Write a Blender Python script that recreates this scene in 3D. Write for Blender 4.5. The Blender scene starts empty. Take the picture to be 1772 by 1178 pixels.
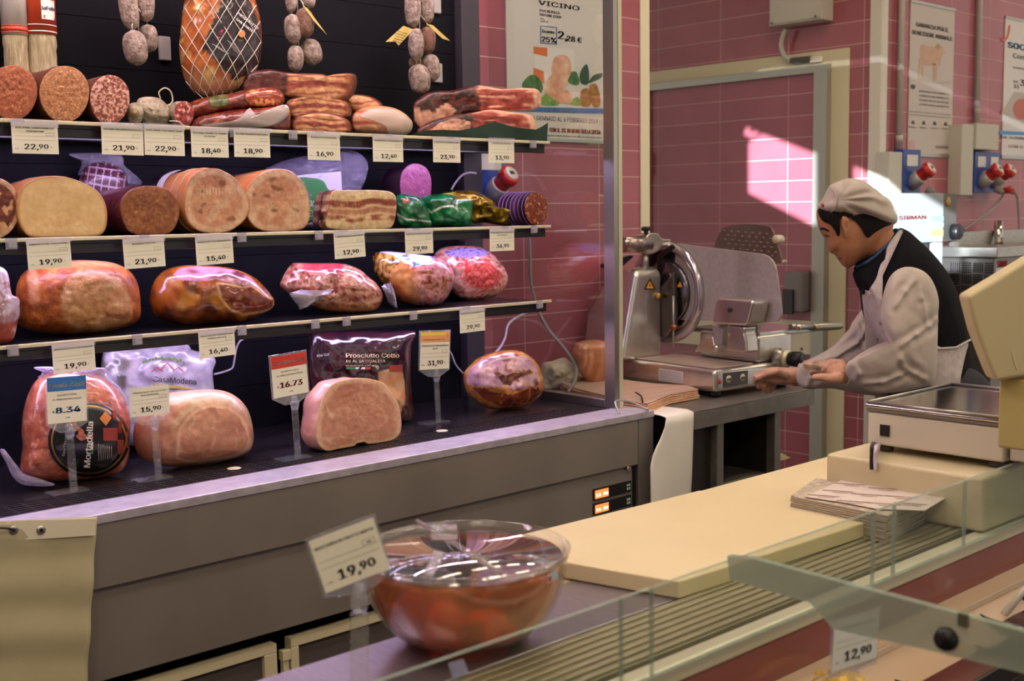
import bpy, bmesh, math, random
from mathutils import Vector, Matrix, noise
random.seed(7)
sc = bpy.context.scene
COL = sc.collection
PI = math.pi
# ------------------------------------------------------------------ camera
F = 2071.3                      # focal length in pixels of the 1772 x 1178 frame
YAW, PIT, ROL = 0.74962543, -0.10640422, -0.01439099
H = 1.5
def _rot():
    cy, sy, cp, sp = math.cos(YAW), math.sin(YAW), math.cos(PIT), math.sin(PIT)
    f = Vector((sy*cp, cy*cp, sp)); r = Vector((cy, -sy, 0)); u = r.cross(f)
    return math.cos(ROL)*r+math.sin(ROL)*u, -math.sin(ROL)*r+math.cos(ROL)*u, f
CR, CU, CF = _rot()
cam = bpy.data.cameras.new('camera'); camo = bpy.data.objects.new('camera', cam); COL.objects.link(camo)
camo.matrix_world = Matrix(((CR.x, CU.x, -CF.x, 0), (CR.y, CU.y, -CF.y, 0), (CR.z, CU.z, -CF.z, H), (0, 0, 0, 1)))
cam.sensor_width = 36; cam.lens = 36*F/1772; cam.clip_start = 0.02; cam.clip_end = 100
cam.dof.use_dof = True; cam.dof.focus_distance = 3.0; cam.dof.aperture_fstop = 5.0
sc.camera = camo
CAMP = Vector((0, 0, H))
def ray(px, py):
    return CR*((px-886)/F) + CU*(-(py-589)/F) + CF
def P(px, py, ax, v):
    d = ray(px, py); k = 'xyz'.index(ax)
    return CAMP + d*((v-CAMP[k])/d[k])
def PN(px, py, p0, n):
    d = ray(px, py); return CAMP + d*((Vector(p0)-CAMP).dot(n)/d.dot(n))
# ------------------------------------------------------------------ world, lights, exposure
sc.view_settings.view_transform = 'Standard'; sc.view_settings.look = 'None'
sc.view_settings.exposure = 0.95; sc.view_settings.gamma = 1.0; sc.view_settings.use_curve_mapping = False
w = bpy.data.worlds.new('World'); sc.world = w; w.use_nodes = True
w.node_tree.nodes['Background'].inputs[0].default_value = (1.0, 0.92, 0.82, 1)
w.node_tree.nodes['Background'].inputs[1].default_value = 0.36
SUN_DIR = Vector((0.86, 0.50, -0.145)).normalized()
sl = bpy.data.lights.new('sun', 'SUN'); sl.energy = 11.5; sl.angle = 0.004; sl.color = (0.84, 0.93, 1.0)
so = bpy.data.objects.new('sun', sl); COL.objects.link(so)
so.rotation_euler = SUN_DIR.to_track_quat('-Z', 'Y').to_euler(); so.location = (-6, -4, 5)
# ------------------------------------------------------------------ materials
def lin(c):
    return tuple((x/12.92 if x <= .04045 else ((x+.055)/1.055)**2.4) for x in c)
def hexc(h):
    h = h.lstrip('#'); return lin(tuple(int(h[i:i+2], 16)/255 for i in (0, 2, 4)))+(1,)
M = {}
def mat(name, col, rough=.5, metal=0, col2=None, nscale=20, ndet=3, bump=0, bscale=60, coat=0, trans=0, alpha=1, ior=1.45, emit=0, vcol=False, namt=.5, spec=.5, sss=0, sheen=0, stretch=None, contrast=(.35, .65), cmix=None):
    if name in M: return M[name]
    m = bpy.data.materials.new(name); m.use_nodes = True; nt = m.node_tree; b = nt.nodes['Principled BSDF']
    c = hexc(col)
    b.inputs['Roughness'].default_value = rough; b.inputs['Metallic'].default_value = metal
    b.inputs['Base Color'].default_value = c; b.inputs['IOR'].default_value = ior
    b.inputs['Specular IOR Level'].default_value = spec
    if coat: b.inputs['Coat Weight'].default_value = coat; b.inputs['Coat Roughness'].default_value = .12
    if trans: b.inputs['Transmission Weight'].default_value = trans
    if alpha < 1: b.inputs['Alpha'].default_value = alpha
    if sss: b.inputs['Subsurface Weight'].default_value = sss; b.inputs['Subsurface Radius'].default_value = (.02, .008, .005)
    if sheen: b.inputs['Sheen Weight'].default_value = sheen
    if emit: b.inputs['Emission Color'].default_value = c; b.inputs['Emission Strength'].default_value = emit
    tc = None
    if col2 or bump or vcol:
        tc = nt.nodes.new('ShaderNodeTexCoord')
        vec = tc.outputs['Object']
        if stretch:
            mp = nt.nodes.new('ShaderNodeMapping'); mp.inputs['Scale'].default_value = stretch
            nt.links.new(vec, mp.inputs[0]); vec = mp.outputs[0]
    base = None
    if vcol:
        at = nt.nodes.new('ShaderNodeAttribute'); at.attribute_name = 'Col'; base = at.outputs['Color']
    if col2:
        n = nt.nodes.new('ShaderNodeTexNoise'); n.inputs['Scale'].default_value = nscale; n.inputs['Detail'].default_value = ndet
        nt.links.new(vec, n.inputs['Vector'])
        r = nt.nodes.new('ShaderNodeMapRange'); r.inputs[1].default_value = contrast[0]; r.inputs[2].default_value = contrast[1]
        nt.links.new(n.outputs[0], r.inputs[0])
        mx = nt.nodes.new('ShaderNodeMix'); mx.data_type = 'RGBA'
        if vcol:
            mx.blend_type = 'MULTIPLY'; k = nt.nodes.new('ShaderNodeMath'); k.operation = 'MULTIPLY'; k.inputs[1].default_value = namt
            nt.links.new(r.outputs[0], k.inputs[0]); nt.links.new(k.outputs[0], mx.inputs[0]); nt.links.new(base, mx.inputs[6])
        else:
            nt.links.new(r.outputs[0], mx.inputs[0]); mx.inputs[6].default_value = c
        mx.inputs[7].default_value = hexc(col2); base = mx.outputs[2]
    if base is not None: nt.links.new(base, b.inputs['Base Color'])
    if bump:
        n = nt.nodes.new('ShaderNodeTexNoise'); n.inputs['Scale'].default_value = bscale; n.inputs['Detail'].default_value = 4
        nt.links.new(vec, n.inputs['Vector'])
        bp = nt.nodes.new('ShaderNodeBump'); bp.inputs['Strength'].default_value = bump; bp.inputs['Distance'].default_value = .01
        nt.links.new(n.outputs[0], bp.inputs['Height']); nt.links.new(bp.outputs[0], b.inputs['Normal'])
    M[name] = m; return m
def glass(name, col, rough=0.0, tint=.12, refl=1.0):
    """clear sheet: fresnel reflection over a tinted straight-through pane"""
    if name in M: return M[name]
    m = bpy.data.materials.new(name); m.use_nodes = True; nt = m.node_tree
    nt.nodes.remove(nt.nodes['Principled BSDF']); out = nt.nodes['Material Output']
    t = nt.nodes.new('ShaderNodeBsdfTransparent'); g = nt.nodes.new('ShaderNodeBsdfGlossy'); g.inputs['Roughness'].default_value = rough
    c = hexc(col); t.inputs[0].default_value = tuple(1-tint*(1-x) for x in c[:3])+(1,)
    fr = nt.nodes.new('ShaderNodeFresnel'); ge = nt.nodes.new('ShaderNodeNewGeometry')
    io = nt.nodes.new('ShaderNodeMath'); io.operation = 'MULTIPLY_ADD'; io.inputs[1].default_value = -.8333; io.inputs[2].default_value = 1.5
    nt.links.new(ge.outputs['Backfacing'], io.inputs[0]); nt.links.new(io.outputs[0], fr.inputs[0])
    k = nt.nodes.new('ShaderNodeMath'); k.operation = 'MULTIPLY'; k.inputs[1].default_value = refl; k.use_clamp = True
    mx = nt.nodes.new('ShaderNodeMixShader'); nt.links.new(fr.outputs[0], k.inputs[0]); nt.links.new(k.outputs[0], mx.inputs[0])
    nt.links.new(t.outputs[0], mx.inputs[1]); nt.links.new(g.outputs[0], mx.inputs[2]); nt.links.new(mx.outputs[0], out.inputs[0])
    M[name] = m; return m
def film(name, col='#ffffff', amt=.12, rough=.15, bscale=18, bump=.9, refl=2.2):
    """crinkled clear plastic wrap"""
    if name in M: return M[name]
    m = glass(name, '#ffffff', rough, 0.05, refl); nt = m.node_tree
    g = [n for n in nt.nodes if n.type == 'BSDF_GLOSSY'][0]
    tc = nt.nodes.new('ShaderNodeTexCoord'); n = nt.nodes.new('ShaderNodeTexNoise'); n.inputs['Scale'].default_value = bscale; n.inputs['Detail'].default_value = 3
    n.inputs['Distortion'].default_value = 1.5
    nt.links.new(tc.outputs['Object'], n.inputs['Vector']); bp = nt.nodes.new('ShaderNodeBump'); bp.inputs['Strength'].default_value = bump; bp.inputs['Distance'].default_value = .03
    nt.links.new(n.outputs[0], bp.inputs['Height']); nt.links.new(bp.outputs[0], g.inputs['Normal'])
    d = nt.nodes.new('ShaderNodeBsdfDiffuse'); d.inputs[0].default_value = hexc(col)
    mx = nt.nodes.new('ShaderNodeMixShader'); mx.inputs[0].default_value = amt
    out = nt.nodes['Material Output']; src = out.inputs[0].links[0].from_socket
    nt.links.new(src, mx.inputs[1]); nt.links.new(d.outputs[0], mx.inputs[2]); nt.links.new(mx.outputs[0], out.inputs[0])
    return m
def tiles(name, horiz, oh, ov, c1, c2, grout='#c8a39f'):
    m = bpy.data.materials.new(name); m.use_nodes = True; nt = m.node_tree; b = nt.nodes['Principled BSDF']
    g = nt.nodes.new('ShaderNodeNewGeometry'); s = nt.nodes.new('ShaderNodeSeparateXYZ'); nt.links.new(g.outputs['Position'], s.inputs[0])
    cb = nt.nodes.new('ShaderNodeCombineXYZ')
    for src, k, o in ((s.outputs[horiz], 0, oh), (s.outputs[2], 1, ov)):
        a = nt.nodes.new('ShaderNodeMath'); a.operation = 'SUBTRACT'; a.inputs[1].default_value = o; nt.links.new(src, a.inputs[0]); nt.links.new(a.outputs[0], cb.inputs[k])
    br = nt.nodes.new('ShaderNodeTexBrick'); br.offset = 0; br.squash = 1
    br.inputs['Scale'].default_value = 1; br.inputs['Brick Width'].default_value = .3935; br.inputs['Row Height'].default_value = .0992
    br.inputs['Mortar Size'].default_value = .0016; br.inputs['Mortar Smooth'].default_value = .2; br.inputs['Bias'].default_value = 0
    br.inputs['Color1'].default_value = hexc(c1); br.inputs['Color2'].default_value = hexc(c2); br.inputs['Mortar'].default_value = hexc(grout)
    nt.links.new(cb.outputs[0], br.inputs['Vector'])
    nz = nt.nodes.new('ShaderNodeTexNoise'); nz.inputs['Scale'].default_value = 5; nz.inputs['Detail'].default_value = 3; nt.links.new(g.outputs['Position'], nz.inputs['Vector'])
    mx = nt.nodes.new('ShaderNodeMix'); mx.data_type = 'RGBA'; mx.blend_type = 'MULTIPLY'; mx.inputs[0].default_value = .35
    nt.links.new(br.outputs['Color'], mx.inputs[6]); nt.links.new(nz.outputs[0], mx.inputs[7]); 
    mx2 = nt.nodes.new('ShaderNodeMix'); mx2.data_type = 'RGBA'; mx2.blend_type = 'MIX'
    nt.links.new(br.outputs['Fac'], mx2.inputs[0]); nt.links.new(mx.outputs[2], mx2.inputs[6]); mx2.inputs[7].default_value = hexc(grout)
    nt.links.new(mx2.outputs[2], b.inputs['Base Color'])
    mr = nt.nodes.new('ShaderNodeMapRange'); mr.inputs[3].default_value = .16; mr.inputs[4].default_value = .8; nt.links.new(br.outputs['Fac'], mr.inputs[0]); nt.links.new(mr.outputs[0], b.inputs['Roughness'])
    inv = nt.nodes.new('ShaderNodeMath'); inv.operation = 'MULTIPLY_ADD'; inv.inputs[1].default_value = -1; inv.inputs[2].default_value = 1; nt.links.new(br.outputs['Fac'], inv.inputs[0])
    ad = nt.nodes.new('ShaderNodeMath'); ad.operation = 'MULTIPLY_ADD'; ad.inputs[1].default_value = .35; nt.links.new(nz.outputs[0], ad.inputs[0]); nt.links.new(inv.outputs[0], ad.inputs[2])
    bp = nt.nodes.new('ShaderNodeBump'); bp.inputs['Strength'].default_value = .25; bp.inputs['Distance'].default_value = .004
    nt.links.new(ad.outputs[0], bp.inputs['Height']); nt.links.new(bp.outputs[0], b.inputs['Normal'])
    M[name] = m; return m
# ------------------------------------------------------------------ object helpers
def link(name, me, parent=None, mats=()):
    o = bpy.data.objects.new(name, me); COL.objects.link(o)
    if me is not None:
        for m in (mats if isinstance(mats, (list, tuple)) else [mats]): me.materials.append(m)
    if parent is not None:
        o.parent = parent
        o.matrix_parent_inverse = Matrix.Translation(parent.location).inverted() if True else Matrix()
    return o
def T(o, label=None, cat=None, group=None, kind=None):
    if label: o['label'] = label
    if cat: o['category'] = cat
    if group: o['group'] = group
    if kind: o['kind'] = kind
    return o
def empty(name, loc, label=None, cat=None, group=None):
    o = bpy.data.objects.new(name, None); COL.objects.link(o); o.location = loc; o.empty_display_size = .05
    return T(o, label, cat, group)
def obj(name, bm, mats, parent=None, smooth=False, bevel=0, sub=0):
    me = bpy.data.meshes.new(name)
    bmesh.ops.recalc_face_normals(bm, faces=bm.faces[:]) if len(bm.faces) else None
    if smooth is True:
        for f in bm.faces: f.smooth = True
    bm.to_mesh(me); bm.free()
    o = link(name, me, parent, mats)
    if bevel:
        md = o.modifiers.new('bevel', 'BEVEL'); md.width = bevel; md.segments = 3; md.limit_method = 'ANGLE'; md.angle_limit = .6
        for p in me.polygons: p.use_smooth = True
        o.modifiers.new('wn', 'WEIGHTED_NORMAL')
    if sub:
        md = o.modifiers.new('sub', 'SUBSURF'); md.levels = md.render_levels = sub
        for p in me.polygons: p.use_smooth = True
    return o
def nbm(): return bmesh.new()
def setmi(bm, n0, mi):
    bm.faces.ensure_lookup_table()
    for f in bm.faces[n0:]: f.material_index = mi
def box(bm, x0, x1, y0, y1, z0, z1, mi=0, mx=None):
    n0 = len(bm.faces)
    v = [bm.verts.new(p) for p in ((x0, y0, z0), (x1, y0, z0), (x1, y1, z0), (x0, y1, z0), (x0, y0, z1), (x1, y0, z1), (x1, y1, z1), (x0, y1, z1))]
    if mx is not None:
        for q in v: q.co = mx @ q.co
    for f in ((3, 2, 1, 0), (4, 5, 6, 7), (0, 1, 5, 4), (1, 2, 6, 5), (2, 3, 7, 6), (3, 0, 4, 7)): bm.faces.new([v[i] for i in f])
    setmi(bm, n0, mi); return bm
def prism(bm, pts, off, mi=0):
    """closed solid: polygon pts (Vectors) swept by vector off"""
    n0 = len(bm.faces); off = Vector(off)
    a = [bm.verts.new(p) for p in pts]; b = [bm.verts.new(Vector(p)+off) for p in pts]; n = len(pts)
    bm.faces.new(a); bm.faces.new(b[::-1])
    for i in range(n): bm.faces.new((a[i], b[i], b[(i+1) % n], a[(i+1) % n]))
    setmi(bm, n0, mi); return bm
def tube(bm, pts, r, seg=10, cap=True, mi=0, smooth=True):
    n0 = len(bm.faces); pts = [Vector(p) for p in pts]; n = len(pts)
    rs = r if isinstance(r, (list, tuple)) else [r]*n
    rings = []; prev = None
    for i, p in enumerate(pts):
        t = (pts[min(i+1, n-1)]-pts[max(i-1, 0)]).normalized()
        if prev is None:
            a = t.orthogonal().normalized()
        else:
            a = (prev - t*prev.dot(t)); a = a.normalized() if a.length > 1e-6 else t.orthogonal().normalized()
        prev = a; b = t.cross(a)
        rings.append([bm.verts.new(p+(a*math.cos(2*PI*k/seg)+b*math.sin(2*PI*k/seg))*rs[i]) for k in range(seg)])
    for i in range(n-1):
        for k in range(seg): bm.faces.new((rings[i][k], rings[i][(k+1) % seg], rings[i+1][(k+1) % seg], rings[i+1][k])).smooth = smooth
    if cap:
        bm.faces.new(rings[0][::-1]); bm.faces.new(rings[-1])
    setmi(bm, n0, mi); return bm
def curve(pts, n=8):
    """Catmull-Rom samples"""
    pts = [Vector(p) for p in pts]; out = []
    for i in range(len(pts)-1):
        p0, p1, p2, p3 = pts[max(i-1, 0)], pts[i], pts[i+1], pts[min(i+2, len(pts)-1)]
        for k in range(n):
            t = k/n; out.append(.5*((2*p1)+(p2-p0)*t+(2*p0-5*p1+4*p2-p3)*t*t+(3*p1-p0-3*p2+p3)*t**3))
    out.append(pts[-1]); return out
def cyl(bm, p0, p1, r0, r1=None, seg=24, mi=0): return tube(bm, [p0, p1], [r0, r0 if r1 is None else r1], seg, True, mi)
def lathe(bm, prof, c=(0, 0, 0), axis=None, seg=48, mi=0, cap=False):
    """prof: (r, h) pairs; axis: unit Vector"""
    n0 = len(bm.faces); ax = Vector(axis) if axis is not None else Vector((0, 0, 1)); a = ax.orthogonal().normalized(); b = ax.cross(a); c = Vector(c)
    rings = []
    for r, h in prof:
        if r < 1e-6: rings.append([bm.verts.new(c+ax*h)])
        else: rings.append([bm.verts.new(c+ax*h+(a*math.cos(2*PI*k/seg)+b*math.sin(2*PI*k/seg))*r) for k in range(seg)])
    for A, B in zip(rings, rings[1:]):
        for k in range(seg):
            k2 = (k+1) % seg
            vs = [A[k % len(A)], A[k2 % len(A)], B[k2 % len(B)], B[k % len(B)]]
            vs = list(dict.fromkeys(vs))
            if len(vs) > 2: bm.faces.new(vs).smooth = True
    setmi(bm, n0, mi); return bm
_tc = {}
def _font():
    import os
    try:
        d = bpy.utils.system_resource('DATAFILES', path='fonts')
        return bpy.data.fonts.load(os.path.join(d, 'Inter.woff2'))
    except Exception: return None
FONT = _font()
def text_bm(bm, s, origin, ux, uy, size, align='LEFT', bold=0.0, mi=0, width=None):
    """adds flat lettering; ux, uy: unit Vectors of the writing direction and up"""
    k = s
    if k not in _tc:
        cu = bpy.data.curves.new('t', 'FONT'); cu.body = s; cu.size = 1
        if FONT: cu.font = FONT
        cu.resolution_u = 3
        o = bpy.data.objects.new('t', cu); me = bpy.data.meshes.new_from_object(o)
        vs = [tuple(v.co) for v in me.vertices]; fs = [tuple(p.vertices) for p in me.polygons]
        bpy.data.objects.remove(o); bpy.data.curves.remove(cu); bpy.data.meshes.remove(me); _tc[k] = (vs, fs)
    vs, fs = _tc[k]
    if not vs: return bm
    x0 = min(v[0] for v in vs); x1 = max(v[0] for v in vs); sx = size
    if width: sx = width/(x1-x0)
    ox = {'LEFT': -x0, 'CENTER': -(x0+x1)/2, 'RIGHT': -x1}[align]
    n0 = len(bm.faces); origin = Vector(origin)
    for dx in ((0,) if bold <= 0 else (-1.6*bold, -.5*bold, .5*bold, 1.6*bold)):
        q = [bm.verts.new(origin+ux*((v[0]+ox)*sx+dx*size)+uy*(v[1]*size)) for v in vs]
        for f in fs:
            try: bm.faces.new([q[i] for i in f])
            except ValueError: pass
    setmi(bm, n0, mi); return bm
def quad(bm, o, ux, uy, x0, x1, y0, y1, mi=0):
    n0 = len(bm.faces); o = Vector(o)
    bm.faces.new([bm.verts.new(o+ux*x+uy*y) for x, y in ((x0, y0), (x1, y0), (x1, y1), (x0, y1))]); setmi(bm, n0, mi); return bm
def flatobj(name, bm, mats, parent=None):
    """lettering and prints: keeps face winding as built"""
    me = bpy.data.meshes.new(name); bm.to_mesh(me); bm.free(); return link(name, me, parent, mats)
UX, UY, UZ = Vector((1, 0, 0)), Vector((0, 1, 0)), Vector((0, 0, 1))
# common materials
STEEL = mat('brushed_steel', '#c9c5be', .3, .85, '#8d8984', 40, bump=.03, bscale=80, stretch=(1, 30, 30))
ALU = mat('satin_aluminium', '#b9b6ae', .35, 1)
WHITEP = mat('white_plastic', '#e6e0d0', .4)
BLACKP = mat('black_plastic', '#17161a', .35)
CREAM = mat('cream_painted_metal', '#d5cba8', .45)
# ================================================================== the setting
XW2 = 4.85; YW1 = 3.08; YW3 = 2.81
WT1 = tiles('wall_tiles_back', 0, 2.931, .043, '#b0626f', '#a75a67')
WT2 = tiles('wall_tiles_right', 1, 3.283, .043, '#ab5d66', '#a3565f')
WT3 = tiles('wall_tiles_far', 0, 5.1, .043, '#b86a74', '#b0636d')
def structure(name, bm, m, **k):
    return T(obj(name, bm, m, **k), kind='structure')
structure('wall_back', box(nbm(), -3.0, 3.60, YW1, YW1+.12, 0, 3.3), WT1)
structure('wall_right', box(nbm(), XW2, XW2+.12, YW3, 5.2, 0, 3.3), WT2)
structure('wall_far', box(nbm(), XW2+.121, 9.0, YW3, YW3+.12, 0, 3.3), WT3)
structure('floor', box(nbm(), -4, 9, -5, 6, -.05, 0), mat('floor_tile_grey', '#6f665c', .35, col2='#5f574f', nscale=6))
CEIL = structure('ceiling', box(nbm(), -1.99, 9, -3.2, 6, 3.3, 3.35), mat('ceiling_white', '#d8d2c4', .8))
# corner trims
bm = nbm(); box(bm, 3.555, 3.607, YW1-.008, YW1-.0005, 0, 3.3); box(bm, 3.6005, 3.607, YW1-.0005, YW1+.12, 0, 3.3)
structure('trim_1', bm, mat('cream_corner_trim', '#d9cfb0', .4), bevel=.002)
bm = nbm(); box(bm, XW2-.01, XW2-.0005, YW3-.012, YW3+.045, 0, 3.3); box(bm, XW2-.0005, XW2+.045, YW3-.012, YW3-.0005, 0, 3.3)
structure('trim_2', bm, mat('pale_corner_trim', '#cfc9ba', .35), bevel=.002)
# added unseen wall behind the camera, its holes cut to shape the sun patches
def back_to(p, X=-2.0):
    t = (X-p.x)/SUN_DIR.x; return p+SUN_DIR*t
patch = [P(1297, 250, 'x', XW2), P(1320, 234, 'x', XW2), P(1413, 269.5, 'x', XW2), P(1413, 393.5, 'x', XW2), P(1297, 335, 'x', XW2)]
hole = [back_to(p) for p in patch]
YMA = 2.55
hole3 = [back_to(p) for p in (P(1478, 288, 'x', XW2), P(1518, 307, 'x', XW2), P(1588, 331, 'y', YMA), P(1634, 360, 'y', YMA), P(1660, 372, 'y', YMA), P(1660, 470, 'y', YMA), P(1540, 450, 'y', YMA), P(1518, 380, 'x', XW2), P(1478, 350, 'x', XW2))]
patch2 = [P(1294, 222, 'x', XW2), P(1300, 226, 'x', XW2), P(1297, 231, 'x', XW2), P(1312, 230, 'x', XW2), P(1314, 234, 'x', XW2), P(1302, 242, 'x', XW2), P(1289, 235, 'x', XW2), P(1290, 230, 'x', XW2)]
hole2 = [back_to(p) for p in patch2]
bm = nbm()
def rectloop(X): return [Vector((X, -9, 0)), Vector((X, 6, 0)), Vector((X, 6, 3.3)), Vector((X, -9, 3.3))]
ed = []
for lp in (rectloop(-2.0), hole, hole2, hole3):
    vs = [bm.verts.new(p) for p in lp]
    ed += [bm.edges.new((vs[i], vs[(i+1) % len(vs)])) for i in range(len(vs))]
bmesh.ops.triangle_fill(bm, edges=ed, use_beauty=True)
structure('sun_mask_wall', bm, mat('sun_mask_grey', '#9a9084', .8))
# door in the right wall
XD = XW2-.03
D = empty('door_1', (XD, 3.65, 0)); T(D, 'tile-clad sliding cold-room door in an aluminium frame, sunlit patch on it', 'door', kind='structure')
ydl, ydr = P(1121, 300, 'x', XD).y, P(1410, 300, 'x', XD).y; zdt = P(1300, 126, 'x', XD).z
DT = tiles('door_tiles', 1, P(1246, 250, 'x', XD).y, .043, '#aa5c6a', '#a25563')
bm = nbm(); box(bm, XD, XW2-.001, ydr, ydl+.2, .24, zdt-.03); obj('door_panel', bm, DT, D)
bm = nbm(); box(bm, XD-.006, XW2-.001, ydr, ydl+.2, .0, .24); obj('kick_plate', bm, mat('kick_plate_white', '#c9c2b0', .5, col2='#b8b09c', nscale=9), D, bevel=.002)
bm = nbm(); yr2 = P(1428, 300, 'x', XD-.02).y
box(bm, XD-.02, XW2-.001, yr2-.0, ydr, 0, zdt); box(bm, XD-.02, XW2-.001, ydr, ydl+.2, zdt-.035, zdt); box(bm, XD-.02, XD-.001, ydl-.022, ydl, 0, zdt-.035)
obj('door_frame', bm, mat('door_frame_aluminium', '#a8a69c', .4, .6), D, bevel=.002)
bm = nbm(); yj = P(1437, 300, 'x', XW2-.012).y; yj2 = P(1466, 300, 'x', XW2-.012).y; zl = P(1300, 103, 'x', XW2-.012).z
box(bm, XW2-.012, XW2-.0005, yj2, yr2, 0, zl); box(bm, XW2-.014, XW2-.0005, yr2, ydl+.25, zdt+.003, zl)
obj('door_surround', bm, mat('door_surround_cream', '#cfc5a2', .45), D, bevel=.002)
bm = nbm(); zb0 = P(1400, 614, 'x', XD-.012).z; box(bm, XD-.012, XD-.0005, ydr+.001, ydl-.03, zb0, zb0+.16); br_ = obj('bumper_board', bm, mat('bumper_cream', '#d3cab0', .5), D, bevel=.003)
for px in (1387, 1240):
    c = P(px, 607, 'x', XD-.0125); bm = nbm(); lathe(bm, [(0, 0), (.008, 0), (.006, .003), (0, .004)], (XD-.0125, c.y, zb0+.025), -UX, 12); obj('rivet', bm, mat('rivet_dark', '#6b4a44', .4), br_)
bm = nbm(); yh = ydl-.005; box(bm, XD-.045, XD-.02, yh-.012, yh+.012, 1.68, 1.80); obj('handle', bm, BLACKP, D, bevel=.004)
# emissive ceiling lamps (the shop's own lighting)
LAMP = mat('lamp_diffuser', '#ffebd0', .5, emit=9.5)
for i, (x, y, lx, ly) in enumerate(((.2, 1.35, 1.5, .16), (2.3, 1.35, 1.5, .16), (4.2, 1.35, 1.2, .16), (-1.3, -.2, 1.2, .3), (1.6, -.4, 1.5, .3), (3.9, -.4, 1.5, .3), (6.6, 1.3, 1.2, .3), (3.4, 2.45, 1.0, .14))):
    r = empty('ceiling_lamp', (x, y, 3.3), 'long white ceiling lamp above the counters, out of view', 'ceiling lamp', 'ceiling lamps over the deli counter')
    bm = nbm(); box(bm, x-lx/2-.02, x+lx/2+.02, y-ly/2-.02, y+ly/2+.02, 3.262, 3.299); obj('lamp_housing', bm, WHITEP, r)
    bm = nbm(); box(bm, x-lx/2, x+lx/2, y-ly/2, y+ly/2, 3.25, 3.2615); obj('diffuser', bm, LAMP, r)
# ================================================================== refrigerated display case
S1, S2, S3, DK = 1.716, 1.457, 1.223, .889
YS, YB, XL, XR = 2.68, 3.03, -.25, 2.645
case = empty('refrigerated_display_case', (1.2, 2.7, 0), 'tall dark refrigerated display case with three shelves of cured meats', 'display case')
DARK = mat('case_dark_lining', '#131218', .6, col2='#0f0e13', nscale=8, spec=.12)
bm = nbm()
for k in range(14): box(bm, XL, 2.585, YB, YB+.02, .89+.125*k, .89+.125*k+.1235)
box(bm, XL, 2.66, YB+.0205, YB+.04, .5, 2.64)
obj('back_panel', bm, DARK, case)
bm = nbm(); box(bm, 2.59, 2.668, YB-.03, YB+.02, .889, 2.64); obj('upright', bm, mat('case_upright_grey', '#3d383f', .4), case, bevel=.002)
SHELFM = mat('shelf_black', '#1d1a1f', .3)
RAILM = mat('price_rail_edge', '#d9cfae', .3, .3)
CLIPM = film('clear_plastic', '#b7b2bd', .38, .1, 40, .2)
LEDM = mat('led_strip', '#dcc8ff', .5, emit=15)
clip_x = {S1: (1.02, 1.30, 1.55, 1.72, 1.80, 2.03, 2.25, 2.44, 2.58), S2: (.99, 1.30, 1.56, 1.79, 1.87, 2.12, 2.46, 2.58), S3: (.98, 1.27, 1.55, 1.77, 1.87, 2.10, 2.30, 2.60)}
for z in (S1, S2, S3):
    bm = nbm(); box(bm, XL, XR, YS, YB-.002, z-.014, z); box(bm, XL, XR, YS, YS+.012, z-.034, z-.0141); box(bm, XL, XR, YS+.16, YS+.2, z-.028, z-.0141)
    s = obj('shelf', bm, SHELFM, case, bevel=.0015)
    bm = nbm(); box(bm, XL, XR+.012, YS-.013, YS-.0005, z-.006, z+.0025); obj('price_rail', bm, RAILM, s, bevel=.0015)
    for x in clip_x[z]:
        bm = nbm(); box(bm, x-.012, x+.012, YS-.018, YS-.0135, z-.021, z+.003); box(bm, x-.008, x+.008, YS-.0235, YS-.0181, z-.018, z-.006); obj('rail_clip', bm, CLIPM, s)
    bm = nbm(); box(bm, XL, XR-.05, YS+.03, YS+.045, z-.030, z-.0145); obj('light_strip', bm, LEDM, s)
# canopy with its lamp, above the frame
bm = nbm(); box(bm, XL, 2.75, 2.45, YB+.03, 2.64, 2.72); cn = obj('canopy', bm, SHELFM, case)
bm = nbm(); box(bm, XL, 2.6, 2.52, 2.56, 2.615, 2.6395); obj('light_strip', bm, mat('canopy_light', '#ffe3ee', .5, emit=34), cn)
# deck, grille, steel edge, front
bm = nbm(); box(bm, XL, 2.735, 2.60, YB-.001, .86, DK); obj('deck', bm, mat('deck_black', '#221e24', .22, col2='#2c272c', nscale=14), case)
bm = nbm()
box(bm, XL, 2.735, 2.49, 2.60, .86, DK-.008)
for k in range(6): box(bm, XL, 2.735, 2.494+k*.018, 2.503+k*.018, DK-.008, DK)
for k in range(80): box(bm, XL+k*.0375, XL+k*.0375+.006, 2.494, 2.60, DK-.008, DK-.001)
obj('air_grille', bm, mat('grille_black', '#2b272c', .3), case)
bm = nbm(); box(bm, XL, 2.80, 2.368, 2.4895, .868, DK+.001); obj('edge_strip', bm, mat('edge_strip_steel', '#c9c2cc', .3, .35, col2='#b3abb8', nscale=30), case, bevel=.003)
FRONT = mat('front_panel_grey', '#8a817a', .38, .2, col2='#827972', nscale=5)
bm = nbm(); box(bm, XL, 2.728, 2.372, 2.48, .73, .868); box(bm, XL, 2.728, 2.384, 2.48, .527, .7299); fp = obj('front_panel', bm, FRONT, case, bevel=.003)
bm = nbm(); box(bm, 2.73, 2.80, 2.372, 2.48, .05, .8675); box(bm, 2.79, 2.80, 2.4805, 3.06, .05, .88); obj('end_post', bm, mat('end_post_steel', '#a09b93', .35, .7), case, bevel=.003)
bm = nbm(); box(bm, XL, 2.73, 2.50, 2.9, .0, .527); obj('plinth', bm, mat('plinth_black', '#141214', .5), case)
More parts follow.
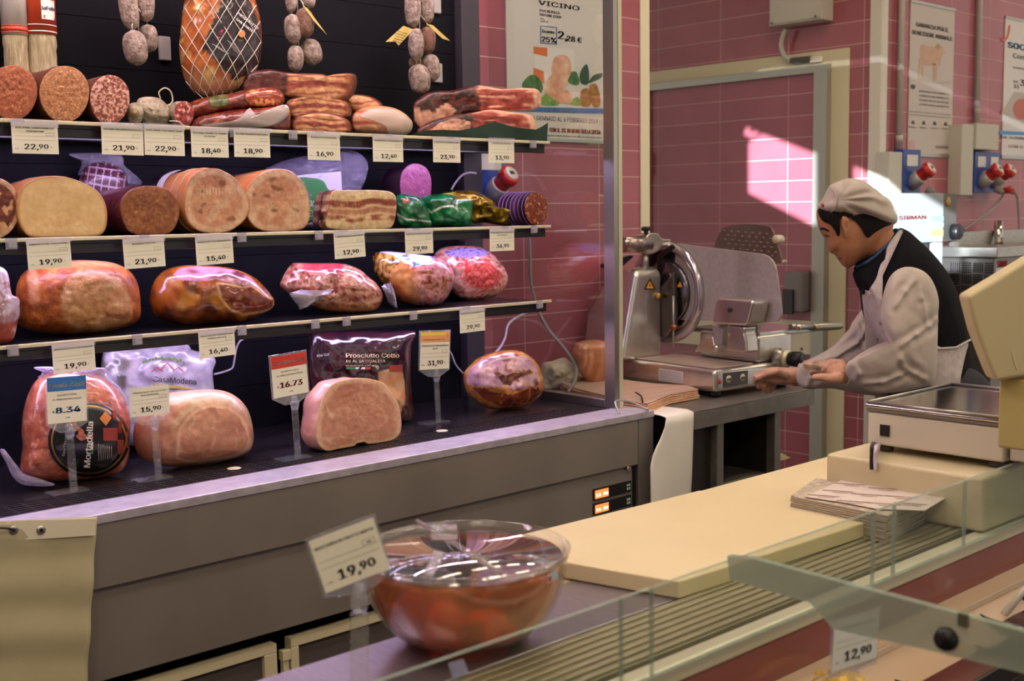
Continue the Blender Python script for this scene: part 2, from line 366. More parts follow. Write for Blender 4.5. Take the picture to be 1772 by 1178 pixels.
# temperature controllers
for zc in (P(1050, 850, 'y', 2.384).z, P(1050, 875, 'y', 2.384).z):
    x0, x1, x2 = P(1027, 850, 'y', 2.384).x, P(1050, 850, 'y', 2.384).x, P(1088, 850, 'y', 2.384).x
    bm = nbm(); box(bm, x0-.004, x2+.006, 2.378, 2.3835, zc-.017, zc+.017); c = obj('temperature_controller', bm, BLACKP, fp, bevel=.001)
    bm = nbm(); box(bm, x0, x1, 2.3765, 2.3778, zc-.0125, zc+.0125); obj('display', bm, mat('lcd_orange', '#f0763a', .4, emit=.9), c)
    bm = nbm(); text_bm(bm, '13  IN' if zc > .65 else '14  IN', (x0+.004, 2.3762, zc-.006), UX, UZ, .016, width=x1-x0-.008, bold=.02); flatobj('digits', bm, mat('lcd_pale', '#ffe9d6', .4, emit=1.0), c)
    bm = nbm()
    for a in (0, 1):
        for b in (0, 1): box(bm, x2-.016+a*.009, x2-.010+a*.009, 2.3765, 2.3778, zc-.009+b*.011, zc-.002+b*.011)
    obj('button', bm, mat('button_green_white', '#b9d6b8', .4), c)
p = P(1100, 808, 'y', 2.372); bm = nbm(); cyl(bm, (p.x-.03, 2.371, p.z), (p.x-.03, 2.3835, p.z), .007); obj('lock', bm, STEEL, fp)
bm = nbm(); box(bm, 2.712, 2.727, 2.3815, 2.3835, .55, .725); obj('slot', bm, BLACKP, fp)
# lower ventilation frames
def vent(x0, x1):
    bm = nbm(); z1 = .492; z0 = .1; yv = 2.40; w_ = .022
    box(bm, x0, x1, yv, yv+.03, z1-w_, z1); box(bm, x0, x1, yv, yv+.03, z0, z0+w_); box(bm, x0, x0+w_, yv, yv+.03, z0+w_, z1-w_); box(bm, x1-w_*1.6, x1, yv, yv+.03, z0+w_, z1-w_)
    fr = obj('vent_frame', bm, CREAM, case, bevel=.002)
    bm = nbm(); box(bm, x0+w_, x1-w_*1.6, yv+.012, yv+.02, z0+w_, z1-w_); obj('vent_panel', bm, mat('vent_panel_grey', '#57504c', .5), fr)
xa = P(479, 1112, 'y', 2.40).x; xb = P(503, 1097, 'y', 2.40).x
vent(-.2, .55); vent(.60, xa); vent(xb, xb+.78); vent(xb+.83, 2.6)
bm = nbm(); p = P(493, 1132, 'y', 2.41); box(bm, p.x-.012, p.x+.012, 2.40, 2.42, p.z-.012, p.z+.012); box(bm, p.x-.008, p.x+.008, 2.405, 2.42, p.z-.05, p.z-.0121); obj('latch', bm, CREAM, case, bevel=.001)
# glass end wall with its aluminium post
eg = empty('end_glass', (2.75, 2.5, DK)); eg.parent = case; eg.matrix_parent_inverse = Matrix.Translation(case.location).inverted()
def sub(name, bm, m, par, **k):
    o = obj(name, bm, m, None, **k); o.parent = par; o.matrix_parent_inverse = (Matrix.Translation(case.location) @ Matrix.Translation(case.location).inverted() @ Matrix.Translation(par.location)).inverted(); return o
bm = nbm(); box(bm, 2.744, 2.750, 2.50, 3.05, .905, 2.64); sub('pane', bm, glass('end_pane', '#dff0e8', 0, .25, 2.0), eg)
bm = nbm(); box(bm, 2.732, 2.752, 2.47, 2.512, DK, 2.64, 0); box(bm, 2.7525, 2.768, 2.468, 2.508, DK, 2.64, 1)
sub('post', bm, [ALU, mat('post_edge', '#cdc7a8', .4, .3)], eg)
bm = nbm(); box(bm, 2.732, 2.768, 2.513, 3.05, DK+.0005, .915); sub('sill', bm, ALU, eg, bevel=.002)
bm = nbm(); a = P(1072, 716, 'z', .892); tube(bm, curve([a, a+Vector((.005, .02, .035)), a+Vector((.06, .01, .03)), a+Vector((.10, -.03, .001))], 6), .003); obj('wire_hook', bm, STEEL, case)
# ================================================================== meat builders
def sp(pts, ox, oy, s): return [(ox+x/s, oy+y/s) for x, y in pts]
def K1(*p): return sp(p, 0, 0, 3.544)
def K2(*p): return sp(p, 450, 0, 3.544)
def K3(*p): return sp(p, 0, 230, 3.544)
def K4(*p): return sp(p, 450, 230, 3.544)
def K5(*p): return sp(p, 0, 540, 3.544)
def K6(*p): return sp(p, 450, 500, 3.184)
def K7(*p): return sp(p, 780, 480, 4.206)
def K8(*p): return sp(p, 780, 240, 4.531)
def ell(cx, cy, rx, ry, n=24, rot=0): 
    c, s = math.cos(rot), math.sin(rot)
    return [(cx+rx*math.cos(t)*c-ry*math.sin(t)*s, cy+rx*math.cos(t)*s+ry*math.sin(t)*c) for t in (2*PI*k/n for k in range(n))]
def closed(pts, n=96):
    """closed Catmull-Rom, evenly resampled"""
    m = len(pts); o = []
    for i in range(m):
        p0, p1, p2, p3 = (Vector(pts[(i+k) % m]) for k in (-1, 0, 1, 2))
        for k in range(12):
            t = k/12; o.append(.5*((2*p1)+(p2-p0)*t+(2*p0-5*p1+4*p2-p3)*t*t+(3*p1-p0-3*p2+p3)*t**3))
    L = [0]
    for a, b in zip(o, o[1:]+o[:1]): L.append(L[-1]+(b-a).length)
    res = []; j = 0
    for k in range(n):
        d = L[-1]*k/n
        while L[j+1] < d: j += 1
        t = (d-L[j])/max(L[j+1]-L[j], 1e-9); res.append(o[j].lerp(o[(j+1) % len(o)], t))
    return res
def inside(p, poly):
    x, y = p; c = False; n = len(poly); j = n-1
    for i in range(n):
        xi, yi = poly[i][0], poly[i][1]; xj, yj = poly[j][0], poly[j][1]
        if (yi > y) != (yj > y) and x < (xj-xi)*(y-yi)/(yj-yi)+xi: c = not c
        j = i
    return c
def dist_poly(p, poly):
    p = Vector(p); best = 1e9; n = len(poly)
    for i in range(n):
        a = Vector(poly[i]); b = Vector(poly[(i+1) % n]); ab = b-a
        t = max(0, min(1, (p-a).dot(ab)/max(ab.length_squared, 1e-9))); best = min(best, (a+ab*t-p).length)
    return best
def mixc(a, b, t):
    t = max(0., min(1., t)); return tuple(x+(y-x)*t for x, y in zip(a, b))
def sst(e0, e1, x):
    t = max(0., min(1., (x-e0)/(e1-e0))); return t*t*(3-2*t)
def nz(x, y, z=0, s=1.0): return noise.noise(Vector((x*s, y*s, z)))
def fb(x, y, s=1.0, z=0, o=3): return noise.fractal(Vector((x*s, y*s, z)), .8, 2.0, o)
def vcols(me, cols):
    a = me.color_attributes.new('Col', 'FLOAT_COLOR', 'POINT')
    a.data.foreach_set('color', [c for t in cols for c in (lin(t)+(1.0,))])
class Shape:
    """solid with a traced outline standing on a vertical plane: gives points of its front surface"""
    def __init__(s, outline, y0, df, yaw=0, exp=2.0, base=None, n=96):
        s.out = closed(outline, n); c = sum(s.out, Vector((0, 0)))/n; s.c = c
        s.p0 = P(c.x, c.y, 'y', y0); s.df = df; s.exp = exp; b = yaw
        if df > 0 and yaw == 0:         # lumps lie turned a little towards the aisle, bulging that way
            b = math.atan2(s.p0.x, s.p0.y); yaw = .4*b
        s.pn = Vector((-math.sin(yaw), -math.cos(yaw), 0)); s.n = Vector((-math.sin(b), -math.cos(b), 0))
        s.zb = s.zs = None
        if base is not None:            # seat it: keep the top, bring the foot down to the shelf
            zz = [PN(p.x, p.y, s.p0, s.pn).z for p in s.out]; zmin, zmax = min(zz), max(zz)
            s.zb = (zmin, zmax, base+.0012-zmin)
        s.N = n
    def base(s, px, py):
        p = PN(px, py, s.p0, s.pn)
        if s.zb: p.z += s.zb[2]*max(0., 1-(p.z-s.zb[0])/(s.zb[1]-s.zb[0]))**2.5
        return p
    def fwd(s, px, py, h):
        """front point seen at that pixel, h in front of the standing plane"""
        p = PN(px, py, s.p0+s.pn*(h*s.n.dot(s.pn)), s.pn)
        if s.zb: p.z += s.zb[2]*max(0., 1-(p.z-s.zb[0])/(s.zb[1]-s.zb[0]))**2.5
        return p
    def prof(s, t): return (max(0., 1-t**s.exp))**.5
    def sval(s, px, py):
        d = Vector((px, py))-s.c
        if d.length < 1e-6: return 0.
        a = math.atan2(d.y, d.x); best = 1e9
        # ray-polygon
        dn = d.normalized()
        for i in range(s.N):
            p, q = s.out[i]-s.c, s.out[(i+1) % s.N]-s.c; e = q-p
            den = dn.x*e.y-dn.y*e.x
            if abs(den) < 1e-9: continue
            t = (p.x*e.y-p.y*e.x)/den; u = (p.x*dn.y-p.y*dn.x)/den
            if t > 0 and -.001 <= u <= 1.001: best = min(best, t)
        return min(1., d.length/best) if best < 1e8 else 1.
    def surf(s, px, py, eps=.0015):
        return s.fwd(px, py, s.df*s.prof(s.sval(px, py))+eps)
def puff(name, sh, db, mats, colfn=None, bump=.0, bsc=25, parent=None, nr=26, flat=None, seed=0):
    """closed lump: traced outline, bulging sh.df to the front and db to the back"""
    bm = nbm(); cols = []; N = sh.N
    rows = []
    for side, dep in ((1, sh.df), (-1, db)):
        for k in range(nr+1):
            t = math.sin(PI/2*k/nr) if side == 1 else math.sin(PI/2*(nr-k)/nr)
            if side == -1 and k == 0: continue
            row = []; cnt = 1 if t < 1e-6 else N
            for i in range(cnt):
                q = sh.c+(sh.out[i]-sh.c)*t; h = sh.prof(t)*dep
                if flat and side == 1: h = min(h, flat(q.x, q.y, t))
                p = sh.fwd(q.x, q.y, h) if side == 1 else sh.base(q.x, q.y)-sh.n*h
                if bump: 
                    f = 1 if side == 1 else .6
                    p += sh.n*side*bump*f*fb(p.x+seed, p.z, bsc, p.y*bsc)*(1-t**4)
                row.append(bm.verts.new(p)); 
                if colfn: cols.append(colfn(q.x, q.y, t) if side == 1 else colfn(q.x, q.y, 1.0))
            rows.append(row)
    for A, B in zip(rows, rows[1:]):
        for i in range(N):
            vs = list(dict.fromkeys([A[i % len(A)], A[(i+1) % N % len(A)], B[(i+1) % N % len(B)], B[i % len(B)]]))
            if len(vs) > 2: bm.faces.new(vs)
    me = bpy.data.meshes.new(name); bmesh.ops.recalc_face_normals(bm, faces=bm.faces[:])
    for f in bm.faces: f.smooth = True
    bm.to_mesh(me); bm.free()
    if colfn: vcols(me, cols)
    return link(name, me, parent, mats)
def slab(name, outline, y0, depth, bodym, facem, bcol=None, fcol=None, yaw=0, base=None, back=.92, face='cut_face', n=96, wob=.0015, rnd=.012, dirv=None, nr=30):
    """piece with a flat cut face on a vertical plane and a body running back from it"""
    sh = Shape(outline, y0, 0, yaw, base=base, n=n); N = n
    dv = Vector(dirv).normalized() if dirv else -sh.n
    b = [sh.base(p.x, p.y) for p in sh.out]; c3 = sum(b, Vector())/N
    bm = nbm(); cols = []; rows = []
    prof = [(0, 1.0), (.003, 1.006), (.03, 1.012), (depth*.3, 1.01), (depth*.6, .5+.5*back), (depth-rnd*2, back), (depth-rnd*.8, back*.94), (depth-rnd*.2, back*.8), (depth, back*.5), (depth, 0)]
    if depth < .09: prof = [(0, 1.0), (.002, 1.005), (depth*.35, 1.01), (depth*.65, .5+.5*back), (depth*.85, back*.95), (depth, back*.7), (depth, 0)]
    zb = min(p.z for p in b)
    for d, k in prof:
        row = []
        for i in range(1 if k == 0 else N):
            p = c3+(b[i]-c3)*k if k else c3.copy()
            p.z = max(p.z, zb); p = p+dv*d+(Vector((0, 0, 1))*0)
            if 0 < d < depth*.9: p += (b[i]-c3).normalized()*wob*2*fb(p.x*20, p.y*20, 1, p.z*20)
            p.z = max(p.z, zb)
            row.append(bm.verts.new(p))
            if bcol: cols.append(bcol(i/N, d/depth, p))
        rows.append(row)
    for A, B in zip(rows, rows[1:]):
        for i in range(N):
            vs = list(dict.fromkeys([A[i % len(A)], A[(i+1) % N % len(A)], B[(i+1) % N % len(B)], B[i % len(B)]]))
            if len(vs) > 2: bm.faces.new(vs)
    cf = [bm.verts.new(c3-dv*.0)]
    if bcol: cols.append(bcol(0, 0, c3))
    for i in range(N): bm.faces.new((rows[0][(i+1) % N], rows[0][i], cf[0]))
    me = bpy.data.meshes.new(name); bmesh.ops.recalc_face_normals(bm, faces=bm.faces[:])
    for f in bm.faces: f.smooth = True
    bm.to_mesh(me); bm.free()
    if bcol: vcols(me, cols)
    o = link(name, me, None, bodym)
    # cut face: a thin domed skin just in front of the body end
    bm = nbm(); cols = []; rows = []
    for k in range(nr+1):
        t = k/nr; row = []
        for i in range(1 if k == 0 else N):
            q = sh.c+(sh.out[i]-sh.c)*t; p = sh.base(q.x, q.y)+sh.n*(.0012+.0035*(1-t**3)+wob*fb(q.x, q.y, .12)*(1-t**6))
            row.append(bm.verts.new(p))
            if fcol: cols.append(fcol(q.x, q.y, t))
        rows.append(row)
    last = [bm.verts.new(v.co-sh.n*.0016) for v in rows[-1]]; rows.append(last)
    if fcol: cols += cols[-N:]
    for A, B in zip(rows, rows[1:]):
        for i in range(N):
            vs = list(dict.fromkeys([A[i % len(A)], A[(i+1) % N % len(A)], B[(i+1) % N % len(B)], B[i % len(B)]]))
            if len(vs) > 2: bm.faces.new(vs)
    me = bpy.data.meshes.new(face); bmesh.ops.recalc_face_normals(bm, faces=bm.faces[:])
    for f in bm.faces: f.smooth = True
    bm.to_mesh(me); bm.free()
    if fcol: vcols(me, cols)
    link(face, me, o, facem)
    o['_sh'] = 0; del o['_sh']
    return o, sh
def speck(name, base, fat, scale=90, thr=(.52, .62), rough=.38, base2=None, coat=.15, bump=.12):
    """minced cut face: fat grains in lean meat"""
    if name in M: return M[name]
    m = mat(name, base, rough, col2=base2 or base, nscale=scale*.35, bump=bump, bscale=scale*1.4, coat=coat); nt = m.node_tree; b = nt.nodes['Principled BSDF']
    src = b.inputs['Base Color'].links[0].from_socket; tc = [n for n in nt.nodes if n.type == 'TEX_COORD'][0]
    v = nt.nodes.new('ShaderNodeTexNoise'); v.inputs['Scale'].default_value = scale; v.inputs['Detail'].default_value = 2; v.inputs['Roughness'].default_value = .6
    nt.links.new(tc.outputs['Object'], v.inputs['Vector'])
    r = nt.nodes.new('ShaderNodeMapRange'); r.inputs[1].default_value = thr[0]; r.inputs[2].default_value = thr[1]; nt.links.new(v.outputs[0], r.inputs[0])
    mx = nt.nodes.new('ShaderNodeMix'); mx.data_type = 'RGBA'; nt.links.new(r.outputs[0], mx.inputs[0]); nt.links.new(src, mx.inputs[6]); mx.inputs[7].default_value = hexc(fat)
    nt.links.new(mx.outputs[2], b.inputs['Base Color']); return m
def rgb(h): h = h.lstrip('#'); return tuple(int(h[i:i+2], 16)/255 for i in (0, 2, 4))
MEAT = mat('cured_meat', '#ffffff', .36, vcol=True, col2='#b98a74', nscale=55, ndet=5, namt=.6, bump=.4, bscale=60, coat=.2, sss=.03)
MEATW = mat('moist_meat', '#ffffff', .42, vcol=True, col2='#c9a08a', nscale=60, ndet=5, namt=.5, bump=.35, bscale=80, coat=.12, sss=.04)
FOIL = mat('foil_wrap', '#ffffff', .22, vcol=True, bump=.5, bscale=30, coat=.8)
PRINT = mat('printed_film', '#ffffff', .25, vcol=True, coat=.7, bump=.25, bscale=22)
WRAP = film('clear_wrap', '#e8dcff', .05, .12, 14, .9)
WRAPH = film('clear_wrap_heavy', '#d9d0ea', .20, .15, 22, 1.0)
TWINE = mat('white_twine', '#d8cdb6', .8, bump=.3, bscale=300)
def print_text(name, sh, items, parent, eps=.003):
    """lettering laid on a shape's front, one piece per line: (text, px, py, size_px, angle_deg, color_hex, bold, width_px)"""
    for s, px, py, size, ang, col, bold, wd in items:
        t = nbm(); text_bm(t, s, (0, 0, 0), UX, UY, size, 'LEFT', bold, 0, wd); bm = nbm()
        c, sn = math.cos(math.radians(ang)), math.sin(math.radians(ang)); mp = {}
        for v in t.verts:
            x, y = v.co.x, v.co.y; mp[v] = bm.verts.new(sh.surf(px+x*c-y*sn, py-(x*sn+y*c), eps))
        for f in t.faces:
            try: bm.faces.new([mp[v] for v in f.verts])
            except ValueError: pass
        t.free(); flatobj(name, bm, mat('ink_'+col[1:], col, .4), parent)
def patch_on(name, sh, pts, m, parent, eps=.002, n=48, smooth=True):
    """printed label following a shape's front surface (thin solid skin)"""
    out = closed(pts, n) if smooth else [Vector(p) for p in pts]
    if not smooth:
        o2 = []
        for a, b in zip(out, out[1:]+out[:1]):
            for k in range(8): o2.append(a.lerp(b, k/8))
        out = o2
    N = len(out); c = sum(out, Vector((0, 0)))/N; bm = nbm(); rows = []
    for k in range(11):
        t = k/10; rows.append([bm.verts.new(sh.surf(*(c+(out[i]-c)*t), eps)) for i in range(1 if k == 0 else N)])
    rows.append([bm.verts.new(sh.surf(*out[i], eps)-sh.n*.0008) for i in range(N)])
    for A, B in zip(rows, rows[1:]):
        for i in range(N):
            vs = list(dict.fromkeys([A[i % len(A)], A[(i+1) % N % len(A)], B[(i+1) % N % len(B)], B[i % len(B)]]))
            if len(vs) > 2: bm.faces.new(vs).smooth = True
    return obj(name, bm, m, parent)
def line_on(bm, sh, pts, r, eps=.002, n=14):
    q = []
    for a, b in zip(pts, pts[1:]):
        for k in range(n): q.append(sh.surf(a[0]+(b[0]-a[0])*k/n, a[1]+(b[1]-a[1])*k/n, eps))
    q.append(sh.surf(*pts[-1], eps)); tube(bm, q, r, 6)
def streaks(fat, lean, freq=3.2, wav=.5, seed=0, rim=.86, rimc=None, tilt=0, bias=0.0):
    def f(sh_c, hw, hh):
        def g(px, py, t):
            u = (px-sh_c[0])/hw; v = (py-sh_c[1])/hh+tilt*u
            q = math.sin((v+wav*.35*nz(u*1.3, v*.8, seed))*freq*PI+seed*1.7)+.75*nz(u*2.2, v*3.5, seed+5)+bias
            c = mixc(fat, lean, sst(-.05, .45, q-.25))
            c = mixc(c, fat, .55*sst(.25, .5, fb(u*6, v*9, 1, seed)))
            return mixc(c, rimc or fat, sst(rim-.06, rim+.04, t))
        return g
    return f
def bounds(pts):
    xs = [p[0] for p in pts]; ys = [p[1] for p in pts]; return ((min(xs)+max(xs))/2, (min(ys)+max(ys))/2), (max(xs)-min(xs))/2, (max(ys)-min(ys))/2
# ================================================================== top shelf
RIND = mat('salami_casing', '#7a4634', .5, col2='#5a3024', nscale=30, bump=.3, bscale=60)
GRIND = mat('grey_mould_casing', '#b9ab93', .8, col2='#8a7c68', nscale=45, bump=.5, bscale=120)
# three cut salami, faces to the customer
for c, r, fm, lab in (((22, 156), (42, 43), speck('cut_fine_red', '#9c4a2e', '#c9835c', 220, (.5, .7), base2='#a85a3a'), 'cut fine-grained red-brown salami at the left frame edge of the top shelf'),
                      ((111, 158), (43, 44), speck('cut_fine_tan', '#b2744a', '#d9a67e', 240, (.5, .68), base2='#a8663e'), 'largest cut salami with fine tan face, above the first 22,90 tag'),
                      ((190, 168), (34, 38), speck('cut_grainy', '#9c4a40', '#dba994', 130, (.46, .56), base2='#8a3e38'), 'cut salami with coarse pink and white fat grains, above the 21,90 tag')):
    o, _ = slab('cut_salami', ell(c[0], c[1], r[0], r[1]), 2.705, .17, RIND, fm, base=S1, back=.98)
    T(o, lab, 'salami', 'cut salami on the top shelf')
# two long salami standing upright behind, paper labels at the top
for (x0, x1, yb), lab, lcol in (((13, 54, 122), 'upright long salami in pale netting with white and red label, leftmost', '#d9d3cc'), ((52, 103, 118), 'upright long salami in pale netting with orange-red label', '#d0502f')):
    pa, pb = P(x0, 100, 'y', 2.93), P(x1, 100, 'y', 2.93); r = (pb.x-pa.x)/2; cx = (pa.x+pb.x)/2
    bm = nbm(); prof = [(0, 0), (r*.6, .004), (r*.95, .03)]
    for k in range(40):
        prof.append((r*(1+.03*math.sin(k*1.1)-(.07 if k % 13 == 12 else 0)), .04+k*.0125))
    prof += [(r*.9, .55), (r*.5, .58), (0, .585)]
    lathe(bm, prof, (cx, 2.95, S1+.001), seg=36); 
    o = obj('standing_salami', bm, mat('pale_netted_casing', '#c2b48f', .8, col2='#a08f6b', nscale=20, bump=.6, bscale=60, stretch=(6, 6, 1)), None); T(o, lab, 'salami', 'salami standing at the back of the top shelf')
    zl = P(x1, 62, 'y', 2.93).z; bm = nbm(); R2 = r*1.06
    lathe(bm, [(R2-.0015, zl-S1), (R2, zl-S1), (R2, .5), (R2-.0015, .5)], (cx, 2.95, S1), seg=36)
    lb = obj('paper_label', bm, mat('salami_label_'+lcol[1:], lcol, .4), o); lb['label'] = 'printed paper label'
    bm = nbm()
    for dz, hgt in ((.004, .003), (.02, .002)): lathe(bm, [(R2+.0004, zl-S1+dz), (R2+.0006, zl-S1+dz), (R2+.0006, zl-S1+dz+hgt), (R2+.0004, zl-S1+dz+hgt)], (cx, 2.95, S1), seg=36)
    if lcol == '#d9d3cc': lathe(bm, [(R2+.0004, zl-S1+.008), (R2+.0006, zl-S1+.008), (R2+.0006, zl-S1+.018), (R2+.0004, zl-S1+.018)], (cx, 2.95, S1), seg=36)
    obj('label_band', bm, mat('label_red_band', '#c9482e', .4) if lcol == '#d9d3cc' else mat('label_white_band', '#e6dfd6', .4), lb)
    if lcol != '#d9d3cc':
        bm = nbm()
        def onc(a, z): return Vector((cx+(R2+.0012)*math.sin(a), 2.95-(R2+.0012)*math.cos(a), z))
        def wraptext(s, a0, z0, size, mi, bold=.02):
            t = nbm(); text_bm(t, s, (0, 0, 0), UX, UY, size, 'LEFT', bold); mp = {}
            for v in t.verts: mp[v] = bm.verts.new(onc(a0+v.co.x/R2, z0+v.co.y))
            for f in t.faces:
                try: bm.faces.new([mp[v] for v in f.verts]).material_index = mi
                except ValueError: pass
            t.free()
        n0 = len(bm.faces); zt = P(77, 15, 'y', 2.92).z
        g = [[bm.verts.new(onc(a, z)) for a in (-.25, .1, .4, .7)] for z in (zt-.026, zt+.02)]
        for i in range(3): bm.faces.new((g[0][i], g[0][i+1], g[1][i+1], g[1][i])).material_index = 0
        R2 += .0006
        wraptext('laFelin', -.2, zt-.004, .017, 1); wraptext('2', -.15, zt-.023, .013, 2, .03); wraptext('i', .6, zt-.03, .02, 1, .03)
        flatobj('lettering', bm, [mat('label_white_panel', '#e9e2d8', .4), mat('ink_navy', '#2a2c55', .4), mat('ink_red', '#b03022', .4)], lb)
def lump(name, pts, y0, df, db, colfn, m, base, **k):
    sh = Shape(pts, y0, df, k.pop('yaw', 0), k.pop('exp', 2.2), base); return puff(name, sh, db, m, colfn, **k), sh
# small mould-white salami
def mould(a, b): return lambda px, py, t: mixc(a, b, .5+.7*fb(px, py, .09))
o, sh = lump('small_salami', K1((770, 690), (780, 650), (815, 630), (860, 635), (882, 670), (870, 720), (830, 745), (785, 735)), 2.74, .03, .05, mould(rgb('#cdbb8c'), rgb('#a69468')), GRIND, S1, bump=.006)
T(o, 'small mould-white salami with a twisted end facing out, second shelf tag 22,90', 'salami'); o['label'] = 'small whitish salami with its twisted end facing out, beside the grainy cut salami'
bm = nbm(); p = sh.surf(232, 194, .002); lathe(bm, [(.012, 0), (.008, .006), (.004, .007), (.0025, .012), (0, .013)], p, sh.n, 16); obj('twisted_end', bm, mat('casing_knot', '#8c7a52', .8), o)
o, sh = lump('small_salami', K1((835, 640), (850, 605), (910, 593), (980, 605), (1030, 650), (1050, 700), (1020, 740), (930, 748), (870, 735), (845, 690)), 2.76, .035, .05, mould(rgb('#cfc3a6'), rgb('#a89a7c')), GRIND, S1, bump=.006)
T(o, 'small mould-white salami with a loop of twine, left of the small red cut face', 'salami')
bm = nbm(); tube(bm, curve([sh.base(x, y)+sh.n*.02 for x, y in K1((1035, 650), (1058, 620), (1045, 565), (1010, 545), (975, 570), (985, 610))], 6), .0016, 6); obj('twine_loop', bm, TWINE, o)
o, sh = slab('small_salami', ell(318, 194, 17, 19), 2.715, .10, GRIND, speck('cut_small_red', '#8f2f2c', '#d99a8c', 110, (.5, .6)), base=S1)
T(o, 'small cut salami with a bright red face and pale casing, above the 22,90 tag pair', 'salami'); o['label'] = 'small cut salami with bright red marbled face and pale casing'
bm = nbm(); tube(bm, curve([P(x, y, 'y', 2.705) for x, y in K1((1040, 742), (1090, 745), (1120, 765), (1150, 795))], 6), .0015, 6); obj('twine_tail', bm, TWINE, o)
# hot red salami logs
HOT = speck('cut_hot_salami', '#9c3318', '#d98a4a', 70, (.5, .6), base2='#8a2a16', rough=.25, coat=.5)
def hotc(px, py, t):
    return mixc(rgb('#5e2018'), rgb('#8c3a22'), .5+.8*fb(px, py, .06))
pts = K1((1120, 690), (1130, 650), (1190, 615), (1290, 590), (1400, 575), (1500, 550), (1590, 535), (1690, 540), (1740, 580), (1738, 635), (1690, 655), (1500, 668), (1330, 690), (1200, 715))
o, sh = lump('hot_salami', pts, 2.80, .045, .05, hotc, mat('hot_salami_skin', '#ffffff', .25, vcol=True, coat=.6, bump=.4, bscale=80), S1+.035, bump=.004)
T(o, 'upper dark red hot salami with a bright orange-red cut patch, lying on another', 'salami', 'hot red salami')
patch_on('cut_face', sh, K1((1500, 600), (1520, 560), (1590, 543), (1680, 547), (1730, 585), (1728, 630), (1680, 648), (1560, 650)), HOT, o, .003)
patch_on('label_band', sh, K1((1280, 600), (1300, 592), (1385, 580), (1395, 640), (1300, 650)), mat('green_gold_label', '#7a7a3a', .3, col2='#2f3a24', nscale=80), o, .003)
pts = K1((1185, 760), (1200, 715), (1300, 690), (1450, 670), (1600, 660), (1720, 650), (1775, 670), (1780, 730), (1760, 770), (1600, 772), (1350, 768))
o, sh = lump('hot_salami', pts, 2.77, .045, .06, hotc, mat('hot_salami_skin', '#ffffff'), S1, bump=.004)
T(o, 'lower dark red hot salami in clear wrap, above the 18,40 and 18,90 tags', 'salami', 'hot red salami')
patch_on('clear_wrap', sh, K1((1230, 740), (1450, 720), (1530, 660), (1580, 700), (1740, 640), (1775, 690), (1700, 740), (1560, 755), (1350, 760)), film('flap_wrap', '#d8cfc6', .42, .2, 24, 1), o, .006)
# pancetta slabs
FATC, LEANC = rgb('#e6b488'), rgb('#8f3d2c')
def panc(pts, split=None, seed=0, freq=2.4, rind=rgb('#4a1f16')):
    """belly cut: fat with wavy lean layers, browned rim painted darker for the shaded gaps; the smoked side left of split"""
    c, hw, hh = bounds(pts)
    def f(px, py, t):
        u, v = (px-c[0])/hw, (py-c[1])/hh; wv = v+.16*math.sin(u*2.4+seed)+.12*nz(u*3, v, seed)
        col = mixc(rgb('#e3b283'), rgb('#d0915f'), .5+.9*nz(u*4, v*5, seed+2))
        for k, (c0, wd, st) in enumerate(((.18, .24, 1.0), (-.36, .10, .8), (.62, .08, .6))):
            e = abs(wv-c0-.10*nz(u*2.2, k, seed+k)); wid = wd*(.6+.8*(.5+nz(u*2.8, k*3, seed+9)))
            lean = mixc(rgb('#7a2c20'), rgb('#a8503a'), .5+nz(u*9, v*9, seed+k)); col = mixc(col, lean, st*sst(wid, wid*.45, e)*sst(1.0, .8, abs(u)))
        col = mixc(col, rgb('#8f4a24'), sst(.78, .90, t)); col = mixc(col, rgb('#4f2214'), sst(.90, .98, t))  # brown skin rim, its outer edge painted dark for shaded gaps between slabs
        if split is not None: col = mixc(mixc(rind, rgb('#6b2c20'), .5+fb(px, py, .08)), col, sst(split-4, split+3, px+.15*(py-c[1])))
        return col
    return f
pts = K2((-110, 500), (-80, 450), (-30, 435), (60, 425), (180, 445), (380, 452), (420, 470), (450, 455), (560, 447), (592, 470), (590, 520), (560, 550), (480, 565), (370, 560), (180, 542), (40, 540), (-80, 540))
o, _ = lump('pancetta_slab', pts, 2.80, .022, .09, panc(pts, 497, 1, 1.9), MEAT, S1+.088, exp=7, bump=.003, nr=40); T(o, 'longest pancetta slab with dark rind and streaky cut face, topmost of its stack', 'pancetta', 'pancetta slabs')
pts = K2((150, 650), (160, 610), (230, 585), (330, 578), (450, 590), (530, 615), (562, 660), (550, 690), (480, 693), (330, 680), (200, 690))
o, _ = lump('pancetta_slab', pts, 2.79, .022, .10, panc(pts, None, 2, 1.7), MEAT, S1+.044, exp=7, bump=.003, nr=40); T(o, 'middle pancetta slab of the stack of three, streaked cut face', 'pancetta', 'pancetta slabs')
pts = K2((185, 760), (215, 715), (300, 690), (420, 690), (520, 720), (562, 765), (550, 800), (400, 805), (220, 800))
o, _ = lump('pancetta_slab', pts, 2.77, .022, .11, panc(pts, None, 3, 1.6), MEAT, S1, exp=7, bump=.003, nr=40); T(o, 'bottom pancetta slab of the stack, above the 16,90 tag', 'pancetta', 'pancetta slabs')
pts = K2((495, 590), (540, 575), (660, 585), (740, 620), (756, 650), (740, 690), (600, 690), (540, 640))
o, sh = lump('pancetta_slab', pts, 2.84, .05, .08, panc(pts, None, 5, 1.5), MEATW, S1+.03, exp=4, bump=.003); T(o, 'pale flat pancetta piece lying behind the clear-wrapped piece', 'pancetta')
pts = K2((560, 760), (570, 700), (640, 660), (740, 650), (830, 665), (900, 705), (935, 750), (915, 800), (820, 822), (700, 808), (590, 800))
